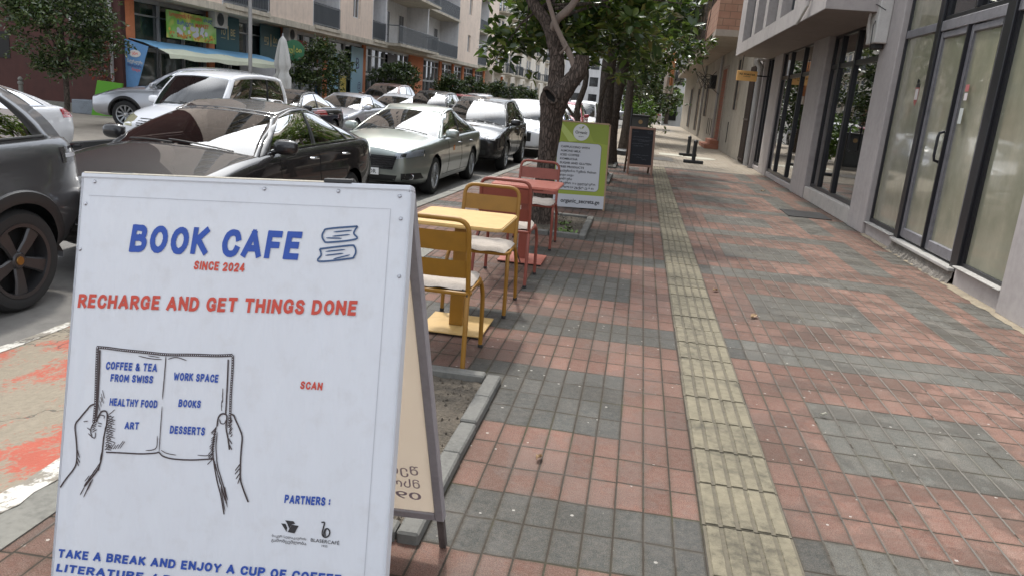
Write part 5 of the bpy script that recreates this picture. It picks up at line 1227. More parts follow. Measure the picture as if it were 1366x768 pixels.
# things between the tree trunks
ub = thing('parasol_stand', 'round black parasol base with a bare pole between the tree trunks', 'parasol base', (-.30, 23.6, 0))
s = MB(); s.lathe([(.001, .16), (.30, .16), (.38, .13), (.38, 0)], 24); s.build('base', M_BLKMETAL, ub, smooth=True); s = MB(); s.tube([(0, 0, .16), (0, 0, 1.4)], .035, 10); s.build('pole', M_BLKMETAL, ub)
cbx = thing('utility_cabinet', 'dark grey utility cabinet behind the chalkboard', 'cabinet', (-.12, 26.6, 0))
s = MB(); s.box(-.36, -.25, .1, .36, .25, 1.12); s.build('casing', vmat('cabinet_grey', (.04, .042, .042), .6, .2, .3, 3), cbx, bevel=.02); s = MB(); s.box(-.39, -.28, 1.12, .39, .28, 1.18); s.build('lid', M_CABLE, cbx, bevel=.01); s = MB(); s.box(-.34, -.22, 0, .34, .22, .1); s.build('plinth', M_CONC, cbx)
s = MB(); s.box(-.3, -.262, .2, .3, -.252, 1.04); s.build('door', vmat('cabinet_door', (.05, .053, .053), .6, .2, .3, 3), cbx); s = MB(); s.lathe([(.001, .02), (.07, .02), (.07, 0)], 12, Matrix.Translation((.1, -.262, .95)) @ Matrix.Rotation(PI / 2, 4, 'X')); s.build('round_plate', vmat('brass_plate', (.3, .2, .1), .5, .5), cbx)
def cover(loc, kind, m, label, a=.35, b=.35):
    s = MB()
    if kind == 'r': s.lathe([(.001, .012), (a * .96, .012), (a, .008), (a, .0)], 28)
    else: s.box(-a, -b, 0, a, b, .012)
    o = s.build('inspection_cover', m, bevel=.002); o.location = (*loc, .001); return tag(o, label, 'cover', None)
M_PALECOV = vmat('pale_cover', (.46, .44, .36), .8, 0, .2, 4)
cover((1.08, 25.8), 's', M_PALECOV, 'pale square cover set flat in the pavement left of the parking posts', .38, .55)
cover((1.98, 25.3), 'r', M_PALECOV, 'round pale cover in the pavement beside the parking posts', .5)
cover((.62, 23.2), 's', M_CONC, 'wide grey cover slab right behind the chalkboard', .42, .6)
cover((2.78, 12.9), 's', M_BLKMETAL, 'dark drain grating in the pavement by the second shop door', .33, .42)
# a few dry leaves and litter
M_LEAFD = plain('dry_leaf', (.30, .20, .11), .8)
r = random.Random(21)
for k, (x, y, lab) in enumerate([(.80, 6.6, 'curled brown dry leaf beside the yellow tactile strip'), (1.02, 5.85, 'pale tan dry leaf on the red pavers right of the tactile strip'), (2.6, 16.2, 'dark dry leaves by the wall of the third shop bay'), (1.12, 3.95, 'tiny pale scrap of litter on the grey paver block'), (-.26, 2.98, 'pale twig on the red pavers beside the tree pit')]):
    s = MB(); q = [.045, .05, .07, .02, .03][k]
    rows = [[(q * (u - 1) * (1 - .2 * abs(v)), q * .45 * v * (1 - (u - 1) ** 2 * .8), .012 + .012 * abs(v) + .006 * math.sin(u * 3)) for v in (-1, -.5, 0, .5, 1)] for u in (0, .5, 1, 1.5, 2)]
    s.grid(rows); o = s.build('dry_leaf' if k < 3 else 'litter', M_LEAFD if k != 3 else M_PALECOV, smooth=True); o.location = (x, y, 0); o.rotation_euler = (0, 0, r.uniform(0, 6)); tag(o, lab, 'leaf' if k < 3 else 'litter')
# ================================================================ CARS
G_CAR = glass('car_glass', (.36, .40, .39), .01, 1.5, base=.10)
G_TINT = glass('tinted_car_glass', (.03, .03, .03), .01, .8, base=.035)
M_TYRE = vmat('tyre_rubber', (.018, .018, .018), .8, 0, .3, 20)
M_WELL = plain('wheel_well', (.006, .006, .006), .95)
M_CABIN = plain('cabin_trim', (.03, .03, .032), .8); M_SEAT = plain('car_seat', (.055, .055, .06), .8)
M_TRIM = plain('black_trim', (.012, .012, .012), .45); M_CHROME = plain('chrome', (.62, .63, .65), .12, 1.0)
M_RIMS = plain('silver_rim', (.34, .35, .36), .3, .85); M_RIMD = plain('dark_rim', (.055, .055, .057), .35, .6)
M_LAMP = plain('headlamp_reflector', (.5, .52, .55), .3, .0); M_LENSD = glass('lamp_lens', (.85, .87, .9), .02, .8, base=.05)
M_TAIL = plain('tail_lamp', (.42, .012, .02), .12, coat=1); M_SMOKE = plain('smoked_lamp', (.05, .048, .05), .1, coat=1); M_AMBER = plain('amber_lamp', (.6, .18, .02), .2)
M_PLATE = plain('number_plate', (.68, .68, .66), .5); M_PLATETXT = plain('plate_text', (.02, .02, .02), .6)
def hermite(pts, x):
    xs = [p[0] for p in pts]; ys = [p[1] for p in pts]; n = len(xs)
    if x <= xs[0]: return ys[0]
    if x >= xs[-1]: return ys[-1]
    d = [(ys[i + 1] - ys[i]) / (xs[i + 1] - xs[i]) for i in range(n - 1)]
    m = [d[0]] + [0 if d[i - 1] * d[i] <= 0 else 2 * d[i - 1] * d[i] / (d[i - 1] + d[i]) for i in range(1, n - 1)] + [d[-1]]
    for i in range(n - 1):
        if x <= xs[i + 1]:
            h = xs[i + 1] - xs[i]; t = (x - xs[i]) / h
            return (2 * t ** 3 - 3 * t ** 2 + 1) * ys[i] + (t ** 3 - 2 * t ** 2 + t) * h * m[i] + (-2 * t ** 3 + 3 * t ** 2) * ys[i + 1] + (t ** 3 - t ** 2) * h * m[i + 1]
class Car:
    """local axes: +x front, +y the car's left, z up from the road"""
    def __init__(s, **k): s.__dict__.update(k)
    def hw(s, x):
        L = s.L / 2; W = s.W / 2; a_ = max(0, (x - (L - s.nose)) / s.nose); b_ = max(0, (-x - (L - s.tail)) / s.tail)
        return W * (1 - s.nosek * a_ ** 2.4) * (1 - s.tailk * b_ ** 2.4) * (1 - .012 * math.cos(x * 1.6) + .012)
    def section(s, x):
        h = s.hw(x); zb = hermite(s.zb, x); zs = hermite(s.zs, x); zt = hermite(s.zt, x); H = zs - zb
        wa = [math.exp(-((x - q) / .36) ** 2) for q in (s.xf, s.xr)]; fl = 1 + s.flare * max(wa)
        P = [(0, zb), (.55 * h, zb), (.84 * h, zb + .005), (.93 * h, zb + .05), (.965 * h * fl, zb + .18 * H), (.99 * h * fl, zb + .38 * H), (1.0 * h * fl, zb + .55 * H), (.985 * h * fl, zb + .68 * H), (.985 * h, zb + .74 * H), (.975 * h, zb + .86 * H), (.955 * h, zb + .955 * H), (.92 * h, zs)]
        for q in (.82, .70, .55, .40, .25, .1, 0):
            t = q / .92; P.append((q * h, zs + (zt - zs) * (1 - t ** 2.3)))
        return P
    def body(s):
        L = s.L / 2; xs = list(np.unique(np.round(np.concatenate([np.linspace(-L, -L + .5, 9), np.linspace(-L + .5, L - .55, 36), np.linspace(L - .55, L, 11)]), 4)))
        rings = []
        def ring(P, x): return [(x, -y, z) for y, z in P[:0:-1]][0:0] + [(x, y, z) for y, z in P] + [(x, -y, z) for y, z in P[-2:0:-1]]
        for x in xs: rings.append(ring(s.section(x), x))
        def cap(P, x, sg, rd):
            zc = sum(p[1] for p in P) / len(P); out = []
            for q, d in ((.975, .35), (.93, .62), (.85, .80), (.7, .90), (.5, .96), (.25, .99), (.01, 1.0)):
                out.append(ring([(y * q, zc + (z - zc) * q) for y, z in P], x + sg * rd * d))
            return out
        rings = cap(s.section(xs[0]), xs[0], -1, s.capr)[::-1] + rings + cap(s.section(xs[-1]), xs[-1], 1, s.capf)
        m = MB(); n = len(rings[0]); vs = [p for r_ in rings for p in r_]; fs = []
        for i in range(len(rings) - 1):
            for k in range(n): fs.append((i * n + k, (i + 1) * n + k, (i + 1) * n + (k + 1) % n, i * n + (k + 1) % n))
        m.add(vs, fs); m.f.append(tuple(range(n))); m.f.append(tuple(range((len(rings) - 1) * n, len(rings) * n))[::-1]); m.mi += [0, 0]
        return m
    def gh(s):
        """greenhouse patches as functions"""
        c = s
        def base(x): return Vector((x, .90 * c.hw(x), hermite(c.zs, x) - .012))
        def rail(t):
            x = c.xa + (c.xc - c.xa) * t; return Vector((x, hermite(c.yr, t), hermite(c.zr, t)))
        def side(t, v):
            b_ = base(c.xA + (c.xC - c.xA) * t); r_ = rail(t); p = b_.lerp(r_, v); p.y += c.tum * math.sin(PI * v); 
            if t < .15 or t > .85: pass
            p.x += c.pill * math.sin(PI * v) * ((1 - t) ** 4 - t ** 4); return p
        def front(u, v):                       # u -1..1
            p = side(0, v); k = 1 - u * u; q = Vector((p.x, p.y * u, p.z)); zt_ = hermite(c.zt, c.xA + c.bulge) - .01
            q.x += (c.bulge * (1 - v) + c.bulge * .45 * v) * k; q.z += ((zt_ - p.z) * (1 - v) if v < 1e-9 else (zt_ - base(c.xA).z) * (1 - v)) * k + c.crown * v * k; return q
        def rear(u, v):
            p = side(1, v); k = 1 - u * u; q = Vector((p.x, p.y * u, p.z)); zt_ = hermite(c.zt, c.xC - c.bulge) - .01
            q.x -= (c.bulge * .6 * (1 - v) + c.bulge * .3 * v) * k; q.z += (zt_ - base(c.xC).z) * (1 - v) * k + c.crown * v * k; return q
        def roof(t, u):
            p = rail(t); k = 1 - u * u; q = Vector((p.x, p.y * u, p.z + c.crown * k)); e = c.bulge * .45 * k * (1 - t) ** 2 - c.bulge * .3 * k * t ** 2; q.x += e; return q
        return side, front, rear, roof
def car_build(s, root, paint_, rim_m, detail=2):
    body = s.body(); bo = body.build('body', [paint_, M_WELL, M_CABIN], root)
    # wheel arches
    cu = []
    for x in (s.xf, s.xr):
        for sg in (-1, 1):
            q = MB(); q.lathe([(.001, -.17), (s.ra, -.17), (s.ra, .4), (.001, .4)], 36, Matrix.Translation((x, sg * (s.W / 2 - .12), s.rw)) @ Matrix.Rotation(-sg * PI / 2, 4, 'X'))
            c_ = q.build('cutter', M_WELL); c_.parent = None; cu.append(c_); md = bo.modifiers.new('b', 'BOOLEAN'); md.object = c_; md.operation = 'DIFFERENCE'; md.solver = 'EXACT'
    bo.parent = None; loc = root.matrix_local.copy(); bpy.context.view_layer.update()
    dg = bpy.context.evaluated_depsgraph_get(); me = bpy.data.meshes.new_from_object(bo.evaluated_get(dg)); bo.modifiers.clear()
    for c_ in cu: bpy.data.objects.remove(c_)
    bo.data = me; me.name = 'body'; bo.parent = root
    while len(me.materials) < 3: me.materials.append(M_WELL)
    me.materials[0] = paint_; me.materials[1] = M_WELL; me.materials[2] = M_CABIN
    b = bmesh.new(); b.from_mesh(me)
    side, front, rear, roof = s.gh()
    for f in b.faces:
        c_ = f.calc_center_median(); f.material_index = 0
        for x in (s.xf, s.xr):
            if math.hypot(c_.x - x, c_.z - s.rw) < s.ra - .0005 and abs(c_.y) > s.W / 2 - .5 and abs(f.normal.y) < .98 and c_.z > .12: f.material_index = 1
            if math.hypot(c_.x - x, c_.z - s.rw) < s.ra - .01 and abs(abs(c_.y) - (s.W / 2 - .29)) < .01: f.material_index = 1
        if s.xC - .02 < c_.x < s.xA + s.bulge * .8 and f.normal.z > .6 and abs(c_.y) < .86 * s.hw(c_.x) and c_.z > .6: f.material_index = 2
        if f.normal.z < -.8 and c_.z < .5: f.material_index = 1
        f.smooth = True
    for e_ in b.edges:
        if len(e_.link_faces) == 2 and (e_.calc_face_angle(0) > math.radians(38) or e_.link_faces[0].material_index != e_.link_faces[1].material_index): e_.smooth = False
    b.to_mesh(me)
    tree = BVHTree.FromBMesh(b); b.free()
    def cast(o, d): 
        h = tree.ray_cast(Vector(o), Vector(d).normalized()); return h[0]
    # greenhouse
    T0, T1 = s.side_span; V0, V1 = .09, .88
    shell = MB()
    ts = sorted(set([0, T0] + [T0 + (T1 - T0) * k / 22 for k in range(23)] + [T1, 1] + [q for w_ in s.windows for q in w_])); vsl = [0, V0, .25, .4, .55, .7, V1, .94, 1]
    def iswin(t0, t1, v0, v1):
        t, v = (t0 + t1) / 2, (v0 + v1) / 2
        return V0 < v < V1 and any(a_ < t < b_ for a_, b_ in s.windows)
    for sg in (1, -1):
        for i in range(len(ts) - 1):
            for j in range(len(vsl) - 1):
                if iswin(ts[i], ts[i + 1], vsl[j], vsl[j + 1]): continue
                Q = [side(ts[i], vsl[j]), side(ts[i + 1], vsl[j]), side(ts[i + 1], vsl[j + 1]), side(ts[i], vsl[j + 1])]
                Q = [(p.x, p.y * sg, p.z) for p in Q]; pill = V0 < (vsl[j] + vsl[j + 1]) / 2 < V1 and T0 < (ts[i] + ts[i + 1]) / 2 < T1
                shell.cur = 1 if pill else 0; shell.add(Q, [(0, 1, 2, 3) if sg < 0 else (3, 2, 1, 0)])
    shell.cur = 0
    us = [-1, -.93, -.86, -.6, -.35, -.1, .1, .35, .6, .86, .93, 1]; fv = [0, .06, .3, .5, .7, .93, 1]
    for fn, fl in ((front, 0), (rear, 1)):
        for i in range(len(us) - 1):
            for j in range(len(fv) - 1):
                um, vm = (us[i] + us[i + 1]) / 2, (fv[j] + fv[j + 1]) / 2
                if abs(um) < (.93 if fl == 0 else s.rearw) and (.06 if fl == 0 else s.rearv) < vm < .93: continue
                Q = [fn(us[i], fv[j]), fn(us[i + 1], fv[j]), fn(us[i + 1], fv[j + 1]), fn(us[i], fv[j + 1])]; shell.add(Q, [(0, 1, 2, 3) if fl == 0 else (3, 2, 1, 0)])
    tr = [0, .04, .12, .25, .4, .55, .7, .85, .95, 1]; uu = [-1, -.95, -.85, -.65, -.4, -.15, .15, .4, .65, .85, .95, 1]
    shell.grid([[roof(t, u) for u in uu] for t in tr])
    so_ = shell.build('roof', [paint_, M_TRIM], root)
    bm2 = bmesh.new(); bm2.from_mesh(so_.data); bmesh.ops.remove_doubles(bm2, verts=bm2.verts, dist=.003); bmesh.ops.recalc_face_normals(bm2, faces=bm2.faces)
    for f in bm2.faces: f.smooth = True
    for e_ in bm2.edges:
        if len(e_.link_faces) == 2 and e_.calc_face_angle(0) > math.radians(30): e_.smooth = False
    bm2.to_mesh(so_.data); bm2.free()
    sm_ = so_.modifiers.new('thick', 'SOLIDIFY'); sm_.thickness = .03; sm_.offset = -1
    def patch(name, fn, us_, vs_, m, par, off=0.0, flip=False):
        q = MB(); rows = [[fn(u, v) for u in us_] for v in vs_]; q.grid(rows)
        if flip: q.f = [f[::-1] for f in q.f]
        return q.build(name, m, par, smooth=True)
    lin = lambda a_, b_, n: [a_ + (b_ - a_) * k / n for k in range(n + 1)]
    patch('windscreen', front, lin(-.935, .935, 14), lin(.055, .935, 8), s.g_front, root)
    if s.rearw > 0: patch('rear_window', rear, lin(-s.rearw, s.rearw, 12), lin(s.rearv, .935, 8), s.g_side, root, flip=True)
    for sg in (1, -1):
        for k, (a_, b_) in enumerate(s.windows):
            patch('side_window', lambda t, v: Vector((side(t, v).x, side(t, v).y * sg - sg * .004, side(t, v).z)), lin(a_, b_, 8), lin(V0, V1, 6), s.g_side if k else s.g_front2, root, flip=sg > 0)
        # window trim strips
        q = MB(); top = [side(T0 + (T1 - T0) * k / 20, V0 - .01) for k in range(21)]
        q.tube([(p.x, (p.y + .004) * sg, p.z) for p in top], .011, 6)
        if s.chrome > 1: q.tube([(p.x, (p.y + .003) * sg, p.z) for p in [side(T0 + (T1 - T0) * k / 20, V1 + .01) for k in range(21)]], .009, 6)
        q.build('window_trim', M_CHROME if s.chrome else M_TRIM, root, smooth=True)
        # wipers / door seams / handles
        q = MB()
        zlo = lambda x: hermite(s.zb, x) + .12
        for xx in s.seams:
            pts = []
            for k in range(15):
                z = zlo(xx) + (hermite(s.zs, xx) - .02 - zlo(xx)) * k / 14; h_ = cast((xx, sg * 2, z), (0, -sg, 0))
                if h_: pts.append(h_ + Vector((0, sg * .0005, 0)))
            if len(pts) > 3: q.tube(pts, .0035, 4, caps=False)
        pts = [cast((x, sg * 2, zlo(x) + .02), (0, -sg, 0)) for x in lin(s.xr + s.ra + .06, s.xf - s.ra - .06, 16)]; pts = [p for p in pts if p]
        if len(pts) > 3: q.tube(pts, .004, 4, caps=False)
        q.build('door_seam', M_WELL, root)
        for xx in s.handles:
            h_ = cast((xx, sg * 2, s.hz), (0, -sg, 0))
            if h_: q = MB(); q.tube([h_ + Vector((-.09, 0, 0)), h_ + Vector((-.07, sg * .03, 0)), h_ + Vector((.07, sg * .03, .004)), h_ + Vector((.09, 0, .004))], .013, 8); q.build('door_handle', M_CHROME if s.chrome else paint_, root, smooth=True)
        # mirror
        p = side(.10, .08); q = MB(); M = Matrix.Translation((p.x + .02, sg * (p.y + .155), p.z + .065)) @ Matrix.Rotation(sg * .12, 4, 'Z') @ Matrix.Diagonal((.085, .125, .078, 1))
        N_ = 14; rows = []
        for i in range(N_ + 1):
            th = PI * i / N_; row = []
            for j in range(2 * N_ + 1):
                ph = PI * j / N_; e = lambda c_: math.copysign(abs(c_) ** .7, c_); x_ = e(math.sin(th)) * e(math.cos(ph)); row.append(M @ Vector((x_ if x_ > 0 else x_ * .35, e(math.sin(th)) * e(math.sin(ph)), e(math.cos(th)))))
            rows.append(row)
        q.grid(rows); q.tube([(p.x + .02, sg * (p.y + .00), p.z + .0), (p.x + .02, sg * (p.y + .10), p.z + .035)], .028, 8); mo = q.build('mirror', s.mirror_m or paint_, root, smooth=True)
        g_ = MB(); g_.quad(*[M @ Vector((-.36, y_ * .85, z_ * .8)) for y_, z_ in ((-1, -.8), (1, -.8), (1, .8), (-1, .8))]); g_.build('mirror_glass', M_CHROME, mo)
    # wheels
    for x in (s.xf, s.xr):
        for sg in (1, -1):
            M = Matrix.Translation((x, sg * (s.W / 2 - .115 + s.flare * s.W / 2), s.rw)) @ Matrix.Rotation(-sg * PI / 2, 4, 'X')
            R_, rr_ = s.rw, s.rim; q = MB()
            q.lathe([(rr_ - .005, -.10), (rr_ + .03, -.112), (R_ - .03, -.108), (R_ - .008, -.085), (R_, -.05), (R_, .05), (R_ - .008, .085), (R_ - .03, .108), (rr_ + .03, .112), (rr_ - .005, .10)], 44, M); w_ = q.build('wheel', M_TYRE, root, smooth=True, angle=35)
            q = MB(); q.lathe([(rr_ - .012, -.1), (rr_ - .012, .085), (rr_ + .004, .104), (rr_ + .004, .108), (rr_ - .022, .104), (rr_ - .03, .06), (rr_ - .035, -.08)], 44, M)
            n = s.spokes
            for k in range(n):
                a_ = 2 * PI * k / n + .3; c_, d_ = math.cos(a_), math.sin(a_)
                def P(r, t, z): return M @ Vector((c_ * r - d_ * t, d_ * r + c_ * t, z))
                w0, w1 = s.spw; r0, r1 = .045, rr_ - .02
                ring_ = []
                for r, w, z in ((r0, w0, .075), ((r0 + r1) / 2, (w0 + w1) / 2 * .92, .092), (r1, w1, .094)):
                    ring_.append([P(r, -w, z - .012), P(r, -w * .75, z), P(r, w * .75, z), P(r, w, z - .012), P(r, w * .8, z - .035), P(r, -w * .8, z - .035)])
                    ring_[-1].append(ring_[-1][0])
                q.grid(ring_)
            q.lathe([(.001, .088), (.05, .088), (.062, .078), (.066, .04)], 20, M); q.build('rim', rim_m, w_, smooth=True, angle=35)
            q = MB(); q.lathe([(.001, .0), (rr_ - .03, .0)], 30, M); q.build('brake', M_WELL, w_)
            q = MB(); q.lathe([(.001, .0965), (.030, .0955), (.033, .089)], 20, M); q.build('hub_cap', s.hub_m, w_, smooth=True)
            for k in range(5):
                a_ = 2 * PI * k / 5; 
            q = MB()
            for k in range(5): a_ = 2 * PI * (k + .5) / 5 + .3; q.lathe([(.001, .081), (.009, .081), (.011, .07)], 8, M @ Matrix.Translation((.055 * math.cos(a_), .055 * math.sin(a_), 0)))
            q.build('wheel_nut', M_WELL, w_)
        if s.clad:
            for sg in (1, -1):
                rows = []
                for k in range(37):
                    a_ = -.15 + (PI + .3) * k / 36; row = []
                    for r, o_ in ((s.ra - .006, .006), (s.ra + .012, .016), (s.ra + s.clad, .014), (s.ra + s.clad + .012, .0)):
                        px, pz = x + r * math.cos(a_), s.rw + r * math.sin(a_); h_ = cast((px, sg * 2, pz), (0, -sg, 0)) if r > s.ra else cast((x + (s.ra + .006) * math.cos(a_), sg * 2, s.rw + (s.ra + .006) * math.sin(a_)), (0, -sg, 0))
                        yy = h_.y if h_ and abs(h_.y) > .5 * s.W / 2 else sg * s.hw(px) * .93; row.append(Vector((px, yy + sg * o_, pz)))
                    rows.append(row)
                q = MB(); q.grid(rows); q.build('arch_trim', s.clad_m, root, smooth=True)
    # patches on nose and tail; corners given as (y, z), projected along x
    def decal(name, P, m, par=root, front_=True, off=.004, n=(12, 5), both=False, xdir=None):
        for sg in ((1, -1) if both else (1,)):
            A, B, C_, D = [Vector((0, y * sg, z)) for y, z in P]; rows = []
            for j in range(n[1] + 1):
                row = []
                for i in range(n[0] + 1):
                    p = A.lerp(B, i / n[0]).lerp(D.lerp(C_, i / n[0]), j / n[1]); d = Vector((-1 if front_ else 1, (-sg * xdir) if xdir else 0, 0)).normalized()
                    o_ = p - d * 4; h_ = cast(o_, d); 
                    if h_ is None: h_ = p + Vector(((s.L / 2) * (1 if front_ else -1), 0, 0))
                    row.append(h_ - d * off)
                rows.append(row)
            q = MB(); q.grid(rows); rows2 = [[Vector(p) for p in r_] for r_ in rows]
            # a small return edge so the piece has thickness
            d = Vector((-1 if front_ else 1, 0, 0)); edge = rows[0] + [r_[-1] for r_ in rows[1:]] + rows[-1][-2::-1] + [r_[0] for r_ in rows[-2:0:-1]]
            k = len(edge); q.add(edge + [p + d * (abs(off) + .02) for p in edge], [(i, (i + 1) % k, k + (i + 1) % k, k + i) for i in range(k)])
            o = q.build(name, m, par, smooth=True)
            for f in o.data.polygons: pass
        return o
    def side_decal(name, x0, x1, z0, z1, m, slant=.0, off=.005, n=8):
        for sg in (1, -1):
            rows = []
            for j in range(n + 1):
                row = []
                for i in range(n + 1):
                    z = z0 + (z1 - z0) * j / n; x = x0 + (x1 - x0) * i / n + slant * j / n; h_ = cast((x, sg * 2, z), (-.0, -sg, 0))
                    row.append((h_ if h_ else Vector((x, sg * s.hw(x) * .9, z))) + Vector((0, sg * off, 0)))
                rows.append(row if sg < 0 else row[::-1])
            q = MB(); q.grid(rows); q.build(name, m, root, smooth=True)
    s.side_decal = side_decal; s.decal = decal; s.cast = cast; s.root = root
    # cabin
    q = MB(); zc = s.seatz
    for sx, xx in ((.36, s.xseat), (-.36, s.xseat), (.36, s.xseat - .95), (-.36, s.xseat - .95)):
        q.box(xx - .10, sx - .24, zc - .35, xx + .04, sx + .24, zc + .28, None); q.box(xx - .09, sx - .12, zc + .30, xx - .01, sx + .12, zc + .46)
    q.build('seats', M_SEAT, root, bevel=.04, seg=2)
    q = MB(); M = Matrix.Translation((s.xseat + .58, .36, zc + .02)) @ Matrix.Rotation(-.45 + PI / 2, 4, 'Y'); q.tube([M @ Vector((.18 * math.cos(a_ * PI / 10), .18 * math.sin(a_ * PI / 10), 0)) for a_ in range(20)], .016, 6, closed=True); q.build('steering_wheel', M_TRIM, root, smooth=True)
    # wipers
    q = MB()
    for u0, u1 in ((.75, -.02), (.05, -.62)): q.tube([front(u0 + (u1 - u0) * k / 8, .05 + .06 * k / 8) + Vector((.012, 0, .012)) for k in range(9)], .008, 5)
    q.build('wiper', M_TRIM, root)
    return s
def plate(s, y, z, txt, front_=True, w=.52, h=.112):
    x = s.cast((4 if front_ else -4, y, z), (-1 if front_ else 1, 0, 0)).x; k = 1 if front_ else -1
    q = MB(); q.box(-w / 2, -h / 2, 0, w / 2, h / 2, .012)
    M = frame((x + k * .012, y, z), (0, k, 0), (0, 0, 1)); o = q.build('number_plate', M_PLATE, s.root, M=M, bevel=.003); add_text('plate_text', txt, M_PLATETXT, o, (-w * .40, -.033), (w * .42, -.033), .066, off=.0135, shear=0, bold=.015)
def base(**k):
    d = dict(L=4.65, W=1.82, nose=.8, nosek=.16, tail=.7, tailk=.12, capf=.06, capr=.05, flare=.0, rw=.325, rim=.225, ra=.375, xf=1.42, xr=-1.38, xA=.95, xa=.05, xc=-1.05, xC=-1.95,
             zb=[(-2.4, .34), (-1.9, .22), (-.9, .17), (1.2, .17), (2.0, .20), (2.4, .26)], zs=[(-2.4, .86), (-2.0, .98), (-1.2, .97), (.4, .93), (1.2, .86), (1.9, .74), (2.35, .60)], zt=[(-2.4, .92), (-2.1, 1.03), (-1.5, 1.05), (.2, 1.0), (1.1, .97), (1.8, .86), (2.2, .74), (2.35, .66)],
             zr=[(0, 1.34), (.25, 1.405), (.5, 1.42), (.8, 1.375), (1, 1.31)], yr=[(0, .56), (.4, .60), (1, .54)], tum=.025, pill=.10, bulge=.20, crown=.04, side_span=(.06, .93), windows=[(.07, .44), (.475, .80), (.825, .92)], rearw=.9, rearv=.08, seams=(.62, -.38), handles=(-.20, -1.12), hz=.83,
             chrome=1, spokes=5, spw=(.030, .048), hub_m=M_CHROME, clad=0, clad_m=M_TRIM, g_front=G_CAR, g_front2=G_CAR, g_side=G_TINT, mirror_m=None, xseat=-.15, seatz=.85)
    d.update(k); return Car(**d)
FACE = -PI / 2                       # noses towards the viewer
def lamps_sedan(c, y0=.42, y1=.84, z0=.58, z1=.70, amber=True):
    c.decal('headlight', [(y0, z0 + .02), (y1, z0 + .06), (y1 - .02, z1 + .06), (y0 + .03, z1 - .02)], M_LAMP, both=True, off=.002)
    c.decal('headlight_lens', [(y0 - .01, z0 + .01), (y1 + .01, z0 + .05), (y1 - .01, z1 + .07), (y0 + .02, z1 - .01)], M_LENSD, both=True, off=.014)
    c.decal('lamp_bezel', [(y0 + .10, z0 + .045), (y0 + .19, z0 + .06), (y0 + .19, z1 - .01), (y0 + .11, z1 - .025)], M_TRIM, both=True, off=.006)
# ---- the parked cars
P_BLACK = paint('black_car_paint', (.010, .009, .010), .0, .3, dust=.012, lowk=.05); P_SILV = paint('silver_green_car_paint', (.32, .35, .32), .75, .33); P_GREY = paint('graphite_car_paint', (.16, .165, .175), .8, .3, dust=.02, lowk=.08)
P_WHITE = paint('white_car_paint', (.78, .78, .79), 0, .3, dust=.03, lowk=.08); P_SIL2 = paint('silver_car_paint', (.46, .47, .50), .6, .33); P_BROWN = paint('brown_car_paint', (.16, .08, .06), .4, .3); P_REDC = paint('red_car_paint', (.30, .03, .04), .1, .3); P_BLUE = paint('dark_blue_car_paint', (.02, .035, .11), .3, .3)
def park(name, label, x_left, y_nose, W, L, z=ROAD_Z, rz=0.0, group='cars parked along the kerb'):
    return thing(name, label, 'car', (x_left - W / 2, y_nose + L / 2, z), FACE + rz, group)
# graphite coupe crossover, tail towards the far side
c = base(L=4.85, W=1.93, rw=.372, rim=.268, ra=.425, flare=.03, xf=1.28, xr=-1.64, nose=.7, tail=.62, tailk=.13, capr=.05, xA=.85, xa=.05, xc=-1.74, xC=-2.30, chrome=0, clad=.075, clad_m=plain('dark_arch_cladding', (.02, .02, .021), .5),
         zb=[(-2.5, .48), (-2.0, .33), (-.9, .26), (1.2, .26), (2.0, .28), (2.5, .34)], zs=[(-2.45, 1.10), (-2.3, 1.21), (-1.6, 1.19), (-.6, 1.13), (.4, 1.09), (1.2, 1.03), (1.9, .95), (2.4, .78)], zt=[(-2.45, 1.14), (-2.3, 1.25), (-1.6, 1.26), (.2, 1.16), (1.1, 1.12), (1.8, 1.04), (2.4, .84)],
         zr=[(0, 1.57), (.3, 1.67), (.6, 1.70), (.85, 1.69), (1, 1.655)], yr=[(0, .58), (.4, .65), (1, .62)], windows=[(.07, .36), (.39, .64), (.67, .90)], spokes=5, spw=(.038, .062), hub_m=plain('gold_crest', (.28, .15, .04), .4, .8), xseat=-.1, seatz=1.0, hz=.98, seams=(.70, -.30))
suv = park('coupe_crossover', 'dark graphite grey coupe crossover with dark five spoke wheels at the left edge', -4.28, .67, 1.93, 4.85)
car_build(c, suv, P_GREY, M_RIMD)
c.decal('tail_light', [(.50, 1.03), (.93, 1.05), (.90, 1.16), (.5, 1.12)], M_SMOKE, front_=False, both=True, off=.006, xdir=.55)
c.side_decal('tail_light', -2.44, -2.16, 1.03, 1.15, M_SMOKE, .02); c.side_decal('tail_lens', -2.40, -2.20, 1.07, 1.10, M_LAMP, .0, .008); c.decal('tail_lens', [(.56, 1.06), (.90, 1.08), (.89, 1.12), (.56, 1.09)], M_LAMP, front_=False, both=True, off=.010, xdir=.55)
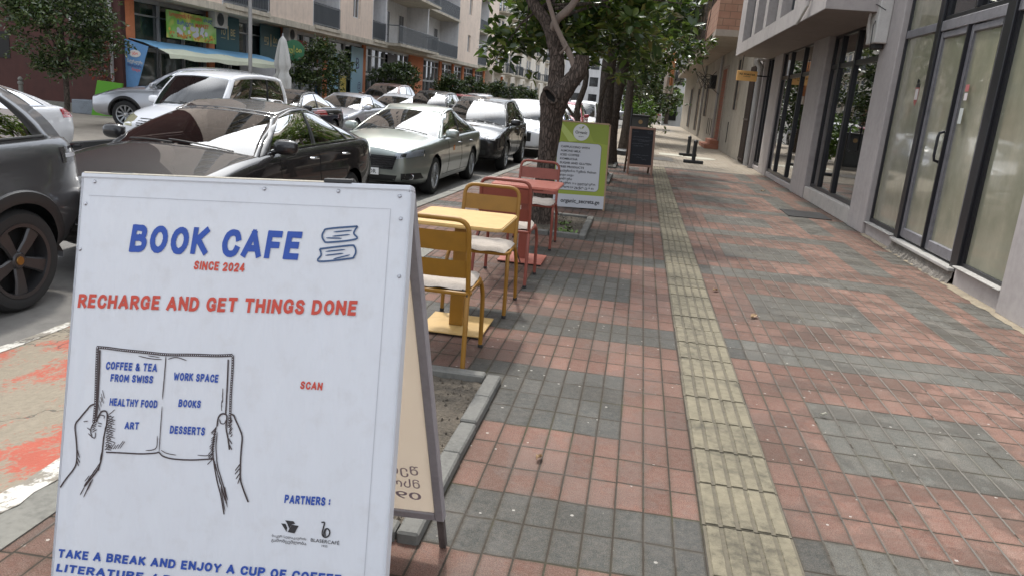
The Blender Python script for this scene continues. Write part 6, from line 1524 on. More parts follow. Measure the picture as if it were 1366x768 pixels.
# black saloon
c = base(L=4.68, W=1.82, g_front=glass('brown_reflection_tint_glass', (.40, .33, .28), .01, 1.5, base=.12), g_front2=G_TINT, nosek=.20, bulge=.26, xA=.98, xC=-1.98, chrome=2, rim=.235, hz=.90, zs=[(-2.4, .92), (-2.0, 1.04), (-1.2, 1.03), (.4, 1.0), (1.2, .94), (1.9, .82), (2.35, .66)], zt=[(-2.4, .97), (-2.1, 1.09), (-1.5, 1.10), (.2, 1.07), (1.1, 1.06), (1.8, .95), (2.2, .81), (2.35, .72)],  # brown of the reflected facade is put into the windscreen's tint
         zr=[(0, 1.35), (.25, 1.425), (.5, 1.44), (.8, 1.385), (1, 1.29)])
blk = park('black_saloon', 'glossy black saloon car right behind the white cafe sign', -3.60, 5.78, 1.82, 4.68, z=ROAD_Z + .03)
car_build(c, blk, P_BLACK, M_RIMS)
lamps_sedan(c, .45, .84, .58, .68); c.decal('grille', [(-.40, .36), (.40, .36), (.44, .60), (-.44, .60)], M_TRIM, off=.003); 
for z in (.42, .48, .54): c.decal('grille_bar', [(-.38, z), (.38, z), (.38, z + .012), (-.38, z + .012)], M_CHROME, off=.012, n=(10, 1))
h_ = c.cast((2.22, 0, 3), (0, 0, -1)); q = MB(); q.lathe([(.036, 0), (.034, .006), (.030, .007), (.001, .005)], 16, Matrix.Translation(h_) @ Matrix.Rotation(.35, 4, 'Y')); q.build('round_badge', M_CHROME, blk, smooth=True)
c.decal('tail_light', [(.50, .80), (.86, .82), (.84, .93), (.5, .93)], M_TAIL, front_=False, both=True, off=.005)
# silver green saloon
c = base(L=4.87, W=1.85, xf=1.50, xr=-1.35, nosek=.24, nose=1.0, capf=.12, bulge=.30, xA=1.02, xa=-.05, xc=-1.15, xC=-2.15, rim=.225, rw=.33, spokes=15, spw=(.014, .024), hub_m=M_RIMS, g_front2=glass('side_glass', (.18, .2, .2), .01, 1.4, base=.08),
         zs=[(-2.45, .88), (-2.0, .99), (-1.2, .98), (.4, .94), (1.2, .92), (1.9, .87), (2.3, .81), (2.42, .75)], zt=[(-2.45, .94), (-2.1, 1.05), (-1.5, 1.06), (.2, 1.05), (1.1, 1.05), (1.8, .99), (2.2, .91), (2.42, .83)], zr=[(0, 1.36), (.25, 1.435), (.5, 1.45), (.8, 1.39), (1, 1.28)])
slv = park('silver_saloon', 'pale silver green saloon with a wide barred grille and plate 22-OR', -3.42, 12.15, 1.85, 4.87, rz=-.01)
car_build(c, slv, P_SILV, M_RIMS)
c.decal('grille', [(-.48, .47), (.48, .47), (.55, .69), (-.55, .69)], M_TRIM, off=.004, n=(20, 6))
for k in range(5): z = .50 + k * .037; w_ = .485 + .014 * k; c.decal('grille_bar', [(-w_, z), (w_, z), (w_, z + .014), (-w_, z + .014)], M_CHROME, off=.014, n=(20, 1))
c.decal('headlight', [(.50, .64), (.86, .70), (.85, .81), (.53, .74)], M_LAMP, both=True, off=.003); c.decal('lamp_bezel', [(.60, .675), (.68, .69), (.68, .745), (.61, .725)], M_TRIM, both=True, off=.008); c.decal('indicator', [(.80, .70), (.85, .71), (.84, .80), (.80, .785)], M_AMBER, both=True, off=.010, xdir=.4); c.decal('headlight_lens', [(.495, .635), (.865, .695), (.855, .815), (.525, .745)], M_LENSD, both=True, off=.018)
c.decal('lower_intake', [(-.52, .28), (.52, .28), (.56, .38), (-.56, .38)], M_TRIM, off=.004); c.decal('fog_light_recess', [(.62, .30), (.86, .32), (.84, .42), (.62, .42)], M_TRIM, both=True, off=.004)
for sg in (1, -1):
    h_ = c.cast((4, sg * .74, .365), (-1, 0, 0)); q = MB(); q.lathe([(.05, 0), (.052, .012), (.042, .014), (.038, .006), (.001, .006)], 16, Matrix.Translation(h_) @ Matrix.Rotation(PI / 2, 4, 'Y')); q.build('fog_light', M_CHROME, slv, smooth=True)
h_ = c.cast((4, 0, .765), (-1, 0, 0)); q = MB(); q.lathe([(.06, 0), (.058, .008), (.001, .012)], 20, Matrix.Translation(h_) @ Matrix.Rotation(PI / 2 - .5, 4, 'Y') @ Matrix.Diagonal((.42, 1, 1, 1))); q.build('oval_badge', M_CHROME, slv, smooth=True)
plate(c, .0, .425, 'PP-722-OR')
# black off-roader
off = dict(L=4.52, W=1.84, rw=.355, rim=.235, ra=.405, flare=.02, xf=1.36, xr=-1.30, nosek=.14, xA=.88, xa=.10, xc=-1.75, xC=-2.05, chrome=0, clad=.05, bulge=.22,
           zb=[(-2.3, .42), (-1.9, .32), (-.9, .26), (1.2, .26), (1.9, .28), (2.3, .34)], zs=[(-2.25, 1.0), (-2.0, 1.08), (-.6, 1.06), (.4, 1.04), (1.2, .99), (1.8, .90), (2.2, .76)], zt=[(-2.25, 1.03), (-2.0, 1.12), (-1.5, 1.12), (.2, 1.10), (1.0, 1.10), (1.7, 1.02), (2.2, .84)],
           zr=[(0, 1.57), (.2, 1.645), (.5, 1.665), (.8, 1.64), (1, 1.58)], yr=[(0, .60), (.4, .64), (1, .58)], windows=[(.07, .40), (.43, .70), (.73, .92)], xseat=-.15, seatz=1.0, hz=.96, seams=(.62, -.38), spokes=10, spw=(.02, .03))
c = base(**off)
bsv = park('black_crossover', 'black crossover parked right behind the pale silver green saloon', -3.12, 17.5, 1.84, 4.52)
car_build(c, bsv, P_BLACK, M_RIMS); lamps_sedan(c, .44, .86, .74, .86); c.decal('grille', [(-.4, .62), (.4, .62), (.44, .76), (-.44, .76)], M_TRIM); c.decal('lower_intake', [(-.6, .40), (.6, .40), (.6, .52), (-.6, .52)], M_TRIM)
plate(c, 0, .52, 'KT-415-KB')
# white minivan
c = base(L=4.15, W=1.69, rw=.31, rim=.20, ra=.36, xf=1.28, xr=-1.22, nose=.6, nosek=.14, tail=.4, tailk=.08, xA=1.08, xa=.40, xc=-1.80, xC=-2.0, chrome=0, bulge=.26, g_front2=G_TINT, spokes=7, pill=.05,
         zb=[(-2.1, .38), (-1.8, .26), (-.9, .2), (1.2, .2), (1.8, .22), (2.1, .28)], zs=[(-2.1, 1.0), (-1.8, 1.06), (-.6, 1.04), (.4, 1.02), (1.2, .96), (1.7, .84), (2.05, .68)], zt=[(-2.1, 1.02), (-1.8, 1.1), (-1.5, 1.1), (.2, 1.08), (1.1, 1.08), (1.7, .95), (2.05, .74)],
         zr=[(0, 1.66), (.2, 1.735), (.5, 1.765), (.8, 1.75), (1, 1.70)], yr=[(0, .64), (.4, .675), (1, .66)], windows=[(.07, .34), (.37, .63), (.66, .93)], xseat=.05, seatz=1.0, hz=.92, seams=(.75, -.2), handles=(-.05, -1.0))
mpv = park('white_minivan', 'white minivan with dark side windows beyond the black saloon', -8.35, 13.75, 1.69, 4.15, group='cars parked across the road')
car_build(c, mpv, P_WHITE, M_RIMS)
c.decal('headlight', [(.50, .62), (.80, .64), (.78, .86), (.52, .80)], plain('yellowed_lamp', (.42, .40, .26), .15, .3, coat=1), both=True, off=.006); c.decal('grille', [(-.42, .62), (.42, .62), (.44, .80), (-.44, .80)], P_WHITE, off=.006)
for k in range(4): z = .64 + .042 * k; c.decal('grille_slot', [(-.41, z), (.41, z), (.41, z + .018), (-.41, z + .018)], M_TRIM, off=.012, n=(12, 1))
c.decal('lower_intake', [(-.5, .32), (.5, .32), (.5, .42), (-.5, .42)], M_TRIM); plate(c, 0, .5, 'VV-609-RR')
# silver off-roader on the far pavement
c = base(**off); sor = park('silver_off_roader', 'silver off-roader nosing out on the far pavement by the awning', -10.85, 16.95, 1.84, 4.52, LOT_Z, rz=-PI / 2 + .12, group='cars parked across the road')
car_build(c, sor, P_SIL2, M_RIMS); lamps_sedan(c, .44, .88, .76, .88); c.decal('grille', [(-.5, .5), (.5, .5), (.5, .8), (-.5, .8)], M_TRIM)
# plain cars further off: one build of each kind, then copies
c = base(L=4.72, W=1.83, chrome=1, rim=.225, g_front2=G_TINT)
wht = park('white_saloon', 'white saloon showing one red tail light above the graphite crossover', -9.75, 7.6, 1.83, 4.72, group='cars parked across the road'); car_build(c, wht, P_WHITE, M_RIMS)
lamps_sedan(c); c.decal('grille', [(-.45, .45), (.45, .45), (.5, .6), (-.5, .6)], M_TRIM); c.decal('tail_light', [(.46, .80), (.90, .80), (.86, .95), (.50, .95)], M_TAIL, front_=False, both=True, off=.006, xdir=.5); c.side_decal('tail_light', -2.33, -2.02, .80, .95, M_TAIL, .06); c.side_decal('tail_light_strip', -2.30, -2.06, .865, .89, plain('pale_lamp_strip', (.6, .35, .35), .2), .0, .008); c.decal('tail_light_strip', [(.5, .865), (.88, .865), (.87, .90), (.5, .90)], bpy.data.materials['pale_lamp_strip'], front_=False, both=True, off=.012, xdir=.5)
def repaint(root, old, new):
    for ch in list(root.children) :
        for k, sl_ in enumerate(ch.material_slots):
            if sl_.material == old: sl_.link = 'OBJECT'; sl_.material = new
def clone(src, label, x_left, y_nose, W, L, old, new, z=ROAD_Z, rz=0, group='cars parked across the road', name=None):
    o = copy_tree(src); o.scale = (1, 1, 1); o.location = (x_left - W / 2, y_nose + L / 2, z); o.rotation_euler = (0, 0, FACE + rz); o['label'] = label; o['group'] = group
    if name: o.name = name
    if old != new: repaint(o, old, new)
    return o
clone(wht, 'black saloon with a red tail light seen past the end of the white minivan', -8.9, 18.15, 1.83, 4.72, P_WHITE, P_BLACK, name='black_saloon')
cp = dict(L=4.55, W=1.82, chrome=0, xa=.0, xc=-1.15, xC=-2.05, xA=.98, zr=[(0, 1.30), (.25, 1.375), (.5, 1.385), (.8, 1.33), (1, 1.24)], windows=[(.07, .44), (.475, .86)], side_span=(.06, .88), g_side=G_TINT, g_front2=G_CAR)
c = base(**cp); cou = park('silver_coupe', 'silver white hatchback seen from the side between the two saloons', -8.9, 22.9, 1.82, 4.55, group='cars parked across the road'); car_build(c, cou, P_SIL2, M_RIMS); lamps_sedan(c); c.decal('tail_light', [(.5, .8), (.86, .8), (.84, .92), (.5, .92)], M_TAIL, front_=False, both=True, off=.005)
clone(wht, 'white saloon roof showing just beyond the silver hatchback', -8.9, 28.2, 1.83, 4.72, P_WHITE, P_WHITE)
clone(bsv, 'brown crossover roof further back across the road', -10.4, 31.5, 1.84, 4.52, P_BLACK, P_BROWN, LOT_Z, name='brown_crossover')
clone(bsv, 'black crossover with roof rails behind the silver green saloon roof', -7.6, 29.0, 1.84, 4.52, P_BLACK, P_BLACK)
clone(wht, 'dark red car across the road beyond the black crossover', -8.2, 36.5, 1.83, 4.72, P_WHITE, P_REDC, z=ROAD_Z + .15, name='red_saloon')
clone(sor, 'silver crossover far back across the road', -8.6, 42.5, 1.84, 4.52, P_SIL2, P_SIL2)
clone(wht, 'far white saloon across the road past the silver crossover', -8.7, 48.5, 1.83, 4.72, P_WHITE, P_WHITE)
K2 = 'cars parked along the kerb'
clone(sor, 'pale grey crossover behind the black crossover, mirror out by the trunk', -2.75, 22.9, 1.84, 4.52, P_SIL2, P_WHITE, group=K2, name='pale_crossover')
clone(wht, 'dark blue saloon glimpsed left of the thick tree trunk', -2.7, 28.0, 1.83, 4.72, P_WHITE, P_BLUE, group=K2, name='blue_saloon')
clone(bsv, 'dark red crossover whose roof shows far behind the black crossover', -2.5, 33.5, 1.84, 4.52, P_BLACK, P_REDC, group=K2, name='red_crossover')
clone(mpv, 'white van seen between the tree trunk and the next trunks', -2.2, 38.5, 1.69, 4.15, P_WHITE, P_WHITE, group=K2)
clone(sor, 'silver car half hidden by the far tree trunks', -1.9, 44.0, 1.84, 4.52, P_SIL2, P_SIL2, group=K2)
clone(wht, 'white saloon parked crosswise at the far end of the pavement', .1, 64.5, 1.83, 4.72, P_WHITE, P_SIL2, z=-.05, rz=-PI / 2 + .1, group='cars at the end of the street', name='silver_saloon')

# ================================================================ TREES
def bark_mat(name, c):
    t = NT(name); P = t.n('ShaderNodeNewGeometry').outputs['Position']; mp = t.n('ShaderNodeMapping'); mp.inputs['Scale'].default_value = (1, 1, .28); t.l(P, mp.inputs['Vector'])
    v = t.n('ShaderNodeTexVoronoi', feature='DISTANCE_TO_EDGE'); v.inputs['Scale'].default_value = 34
    dv = t.n('ShaderNodeVectorMath', operation='MULTIPLY_ADD'); t.l(t.noise(14, 4, mp.outputs[0], out='Color'), dv.inputs[0]); dv.inputs[1].default_value = (.09, .09, .09); t.l(mp.outputs[0], dv.inputs[2]); t.l(dv.outputs[0], v.inputs['Vector'])
    n = t.noise(40, 5, mp.outputs[0], .7); h = t.m_('ADD', t.m_('MINIMUM', t.m_('MULTIPLY', v.outputs['Distance'], 4.0), .6), t.m_('MULTIPLY', n, .5))
    cc = t.ramp(h, [(.15, sc(c, .28)), (.5, c), (.95, sc(c, 1.9))]); cc = t.mix(t.m_('MULTIPLY', t.noise(2.3, 4, P), .5), cc, (.13, .11, .09, 1))
    return t.done(t.bsdf(cc, .92, 0, .2, h, 1.0, .03))
M_BARK = bark_mat('rough_bark', (.052, .037, .030)); M_PALEBARK = vmat('smooth_pale_bark', (.15, .115, .092), .85, 0, .35, 9, .5, 60); M_DKBARK = bark_mat('dark_bark', (.055, .042, .034))
def leaf_mat(name, stops, rough=.3, trans=.25):
    t = NT(name); g = t.n('ShaderNodeNewGeometry'); c = t.ramp(g.outputs['Random Per Island'], stops)
    b = t.bsdf(c, rough, 0, .55); d = t.n('ShaderNodeBsdfTranslucent'); t.l(t.mix(.5, c, (.12, .20, .02, 1)), d.inputs[0])
    ms = t.n('ShaderNodeMixShader'); ms.inputs[0].default_value = trans; t.l(b, ms.inputs[1]); t.l(d.outputs[0], ms.inputs[2]); return t.done(ms.outputs[0])
M_MAG = leaf_mat('magnolia_leaf', [(0, (.020, .038, .014)), (.40, (.040, .070, .022)), (.66, (.080, .115, .028)), (.86, (.14, .175, .035)), (.95, (.19, .18, .06)), (1, (.17, .095, .04))], .24, .38)
M_SMALL = leaf_mat('glossy_small_leaf', [(0, (.020, .036, .015)), (.5, (.042, .068, .025)), (.85, (.09, .125, .04)), (1, (.15, .16, .07))], .26, .2)
M_BRIGHT = leaf_mat('fresh_green_leaf', [(0, (.05, .10, .02)), (.6, (.10, .19, .03)), (1, (.19, .28, .05))], .45, .35)
M_NEEDLE = leaf_mat('hanging_dark_leaf', [(0, (.018, .026, .016)), (.7, (.035, .045, .028)), (1, (.06, .065, .045))], .5, .2)
M_REDLEAF = leaf_mat('red_leaf', [(0, (.14, .02, .015)), (.6, (.25, .035, .02)), (1, (.12, .10, .04))], .5, .25)
def leaves(name, C, D, L, Wd, mat, parent=None, seed=0, fold=.22, droop=.12):
    """C centres (n,3), D directions (n,3), L lengths (n): each leaf is a folded six-point blade"""
    g = np.random.default_rng(seed); n = len(C); D = D / np.linalg.norm(D, axis=1, keepdims=True)
    U = g.normal(size=(n, 3)) * .55 + np.array([0, 0, 1.0]); S = np.cross(D, U); S /= np.linalg.norm(S, axis=1, keepdims=True) + 1e-9; Nn = np.cross(S, D)
    L = L[:, None]; W = L * Wd; k = fold * W; z = np.array([0, 0, -1.0]) * L * droop
    pts = np.stack([C, C + D * L * .3 + S * W + Nn * k, C + D * L * .68 + S * W * .85 + Nn * k + z * .5, C + D * L + z, C + D * L * .68 - S * W * .85 + Nn * k + z * .5, C + D * L * .3 - S * W + Nn * k], 1)
    me = bpy.data.meshes.new(name); V = pts.reshape(-1, 3); me.vertices.add(len(V)); me.vertices.foreach_set('co', V.astype(np.float32).ravel())
    base_ = (np.arange(n) * 6)[:, None]; idx = (base_ + np.array([[0, 1, 2, 3, 0, 3, 4, 5]])).ravel()
    me.loops.add(len(idx)); me.loops.foreach_set('vertex_index', idx.astype(np.int32)); me.polygons.add(n * 2); me.polygons.foreach_set('loop_start', np.arange(n * 2, dtype=np.int32) * 4)
    me.update(calc_edges=True); me.validate(); me.materials.append(mat)
    o = bpy.data.objects.new(name, me); col.objects.link(o); o.parent = parent; return o
def crown_points(g, n, c, rad, hollow=.35, clump=.55, bottom=-1.0):
    """clumped points inside an ellipsoid"""
    m = max(6, int(n / 14)); K = g.normal(size=(m, 3)); K /= np.linalg.norm(K, axis=1, keepdims=True); K *= (hollow + (1 - hollow) * g.random((m, 1)) ** .45)
    K = K[K[:, 2] > bottom]; i = g.integers(0, len(K), n); P = K[i] + g.normal(size=(n, 3)) * (clump / m ** (1 / 3))
    return np.array(c) + P * np.array(rad), K
def rosettes(P, g, per, lo, hi, up=.35):
    n = len(P); C = np.repeat(P, per, 0); D = g.normal(size=(n * per, 3)); D[:, 2] = D[:, 2] * .55 + up * g.random(n * per); D /= np.linalg.norm(D, axis=1, keepdims=True)
    C = C + D * .02; return C, D, g.uniform(lo, hi, n * per)
def wob_tube(mb, path, rads, n=20, amp=.08, seed=0, sub=6):
    r = random.Random(seed); P = [Vector(p) for p in path]; Q = []; R_ = []
    for i in range(len(P) - 1):
        p0, p1, p2, p3 = P[max(i - 1, 0)], P[i], P[i + 1], P[min(i + 2, len(P) - 1)]
        for k in range(sub): t = k / sub; Q.append(.5 * ((2 * p1) + (p2 - p0) * t + (2 * p0 - 5 * p1 + 4 * p2 - p3) * t * t + (3 * p1 - p0 - 3 * p2 + p3) * t ** 3)); R_.append(rads[i] + (rads[i + 1] - rads[i]) * t)
    Q.append(P[-1]); R_.append(rads[-1]); s0 = len(mb.v); mb.tube(Q, R_, n)
    ph = [r.uniform(0, 6) for _ in range(6)]
    for i in range(len(Q)):
        for k in range(n):
            a_ = 2 * PI * k / n; v = Vector(mb.v[s0 + i * n + k]); d = v - Q[i]; s_ = i * .35
            f = 1 + amp * (math.sin(3 * a_ + ph[0] + s_ * .6) * .5 + math.sin(5 * a_ + ph[1] - s_) * .35 + math.sin(8 * a_ + ph[2] + s_ * 1.7) * .25 + math.sin(s_ * 2.1 + ph[3]) * .4) + r.uniform(-amp, amp) * .25
            mb.v[s0 + i * n + k] = tuple(Q[i] + d * f)
# the thick trunk with the knot hole
t1 = thing('magnolia_tree', 'thick leaning magnolia trunk with a knot hole and forked limbs behind the red table', 'tree', (-1.04, 9.15, 0), 0, 'magnolia trees along the pavement'); I = inv(t1)
def Y(p, dy=0.0): return (p[0], 9.15 + dy, p[1])
tk = MB()
wob_tube(tk, [Y((-1.05, -.05)), Y((-1.055, .27)), Y((-1.06, .72)), Y((-1.045, 1.2)), Y((-1.03, 1.42)), Y((-1.0, 1.6))], [.155, .115, .112, .125, .165, .15], 26, .09, 1)
wob_tube(tk, [Y((-1.02, 1.45), .03), Y((-1.03, 1.65), .05), Y((-1.05, 1.9), .08), Y((-1.11, 2.13), .1), Y((-1.22, 2.34), .12), Y((-1.5, 2.7), .2), Y((-1.75, 3.4), .4)], [.12, .095, .085, .085, .07, .055, .03], 20, .12, 2)
wob_tube(tk, [Y((-1.02, 1.40), -.03), Y((-.93, 1.58), -.05), Y((-.80, 1.76), -.06), Y((-.755, 1.90), -.06), Y((-.75, 1.99), -.06)], [.13, .11, .095, .088, .072], 20, .12, 3)
trunk_o = tk.build('trunk', M_BARK, t1, M=I, smooth=True, angle=80)
s = MB(); wob_tube(s, [Y((-.80, 1.80), -.08), Y((-.87, 1.95), -.08), Y((-.985, 2.13), -.06), Y((-1.07, 2.27), -.05), Y((-1.14, 2.42), -.03), Y((-1.25, 2.75), 0), Y((-1.3, 3.5), .1)], [.045, .036, .031, .028, .026, .022, .012], 12, .06, 4)
wob_tube(s, [Y((-1.15, 2.2), .1), Y((-1.09, 2.36), .05), Y((-.97, 2.47), 0), Y((-.88, 2.62), 0), Y((-.7, 3.1), .1), Y((-.5, 3.8), .2)], [.055, .045, .042, .038, .03, .015], 14, .08, 5); s.build('branch', M_PALEBARK, t1, M=I, smooth=True, angle=80)
s = MB(); M = Matrix.Translation((-1.06, 8.945, 1.515)) @ Matrix.Rotation(.75, 4, Vector((0, 1, 0))) @ Matrix.Rotation(PI / 2 + .15, 4, 'X')
s.lathe([(.0001, -.03), (.03, -.028), (.045, .0)], 20, M @ Matrix.Diagonal((2.1, 1.0, 1, 1))); s.build('knot_hole', plain('hollow_dark', (.006, .005, .004), .95), trunk_o)
s = MB(); s.tube([M @ Vector((.100 * math.cos(a_ * PI / 12), .050 * math.sin(a_ * PI / 12), .004)) for a_ in range(24)], [.016 + .005 * math.sin(a_ * 1.3) for a_ in range(24)], 8, closed=True)
s.build('bark_lip', M_BARK, trunk_o, smooth=True, angle=80)
s = MB(); s.tube([(-1.0, 9.05, 1.99), (-.96, 9.03, 2.03), (-.93, 9.04, 2.08), (-.95, 9.06, 2.12)], .014, 6); s.build('vine_loop', M_PALEBARK, trunk_o)
g = np.random.default_rng(5)
Pa, K = crown_points(g, 480, (-1.05, 9.9, 3.75), (1.2, 1.7, 1.75), .3, .5, -.95)
Pb, _ = crown_points(g, 130, (-1.55, 10.0, 2.5), (.6, .8, .6), .2, .5); Pc, _ = crown_points(g, 120, (-.5, 10.2, 2.3), (.9, .7, .6), .2, .5)
P = np.concatenate([Pa, Pb, Pc]); P = P[~((P[:, 1] < 9.5) & (P[:, 2] < 3.1))]; Cc, D, L = rosettes(P, g, 9, .10, .20)
leaves('crown', Cc - np.array([-1.04, 9.15, 0]), D, L, .21, M_MAG, t1, 1)
tw = MB()
for k in range(26):
    p = Vector(P[g.integers(0, len(P))]); a_ = Vector((-1.1, 9.4, 2.4)).lerp(Vector((-1.5, 9.6, 3.2)), rnd.random()); m_ = a_.lerp(p, .5) + Vector((0, 0, .12)); tw.tube([a_, m_, p], [.02, .013, .005], 6)
tw.build('twigs', M_DKBARK, t1, M=I)
def magnolia(loc, trunks, crowns, label, n, seed, per=8, lo=.11, hi=.2, mat=None, bark=None, group='magnolia trees along the pavement', name='magnolia_tree'):
    t = thing(name, label, 'tree', loc, 0, group); s = MB()
    for k, (path, rads) in enumerate(trunks): wob_tube(s, path, rads, 14, .08, seed * 10 + k, 4)
    s.build('trunk', bark or M_DKBARK, t, smooth=True, angle=80)
    g = np.random.default_rng(seed); P = np.concatenate([crown_points(g, int(n * w), c, r, .25, .5)[0] for c, r, w in crowns]); Cc, D, L = rosettes(P, g, per, lo, hi)
    leaves('crown', Cc, D, L, .22, mat or M_MAG, t, seed)
    tw = MB(); top = Vector(trunks[0][0][-1])
    for k in range(14): p = Vector(P[g.integers(0, len(P))]); tw.tube([top * .8, top.lerp(p, .5) + Vector((0, 0, .1)), p], [.03, .02, .006], 5)
    tw.build('twigs', bark or M_DKBARK, t); return t
magnolia((-1.0, 13.4, 0), [([(.0, 0, 0), (.05, 0, .7), (-.1, 0, 1.3), (.0, 0, 1.9), (-.2, 0, 2.8)], [.07, .055, .05, .045, .03]), ([(.03, 0, .5), (.25, 0, 1.0), (.3, .1, 1.7), (.55, .1, 2.6)], [.045, .04, .035, .02]), ([(-.02, 0, 1.1), (-.35, 0, 1.5), (-.5, .1, 2.3)], [.03, .025, .015])], [((0, 0, 3.9), (1.2, 1.3, 1.7), .75), ((.35, .1, 2.45), (.95, .8, .55), .25)], 'slender many stemmed magnolia just beyond the green menu sign', 330, 11)
magnolia((-.78, 16.3, 0), [([(0, 0, -.05), (.0, 0, .5), (.02, 0, 1.4), (.0, .1, 2.3), (.1, .1, 3.6)], [.24, .17, .16, .15, .1])], [((.0, 0, 4.2), (1.35, 1.7, 1.9), .7), ((.5, -.2, 2.75), (1.0, .9, .55), .3)], 'stout straight dark trunk just right of the green menu sign', 480, 12)
magnolia((-.70, 19.6, 0), [([(0, 0, -.05), (-.03, 0, .6), (.0, 0, 1.5), (.1, .1, 2.4), (.1, .1, 3.6)], [.25, .18, .16, .15, .1])], [((.1, 0, 4.4), (1.4, 1.7, 1.9), .65), ((.75, -.1, 2.9), (1.05, .9, .7), .35)], 'second straight dark trunk left of the chalkboard', 440, 13)
magnolia((-.5, 25.2, 0), [([(0, 0, 0), (.05, 0, 1.2), (.0, 0, 3.2)], [.16, .13, .09])], [((.1, 0, 4.6), (1.5, 1.8, 2.2), .6), ((.6, .3, 2.5), (1.1, 1.1, .9), .4)], 'magnolia behind the utility cabinet', 420, 14, mat=M_SMALL, lo=.12, hi=.2)
magnolia((-.4, 32.5, 0), [([(0, 0, 0), (.0, 0, 1.4), (.1, 0, 3.0)], [.15, .12, .08])], [((.2, 0, 4.6), (2.0, 2.2, 2.6), .6), ((.5, 0, 2.2), (1.3, 1.4, 1.1), .4)], 'tree behind the chalkboard with lighter low foliage', 420, 15, mat=M_SMALL, lo=.15, hi=.24)
magnolia((-.2, 42, 0), [([(0, 0, 0), (.0, 0, 1.4), (.1, 0, 3.0)], [.15, .12, .08])], [((.2, 0, 5.2), (2.2, 2.6, 3.2), .7), ((.3, 0, 2.0), (1.4, 1.5, 1.0), .3)], 'far street tree above the last kerbside cars', 420, 16, mat=M_SMALL, lo=.18, hi=.3)
magnolia((-.9, 56, 0), [([(0, 0, 0), (.0, 0, 1.4), (.1, 0, 3.0)], [.2, .15, .1])], [((.2, 0, 4.6), (2.6, 3, 3.6), 1)], 'farthest street tree on this pavement', 380, 17, mat=M_SMALL, lo=.25, hi=.4)
magnolia((2.2, 72, 0), [([(0, 0, 0), (.0, 0, 1.4), (.1, 0, 3.0)], [.2, .15, .1])], [((-1.2, 2, 2.0), (2.6, 2, 1.6), 1)], 'low green tree behind the silver car at the pavement end', 260, 18, mat=M_BRIGHT, lo=.25, hi=.4, group='low trees at the street end')
# tall feathery tree with hanging dark foliage beyond
ct = thing('cypress_tree', 'tall dark tree with hanging feathery foliage rising beyond the balconies', 'tree', (.9, 36, 0)); s = MB(); wob_tube(s, [(-1.2, 0, 0), (-1.2, 0, 4), (-1.1, 0, 9)], [.2, .17, .08], 12, .05, 40); s.tube([(-1.2, 0, 4.2), (-.3, 0, 5.0), (.9, 0, 5.3)], [.09, .06, .02], 6); s.build('trunk', M_DKBARK, ct)
g = np.random.default_rng(41); P = np.concatenate([crown_points(g, 700, (-.7, 0, 7.6), (1.5, 1.6, 3.0), .2, .6)[0], crown_points(g, 260, (.55, -.2, 6.0), (.55, .9, 1.5), .2, .6)[0]]); C_ = np.repeat(P, 7, 0) + g.normal(size=(len(P) * 7, 3)) * .12; D = g.normal(size=C_.shape) * .35 + np.array([0, 0, -1.0])
leaves('crown', C_, D, g.uniform(.15, .42, len(C_)), .07, M_NEEDLE, ct, 42)
# bright shrub between the trunks
sh = thing('shrub', 'bright green shrub growing between the cabinet and the chalkboard', 'shrub', (.0, 29.5, 0)); s = MB(); s.tube([(0, 0, 0), (.1, 0, .9)], .03, 6); s.tube([(0, 0, 0), (-.15, 0, .8)], .025, 6); s.build('stems', M_DKBARK, sh)
g = np.random.default_rng(50); P, _ = crown_points(g, 230, (0, 0, 1.0), (.55, .6, .85), .2, .6); Cc, D, L = rosettes(P, g, 8, .08, .16); leaves('foliage', Cc, D, L, .25, M_BRIGHT, sh, 51)
# clipped street trees on the far pavement
def street_tree(loc, cz, rad, label, n, seed, stem=.06, lo=.07, hi=.12):
    t = thing('street_tree', label, 'tree', loc, 0, 'small round street trees on the far pavement'); s = MB(); wob_tube(s, [(0, 0, -.02), (.03, 0, cz * .35), (-.02, .02, cz * .7), (0, 0, cz)], [stem * 1.2, stem, stem * .9, stem * .5], 10, .08, seed, 4)
    for k in range(7): a_ = k * 2.4; s.tube([(0, 0, cz * .62), (.3 * rad[0] * math.cos(a_), .3 * rad[1] * math.sin(a_), cz * .85), (.75 * rad[0] * math.cos(a_), .75 * rad[1] * math.sin(a_), cz + .3 * math.sin(k))], [.025, .018, .006], 5)
    s.build('trunk', M_DKBARK, t, smooth=True, angle=80); g = np.random.default_rng(seed)
    P, _ = crown_points(g, n, (0, 0, cz), rad, .3, .55); Cc, D, L = rosettes(P, g, 8, lo, hi); leaves('crown', Cc, D, L, .24, M_SMALL, t, seed + 1); return t
street_tree((-13.75, 17.0, LOT_Z), 2.35, (1.28, 1.2, 1.15), 'small round glossy leaved tree in front of the dark red wall', 1500, 60)
street_tree((-13.6, 31.6, LOT_Z), 2.05, (1.25, 1.3, 1.1), 'round street tree beside the round green shop sign', 1000, 62, lo=.09, hi=.15)
street_tree((-13.9, 43.0, LOT_Z), 2.0, (1.3, 1.3, .85), 'broad street tree in front of the orange entrance', 900, 64, lo=.1, hi=.17)
street_tree((-13.6, 54.0, LOT_Z), 1.7, (1.25, 1.3, .95), 'dense round street tree past the broad one, before the orange columns', 700, 66, lo=.12, hi=.2)
street_tree((-13.6, 62.0, LOT_Z), 1.7, (1.2, 1.2, .9), 'street tree beneath the far beige bay', 600, 68, lo=.14, hi=.22)
street_tree((-12.8, 70.5, LOT_Z), 1.5, (1.5, 1.4, 1.0), 'last but one street tree along the far pavement', 600, 70, lo=.15, hi=.24)
street_tree((-12.2, 81, LOT_Z), 1.4, (1.5, 1.4, 1.0), 'last small street tree visible along the far pavement', 500, 72, lo=.16, hi=.26)
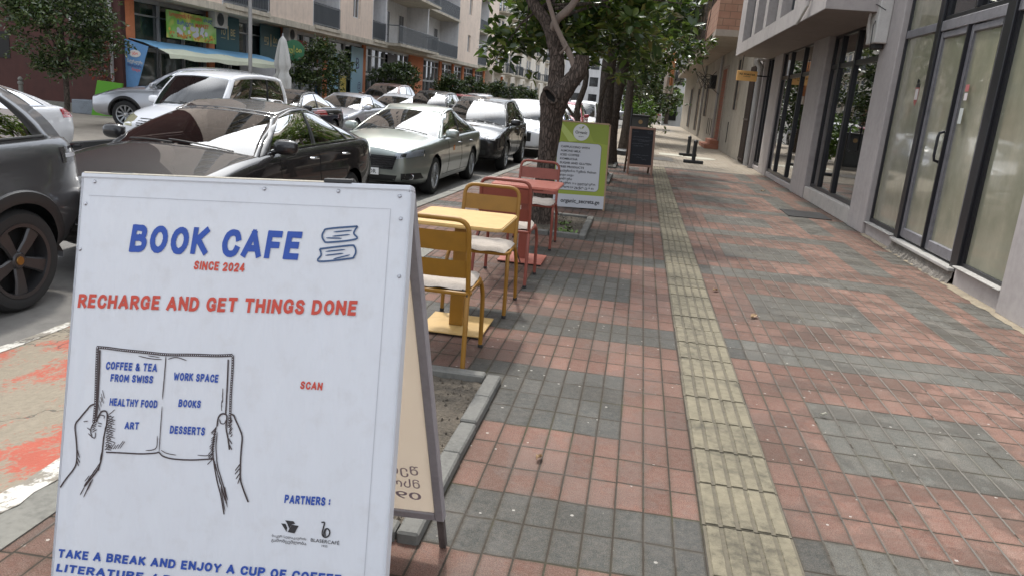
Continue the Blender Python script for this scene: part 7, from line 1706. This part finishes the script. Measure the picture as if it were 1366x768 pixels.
ps = thing('climbing_plant', 'sparse red leaved climber on the dark red wall beside the blue curtain', 'plant', (-16.35, 22.05, LOT_Z)); s = MB()
for k in range(5): s.tube([(rnd.uniform(-.1, .1), 0, 0), (rnd.uniform(-.25, .3), -.1, 1.0), (rnd.uniform(-.5, .5), -.15, 2.0)], .012, 5)
s.build('stems', M_DKBARK, ps); g = np.random.default_rng(80); P, _ = crown_points(g, 60, (-.1, -.15, 1.55), (.5, .2, .7), .2, .7); Cc, D, L = rosettes(P, g, 6, .06, .12); leaves('foliage', Cc, D, L, .3, M_REDLEAF, ps, 81)
# ================================================================ PEDESTRIAN ON THE FAR PAVEMENT
def person(loc, rz, label):
    me = bpy.data.meshes.new('person'); J = [(0, 0, .95, .135), (0, 0, 1.15, .125), (0, .01, 1.38, .15), (0, .01, 1.50, .06), (0, .03, 1.57, .07), (0, .03, 1.68, .095), (0, .02, 1.75, .06)]
    E_ = [(i, i + 1) for i in range(6)]
    for sx in (-1, 1):
        k = len(J); J += [(sx * .17, 0, 1.42, .06), (sx * .23, -.02, 1.15, .045), (sx * .22, .09, .92, .036), (sx * .22, .12, .83, .034)]; E_ += [(2, k), (k, k + 1), (k + 1, k + 2), (k + 2, k + 3)]
        k = len(J); J += [(sx * .09, 0, .86, .09), (sx * .10, .05 * sx, .48, .06), (sx * .10, -.03 + .08 * sx, .08, .042), (sx * .10, .10 + .08 * sx, .03, .035)]; E_ += [(0, k), (k, k + 1), (k + 1, k + 2), (k + 2, k + 3)]
    me.from_pydata([j[:3] for j in J], E_, []); o = bpy.data.objects.new('person', me); col.objects.link(o); md = o.modifiers.new('s', 'SKIN')
    for v, j in zip(me.skin_vertices[0].data if me.skin_vertices else [], J): v.radius = (j[3], j[3] * .85)
    o.modifiers.new('u', 'SUBSURF').levels = 2
    if not me.skin_vertices:
        b = bmesh.new(); b.from_mesh(me); ly = b.verts.layers.skin.verify(); b.verts.ensure_lookup_table()
        for v, j in zip(b.verts, J): v[ly].radius = (j[3], j[3] * .85)
        b.verts[0][ly].use_root = True; b.to_mesh(me); b.free()
    bpy.context.view_layer.update(); dg = bpy.context.evaluated_depsgraph_get(); m2 = bpy.data.meshes.new_from_object(o.evaluated_get(dg)); o.modifiers.clear(); o.data = m2
    for m in (plain('skin', (.42, .24, .17), .6), plain('blue_jacket', (.03, .12, .32), .8), plain('dark_trousers', (.03, .03, .045), .85), plain('dark_shoes', (.02, .018, .016), .6)): m2.materials.append(m)
    for p in m2.polygons:
        c_ = p.center; p.use_smooth = True; p.material_index = 0 if c_.z > 1.50 or (abs(c_.x) > .17 and c_.z < .88) else 1 if c_.z > .90 else 3 if c_.z < .09 else 2
    s = MB(); rows = []
    for i in range(9):
        th = .62 * PI * i / 8; rows.append([(.098 * math.sin(th) * math.cos(ph * PI / 8), .02 + .105 * math.sin(th) * math.sin(ph * PI / 8) - .012, 1.685 + .125 * math.cos(th)) for ph in range(17)])
    s.grid(rows); s.v = [v if not (v[1] > .06 and v[2] < 1.74) else (v[0], .06, v[2]) for v in s.v]; s.build('hair', plain('dark_hair', (.02, .015, .012), .7), o, smooth=True)
    s = MB(); s.lathe([(.001, .016), (.012, .01), (.016, 0)], 8, Matrix.Translation((0, .115, 1.665)) @ Matrix.Rotation(-PI / 2, 4, 'X')); s.build('nose', bpy.data.materials['skin'], o, smooth=True)
    s = MB()
    for sx in (-1, 1): s.lathe([(.001, .006), (.008, .003), (.009, 0)], 8, Matrix.Translation((sx * .034, .112, 1.695)) @ Matrix.Rotation(-PI / 2, 4, 'X'))
    s.box(-.022, .108, 1.625, .022, .114, 1.632); s.build('face_features', plain('eye_dark', (.03, .015, .012), .4), o)
    o.location = loc; o.rotation_euler = (0, 0, rz); return tag(o, label, 'person')
person((-14.4, 33.3, LOT_Z), 2.2, 'person in a blue jacket standing by the round street tree outside the shops')
